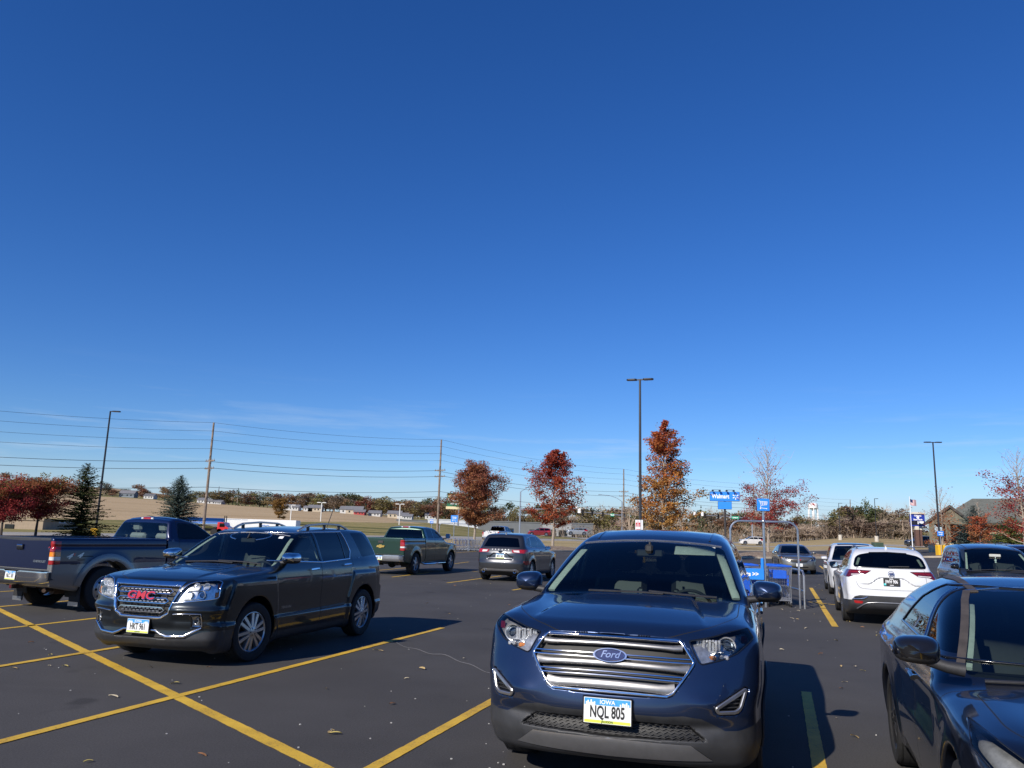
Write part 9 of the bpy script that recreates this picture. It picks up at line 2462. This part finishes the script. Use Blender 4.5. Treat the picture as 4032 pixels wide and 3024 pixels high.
def lorry():
 wh = mat('trailer white', (.72, .72, .70), .45, var=.05, scale=1); rd = mat('lorry red paint', (.55, .012, .015), .25, coat=1.0, var=.08, scale=2); dk = M['dark']
 d = 120
 a, b = at(826, 2072, d), at(1160, 2072, d); z0 = gz((a.x + b.x) / 2, d) - .1
 rt = empty('trailer', ((a.x + b.x) / 2, d + 2, z0)); tag(rt, 'long white box trailer parked beyond the road with small blue lettering', 'trailer'); w_ = b.x - a.x; ztop = at(900, 2042, d + 2).z - z0
 mb = MB(); mb.box((0, 0, (ztop + 1.0) / 2), (w_, 2.5, ztop - 1.0), 0, bev=.05); mb.box((-w_ * .28, -1.26, ztop - .12), (w_ * .4, .02, .06), 2); text_on(mb, 'XPO', .7, (w_ * .13, ztop * .55), 1, 1, .02, y=-1.27); mb.build('box', [wh, mat('trailer blue lettering', (.10, .22, .5), .5), M['satin']], rt)
 mb = MB(); mb.box((0, 0, .85), (w_ * .95, 1.2, .3)); mb.box((w_ * .1, 0, .5), (.2, 1.6, .7)); mb.build('chassis', [dk], rt)
 for x in (-w_ * .40, -w_ * .44 + 2.3, w_ * .38):
  mb = MB(); mb.cyl((x, -1.2, .5), (x, 1.2, .5), .5, n=20); mb.build('wheel', [M['rubber']], rt)
 c = at(888, 2070, 114); rt = empty('red_lorry', (c.x, 114, gz(c.x, 114) - .1), rz=.0); tag(rt, 'red lorry cab in front of the white trailer', 'lorry')
 k = px_m(114); ht = at(880, 2056, 114).z - rt.location.z
 mb = MB(); L_ = 42 * k
 prof = [(-L_ * .5, .5), (-L_ * .5, ht * .98), (-L_ * .12, ht), (L_ * .10, ht * .95), (L_ * .2, ht * .72), (L_ * .48, ht * .62), (L_ * .5, .5)]
 mb.add([(p[0], y_, p[1]) for y_ in (-1.1, 1.1) for p in prof], [tuple(range(7))[::-1], tuple(range(7, 14))] + [(i, (i+1) % 7, 7 + (i+1) % 7, 7 + i) for i in range(7)]); mb.build('cab', [rd], rt, smooth=False)
 mb = MB(); mb.box((-.1, -1.12, ht * .78), (.7, .04, .5)); mb.build('window', [M['glass_dark']], rt, smooth=False)
 for x in (-L_ * .3, L_ * .33): mb = MB(); mb.cyl((x, -1.1, .48), (x, 1.1, .48), .48, n=18); mb.build('wheel', [M['rubber']], rt)
 for x in (L_ * .2, L_ * .02): mb = MB(); mb.cyl((x - .6, 1.0, ht * .6), (x - .6, 1.0, ht + .9), .07, n=8); mb.build('exhaust_stack', [M['dark']], rt)
 c = at(820, 2068, 116); rt = empty('tank_trailer', (c.x - 1.0, 116, gz(c.x, 116) - .1)); tag(rt, 'polished steel tank trailer behind the old pickup cab', 'trailer'); mb = MB(); T = Matrix.Rotation(PI / 2, 4, 'Y'); hz = at(800, 2062, 116).z - rt.location.z
 mb.lathe([(0, -3.4), (.6, -3.35), (.85, -3.1), (.85, 3.1), (.6, 3.35), (0, 3.4)], 24, 0, Matrix.Translation((0, 0, hz)) @ T); mb.build('tank', [M['chrome']], rt)
 mb = MB(); mb.box((0, 0, hz - .95), (5.6, 1.2, .2)); mb.build('chassis', [M['dark']], rt)
 for x in (-2.0, -1.0, 2.2): mb = MB(); mb.cyl((x, -1.0, .45), (x, 1.0, .45), .45, n=16); mb.build('wheel', [M['rubber']], rt)
 # satellite dish at the left edge
 c = at(14, 1938, 95); rt = empty('satellite_dish', tuple(c)); tag(rt, 'white satellite dish on a pole above the crab tree at left', 'dish'); mb = MB(); mb.lathe([(0, .25), (.5, .17), (.9, .0)], 24, 0, Matrix.Rotation(1.1, 4, 'Y') @ Matrix.Rotation(.5, 4, 'X')); mb.build('dish', [wh], rt); mb = MB(); mb.cyl((0, 0, -c.z), (0, 0, 0), .06); mb.build('pole', [M['satin']], rt)
def camera():
 h, pi_, ro, f = 1.6472, 0.1861, 0.0288, 3115.2
 cp, sp = math.cos(pi_), math.sin(pi_)
 fw = np.array([0, cp, sp]); u = np.array([0, -sp, cp]); r = np.array([1., 0, 0])
 c, s = math.cos(ro), math.sin(ro)
 r2 = c * r + s * u; u2 = -s * r + c * u
 cd = bpy.data.cameras.new('camera'); cam = bpy.data.objects.new('camera', cd); COL.objects.link(cam)
 m = Matrix.Identity(4)
 for i in range(3): m[i][0] = r2[i]; m[i][1] = u2[i]; m[i][2] = -fw[i]
 m[2][3] = h
 cam.matrix_world = m
 cd.sensor_width = 36; cd.lens = f / 4032 * 36; cd.clip_end = 6000; cd.clip_start = .05
 scene.camera = cam
def light():
 el, az = math.radians(31.5), math.radians(218)
 w = bpy.data.worlds.new('World'); scene.world = w; w.use_nodes = True
 nt = w.node_tree; nt.nodes.clear()
 o = nt.nodes.new('ShaderNodeOutputWorld'); b = nt.nodes.new('ShaderNodeBackground'); s = nt.nodes.new('ShaderNodeTexSky')
 s.sky_type = 'NISHITA'; s.sun_disc = False; s.sun_elevation = el; s.sun_rotation = az
 s.altitude = 200; s.air_density = 1.0; s.dust_density = 0.0; s.ozone_density = 8.0
 b.inputs['Strength'].default_value = 0.10
 hs = nt.nodes.new('ShaderNodeHueSaturation'); hs.inputs['Saturation'].default_value = 1.16; hs.inputs['Hue'].default_value = .512
 nt.links.new(s.outputs[0], hs.inputs['Color'])
 # pale band at the horizon and a few thin wisps of cirrus
 tc = nt.nodes.new('ShaderNodeTexCoord'); sp = nt.nodes.new('ShaderNodeSeparateXYZ'); nt.links.new(tc.outputs['Generated'], sp.inputs[0])
 def mr(a0, a1, b0, b1):
  m = nt.nodes.new('ShaderNodeMapRange'); m.interpolation_type = 'SMOOTHSTEP'
  for k, v in zip(('From Min', 'From Max', 'To Min', 'To Max'), (a0, a1, b0, b1)): m.inputs[k].default_value = v
  nt.links.new(sp.outputs['Z'], m.inputs['Value']); return m
 mh = mr(.0, .085, .85, 0.0); mx = nt.nodes.new('ShaderNodeMix'); mx.data_type = 'RGBA'
 nt.links.new(mh.outputs[0], mx.inputs['Factor']); nt.links.new(hs.outputs[0], mx.inputs[6]); mx.inputs[7].default_value = (3.9, 4.9, 6.1, 1)
 mp = nt.nodes.new('ShaderNodeMapping'); mp.inputs['Scale'].default_value = (2.2, 2.2, 26); mp.inputs['Rotation'].default_value = (.05, .10, 0); nt.links.new(tc.outputs['Generated'], mp.inputs[0])
 no = nt.nodes.new('ShaderNodeTexNoise'); no.inputs['Scale'].default_value = 1.7; no.inputs['Detail'].default_value = 7; no.inputs['Roughness'].default_value = .62; nt.links.new(mp.outputs[0], no.inputs['Vector'])
 rp = ramp(nt, [(.54, 0.0), (.74, .42)]); nt.links.new(no.outputs['Fac'], rp.inputs['Fac'])
 m2 = mr(.20, .06, 0.0, 1.0); mu = nt.nodes.new('ShaderNodeMath'); mu.operation = 'MULTIPLY'; nt.links.new(rp.outputs['Color'], mu.inputs[0]); nt.links.new(m2.outputs[0], mu.inputs[1])
 mc = nt.nodes.new('ShaderNodeMix'); mc.data_type = 'RGBA'; nt.links.new(mu.outputs[0], mc.inputs['Factor']); nt.links.new(mx.outputs[2], mc.inputs[6]); mc.inputs[7].default_value = (5.2, 6.2, 7.2, 1)
 nt.links.new(mc.outputs[2], b.inputs[0]); nt.links.new(b.outputs[0], o.inputs[0])
 sd = bpy.data.lights.new('sun', 'SUN'); so = bpy.data.objects.new('sun', sd); COL.objects.link(so)
 sd.energy = 4.8; sd.angle = math.radians(.53); sd.color = (1.0, .93, .83)
 d = Vector((math.sin(az) * math.cos(el), math.cos(az) * math.cos(el), math.sin(el)))
 so.rotation_euler = d.to_track_quat('Z', 'Y').to_euler()
 so.location = (-20, -30, 40)
 scene.view_settings.view_transform = 'Standard'; scene.view_settings.look = 'None'
 scene.view_settings.exposure = 0.27; scene.view_settings.gamma = 1
def vehicles():
 blue_crossover().place(.9627, 6.2934, 17.34, 'dark blue crossover facing the viewer with big barred grille and plate NQL 805', 'car')
 grey_suv().place(-3.98, 10.49, 17.4, 'dark slate suv with chrome roof rails and red grille letters, plate HKT 961', 'car')
 old_blue_pickup().place(-6.83, 18.87, 208.2, 'old deep blue pickup with pewter flares and a 4x4 decal, seen from behind', 'pickup', z=-.03)
 green_pickup().place(-3.3, 34.5, 197.3, 'dark green crew pickup with a gold emblem on its tailgate', 'pickup')
 grey_crossover_rear().place(.895, 31.24, 198.6, 'gunmetal grey crossover seen from behind with twin round exhausts', 'car')
 white_crossover().place(9.035, 19.94, 199.4, 'white crossover seen from behind with a black plate JWH 906', 'car')
 dark_minivan().place(12.28, 20.03, 19.5, 'slate blue minivan facing the viewer with a charm hanging from its mirror', 'minivan')
 dark_sedan().place(3.0, 3.667, 19.17, 'midnight dark sedan cut off at the right edge in the foreground', 'car')
 silver_sedan().place(14.9, 41.6, 12, 'champagne silver sedan facing the viewer behind the trolley bay', 'car', z=.02)
 white_car_front().place(11.35, 26.2, 19, 'white crossover with black roof nose to nose with the other white one', 'car')
 P = paint('navy wagon paint', (.010, .016, .06), metal=.4)
 distant_suv('blue_suv', P, .1, zr=1.72, h=.04).place(20.0, 32.5, 199, 'navy suv with black roof rails at the right edge behind the minivan', 'car', z=.05)
 P = paint('pale blue wagon paint', (.14, .17, .20), metal=.6)
 distant_suv('silver_suv', P, .1, zr=1.74, h=.05).place(22.4, 36.2, 19, 'pale blue-grey suv almost hidden behind the minivan roof', 'car', z=.05)
 P = paint('white truck paint', (.60, .61, .62), metal=.0, flake=.03)
 c = pickup(dict(name='white_pickup', paint=P, wb=3.645, tail=-4.72, cab_back=-2.70, rail=1.40, roof=1.95, wz=.42, R=.42, arch=.48, h=.045,
  lamp_z=[(1.05, 1.30, 'lamp_red'), (.99, 1.046, 'lamp_white'), (.90, .986, 'lamp_red2')], lamp_y=.80, gate_half=.775, gate_low=.77, bumper=(.52, .75), plate='KRT 519',
  win1=[(-.72, 1.42), (-1.28, 1.80), (-1.72, 1.84), (-1.76, 1.40)], door1=[(-.58, .5), (-.58, 1.38), (-1.2, 1.80), (-1.76, 1.86), (-1.78, .5)],
  win2=[(-1.84, 1.40), (-1.82, 1.84), (-2.34, 1.82), (-2.40, 1.42)], door2=[(-1.79, .5), (-1.77, 1.86), (-2.40, 1.84), (-2.50, .5)], wheel=('spoke', 6, .25, M['alloy']), glass=M['glass_dark']))
 p = at(1992, 2100, 90); c.place(p.x, 90, 200, 'white pickup partly hidden behind the gunmetal crossover', 'pickup', z=.42)
 P = paint('red suv paint', (.22, .008, .014), metal=.4); c = distant_suv('red_suv', P, .3, h=.06); p = at(2120, 2111, 168); c.place(p.x - 1.4, 168, 92, 'red suv driving past the grey shops on the highway', 'car', z=at(2118, 2111, 168).z)
 P = paint('black suv paint', (.010, .011, .014), metal=.2); c = distant_suv('black_suv', P, .45, h=.06, zr=1.88); p = at(3618, 2152, 140); c.place(p.x - 1.4, 140, 90, 'black suv with a red tail lamp on the road by the bank sign', 'car', z=at(3618, 2153, 140).z)
 P = paint('pearl white paint', (.62, .61, .58), metal=.0, flake=.03); c = distant_suv('white_crossover', P, .2, h=.06, rails=False, zr=1.68); p = at(2957, 2146, 160); c.place(p.x - 1.4, 160, 88, 'pearl white crossover on the road seen through the trolley bay hoop', 'car', z=at(2957, 2146, 160).z)
 P = paint('silver hatch paint', (.35, .36, .37), metal=.5); c = distant_suv('silver_crossover', P, 0, h=.07, rails=False, zr=1.6); p = at(2272, 2106, 172); c.place(p.x - 1.4, 172, 90, 'pale car with dark windows passing behind the blue crossover roof', 'car', z=at(2272, 2108, 172).z)

import time as _time
def build_scene():
 t = _time.time()
 car_materials(); camera(); light()
 terrain(); markings(); curbs(); leaves(); trees()
 utility_poles(); lamp_posts(); signs(); traffic_lights(); buildings(); lorry()
 cn = corral(3016, 2390, 20.5, 8.0, 1.66, 5.0, 'galvanised two-lane trolley bay with blue cart sign beside the blue crossover', 2.12, .155, panel='Carts >>')
 cf = corral(1786, 2120, 70, 10.0, 2.6, 5.0, 'far galvanised trolley bay with blue cart sign behind the green pickup', 2.3, .30)
 carts(cn, cf)
 vehicles()
build_scene()
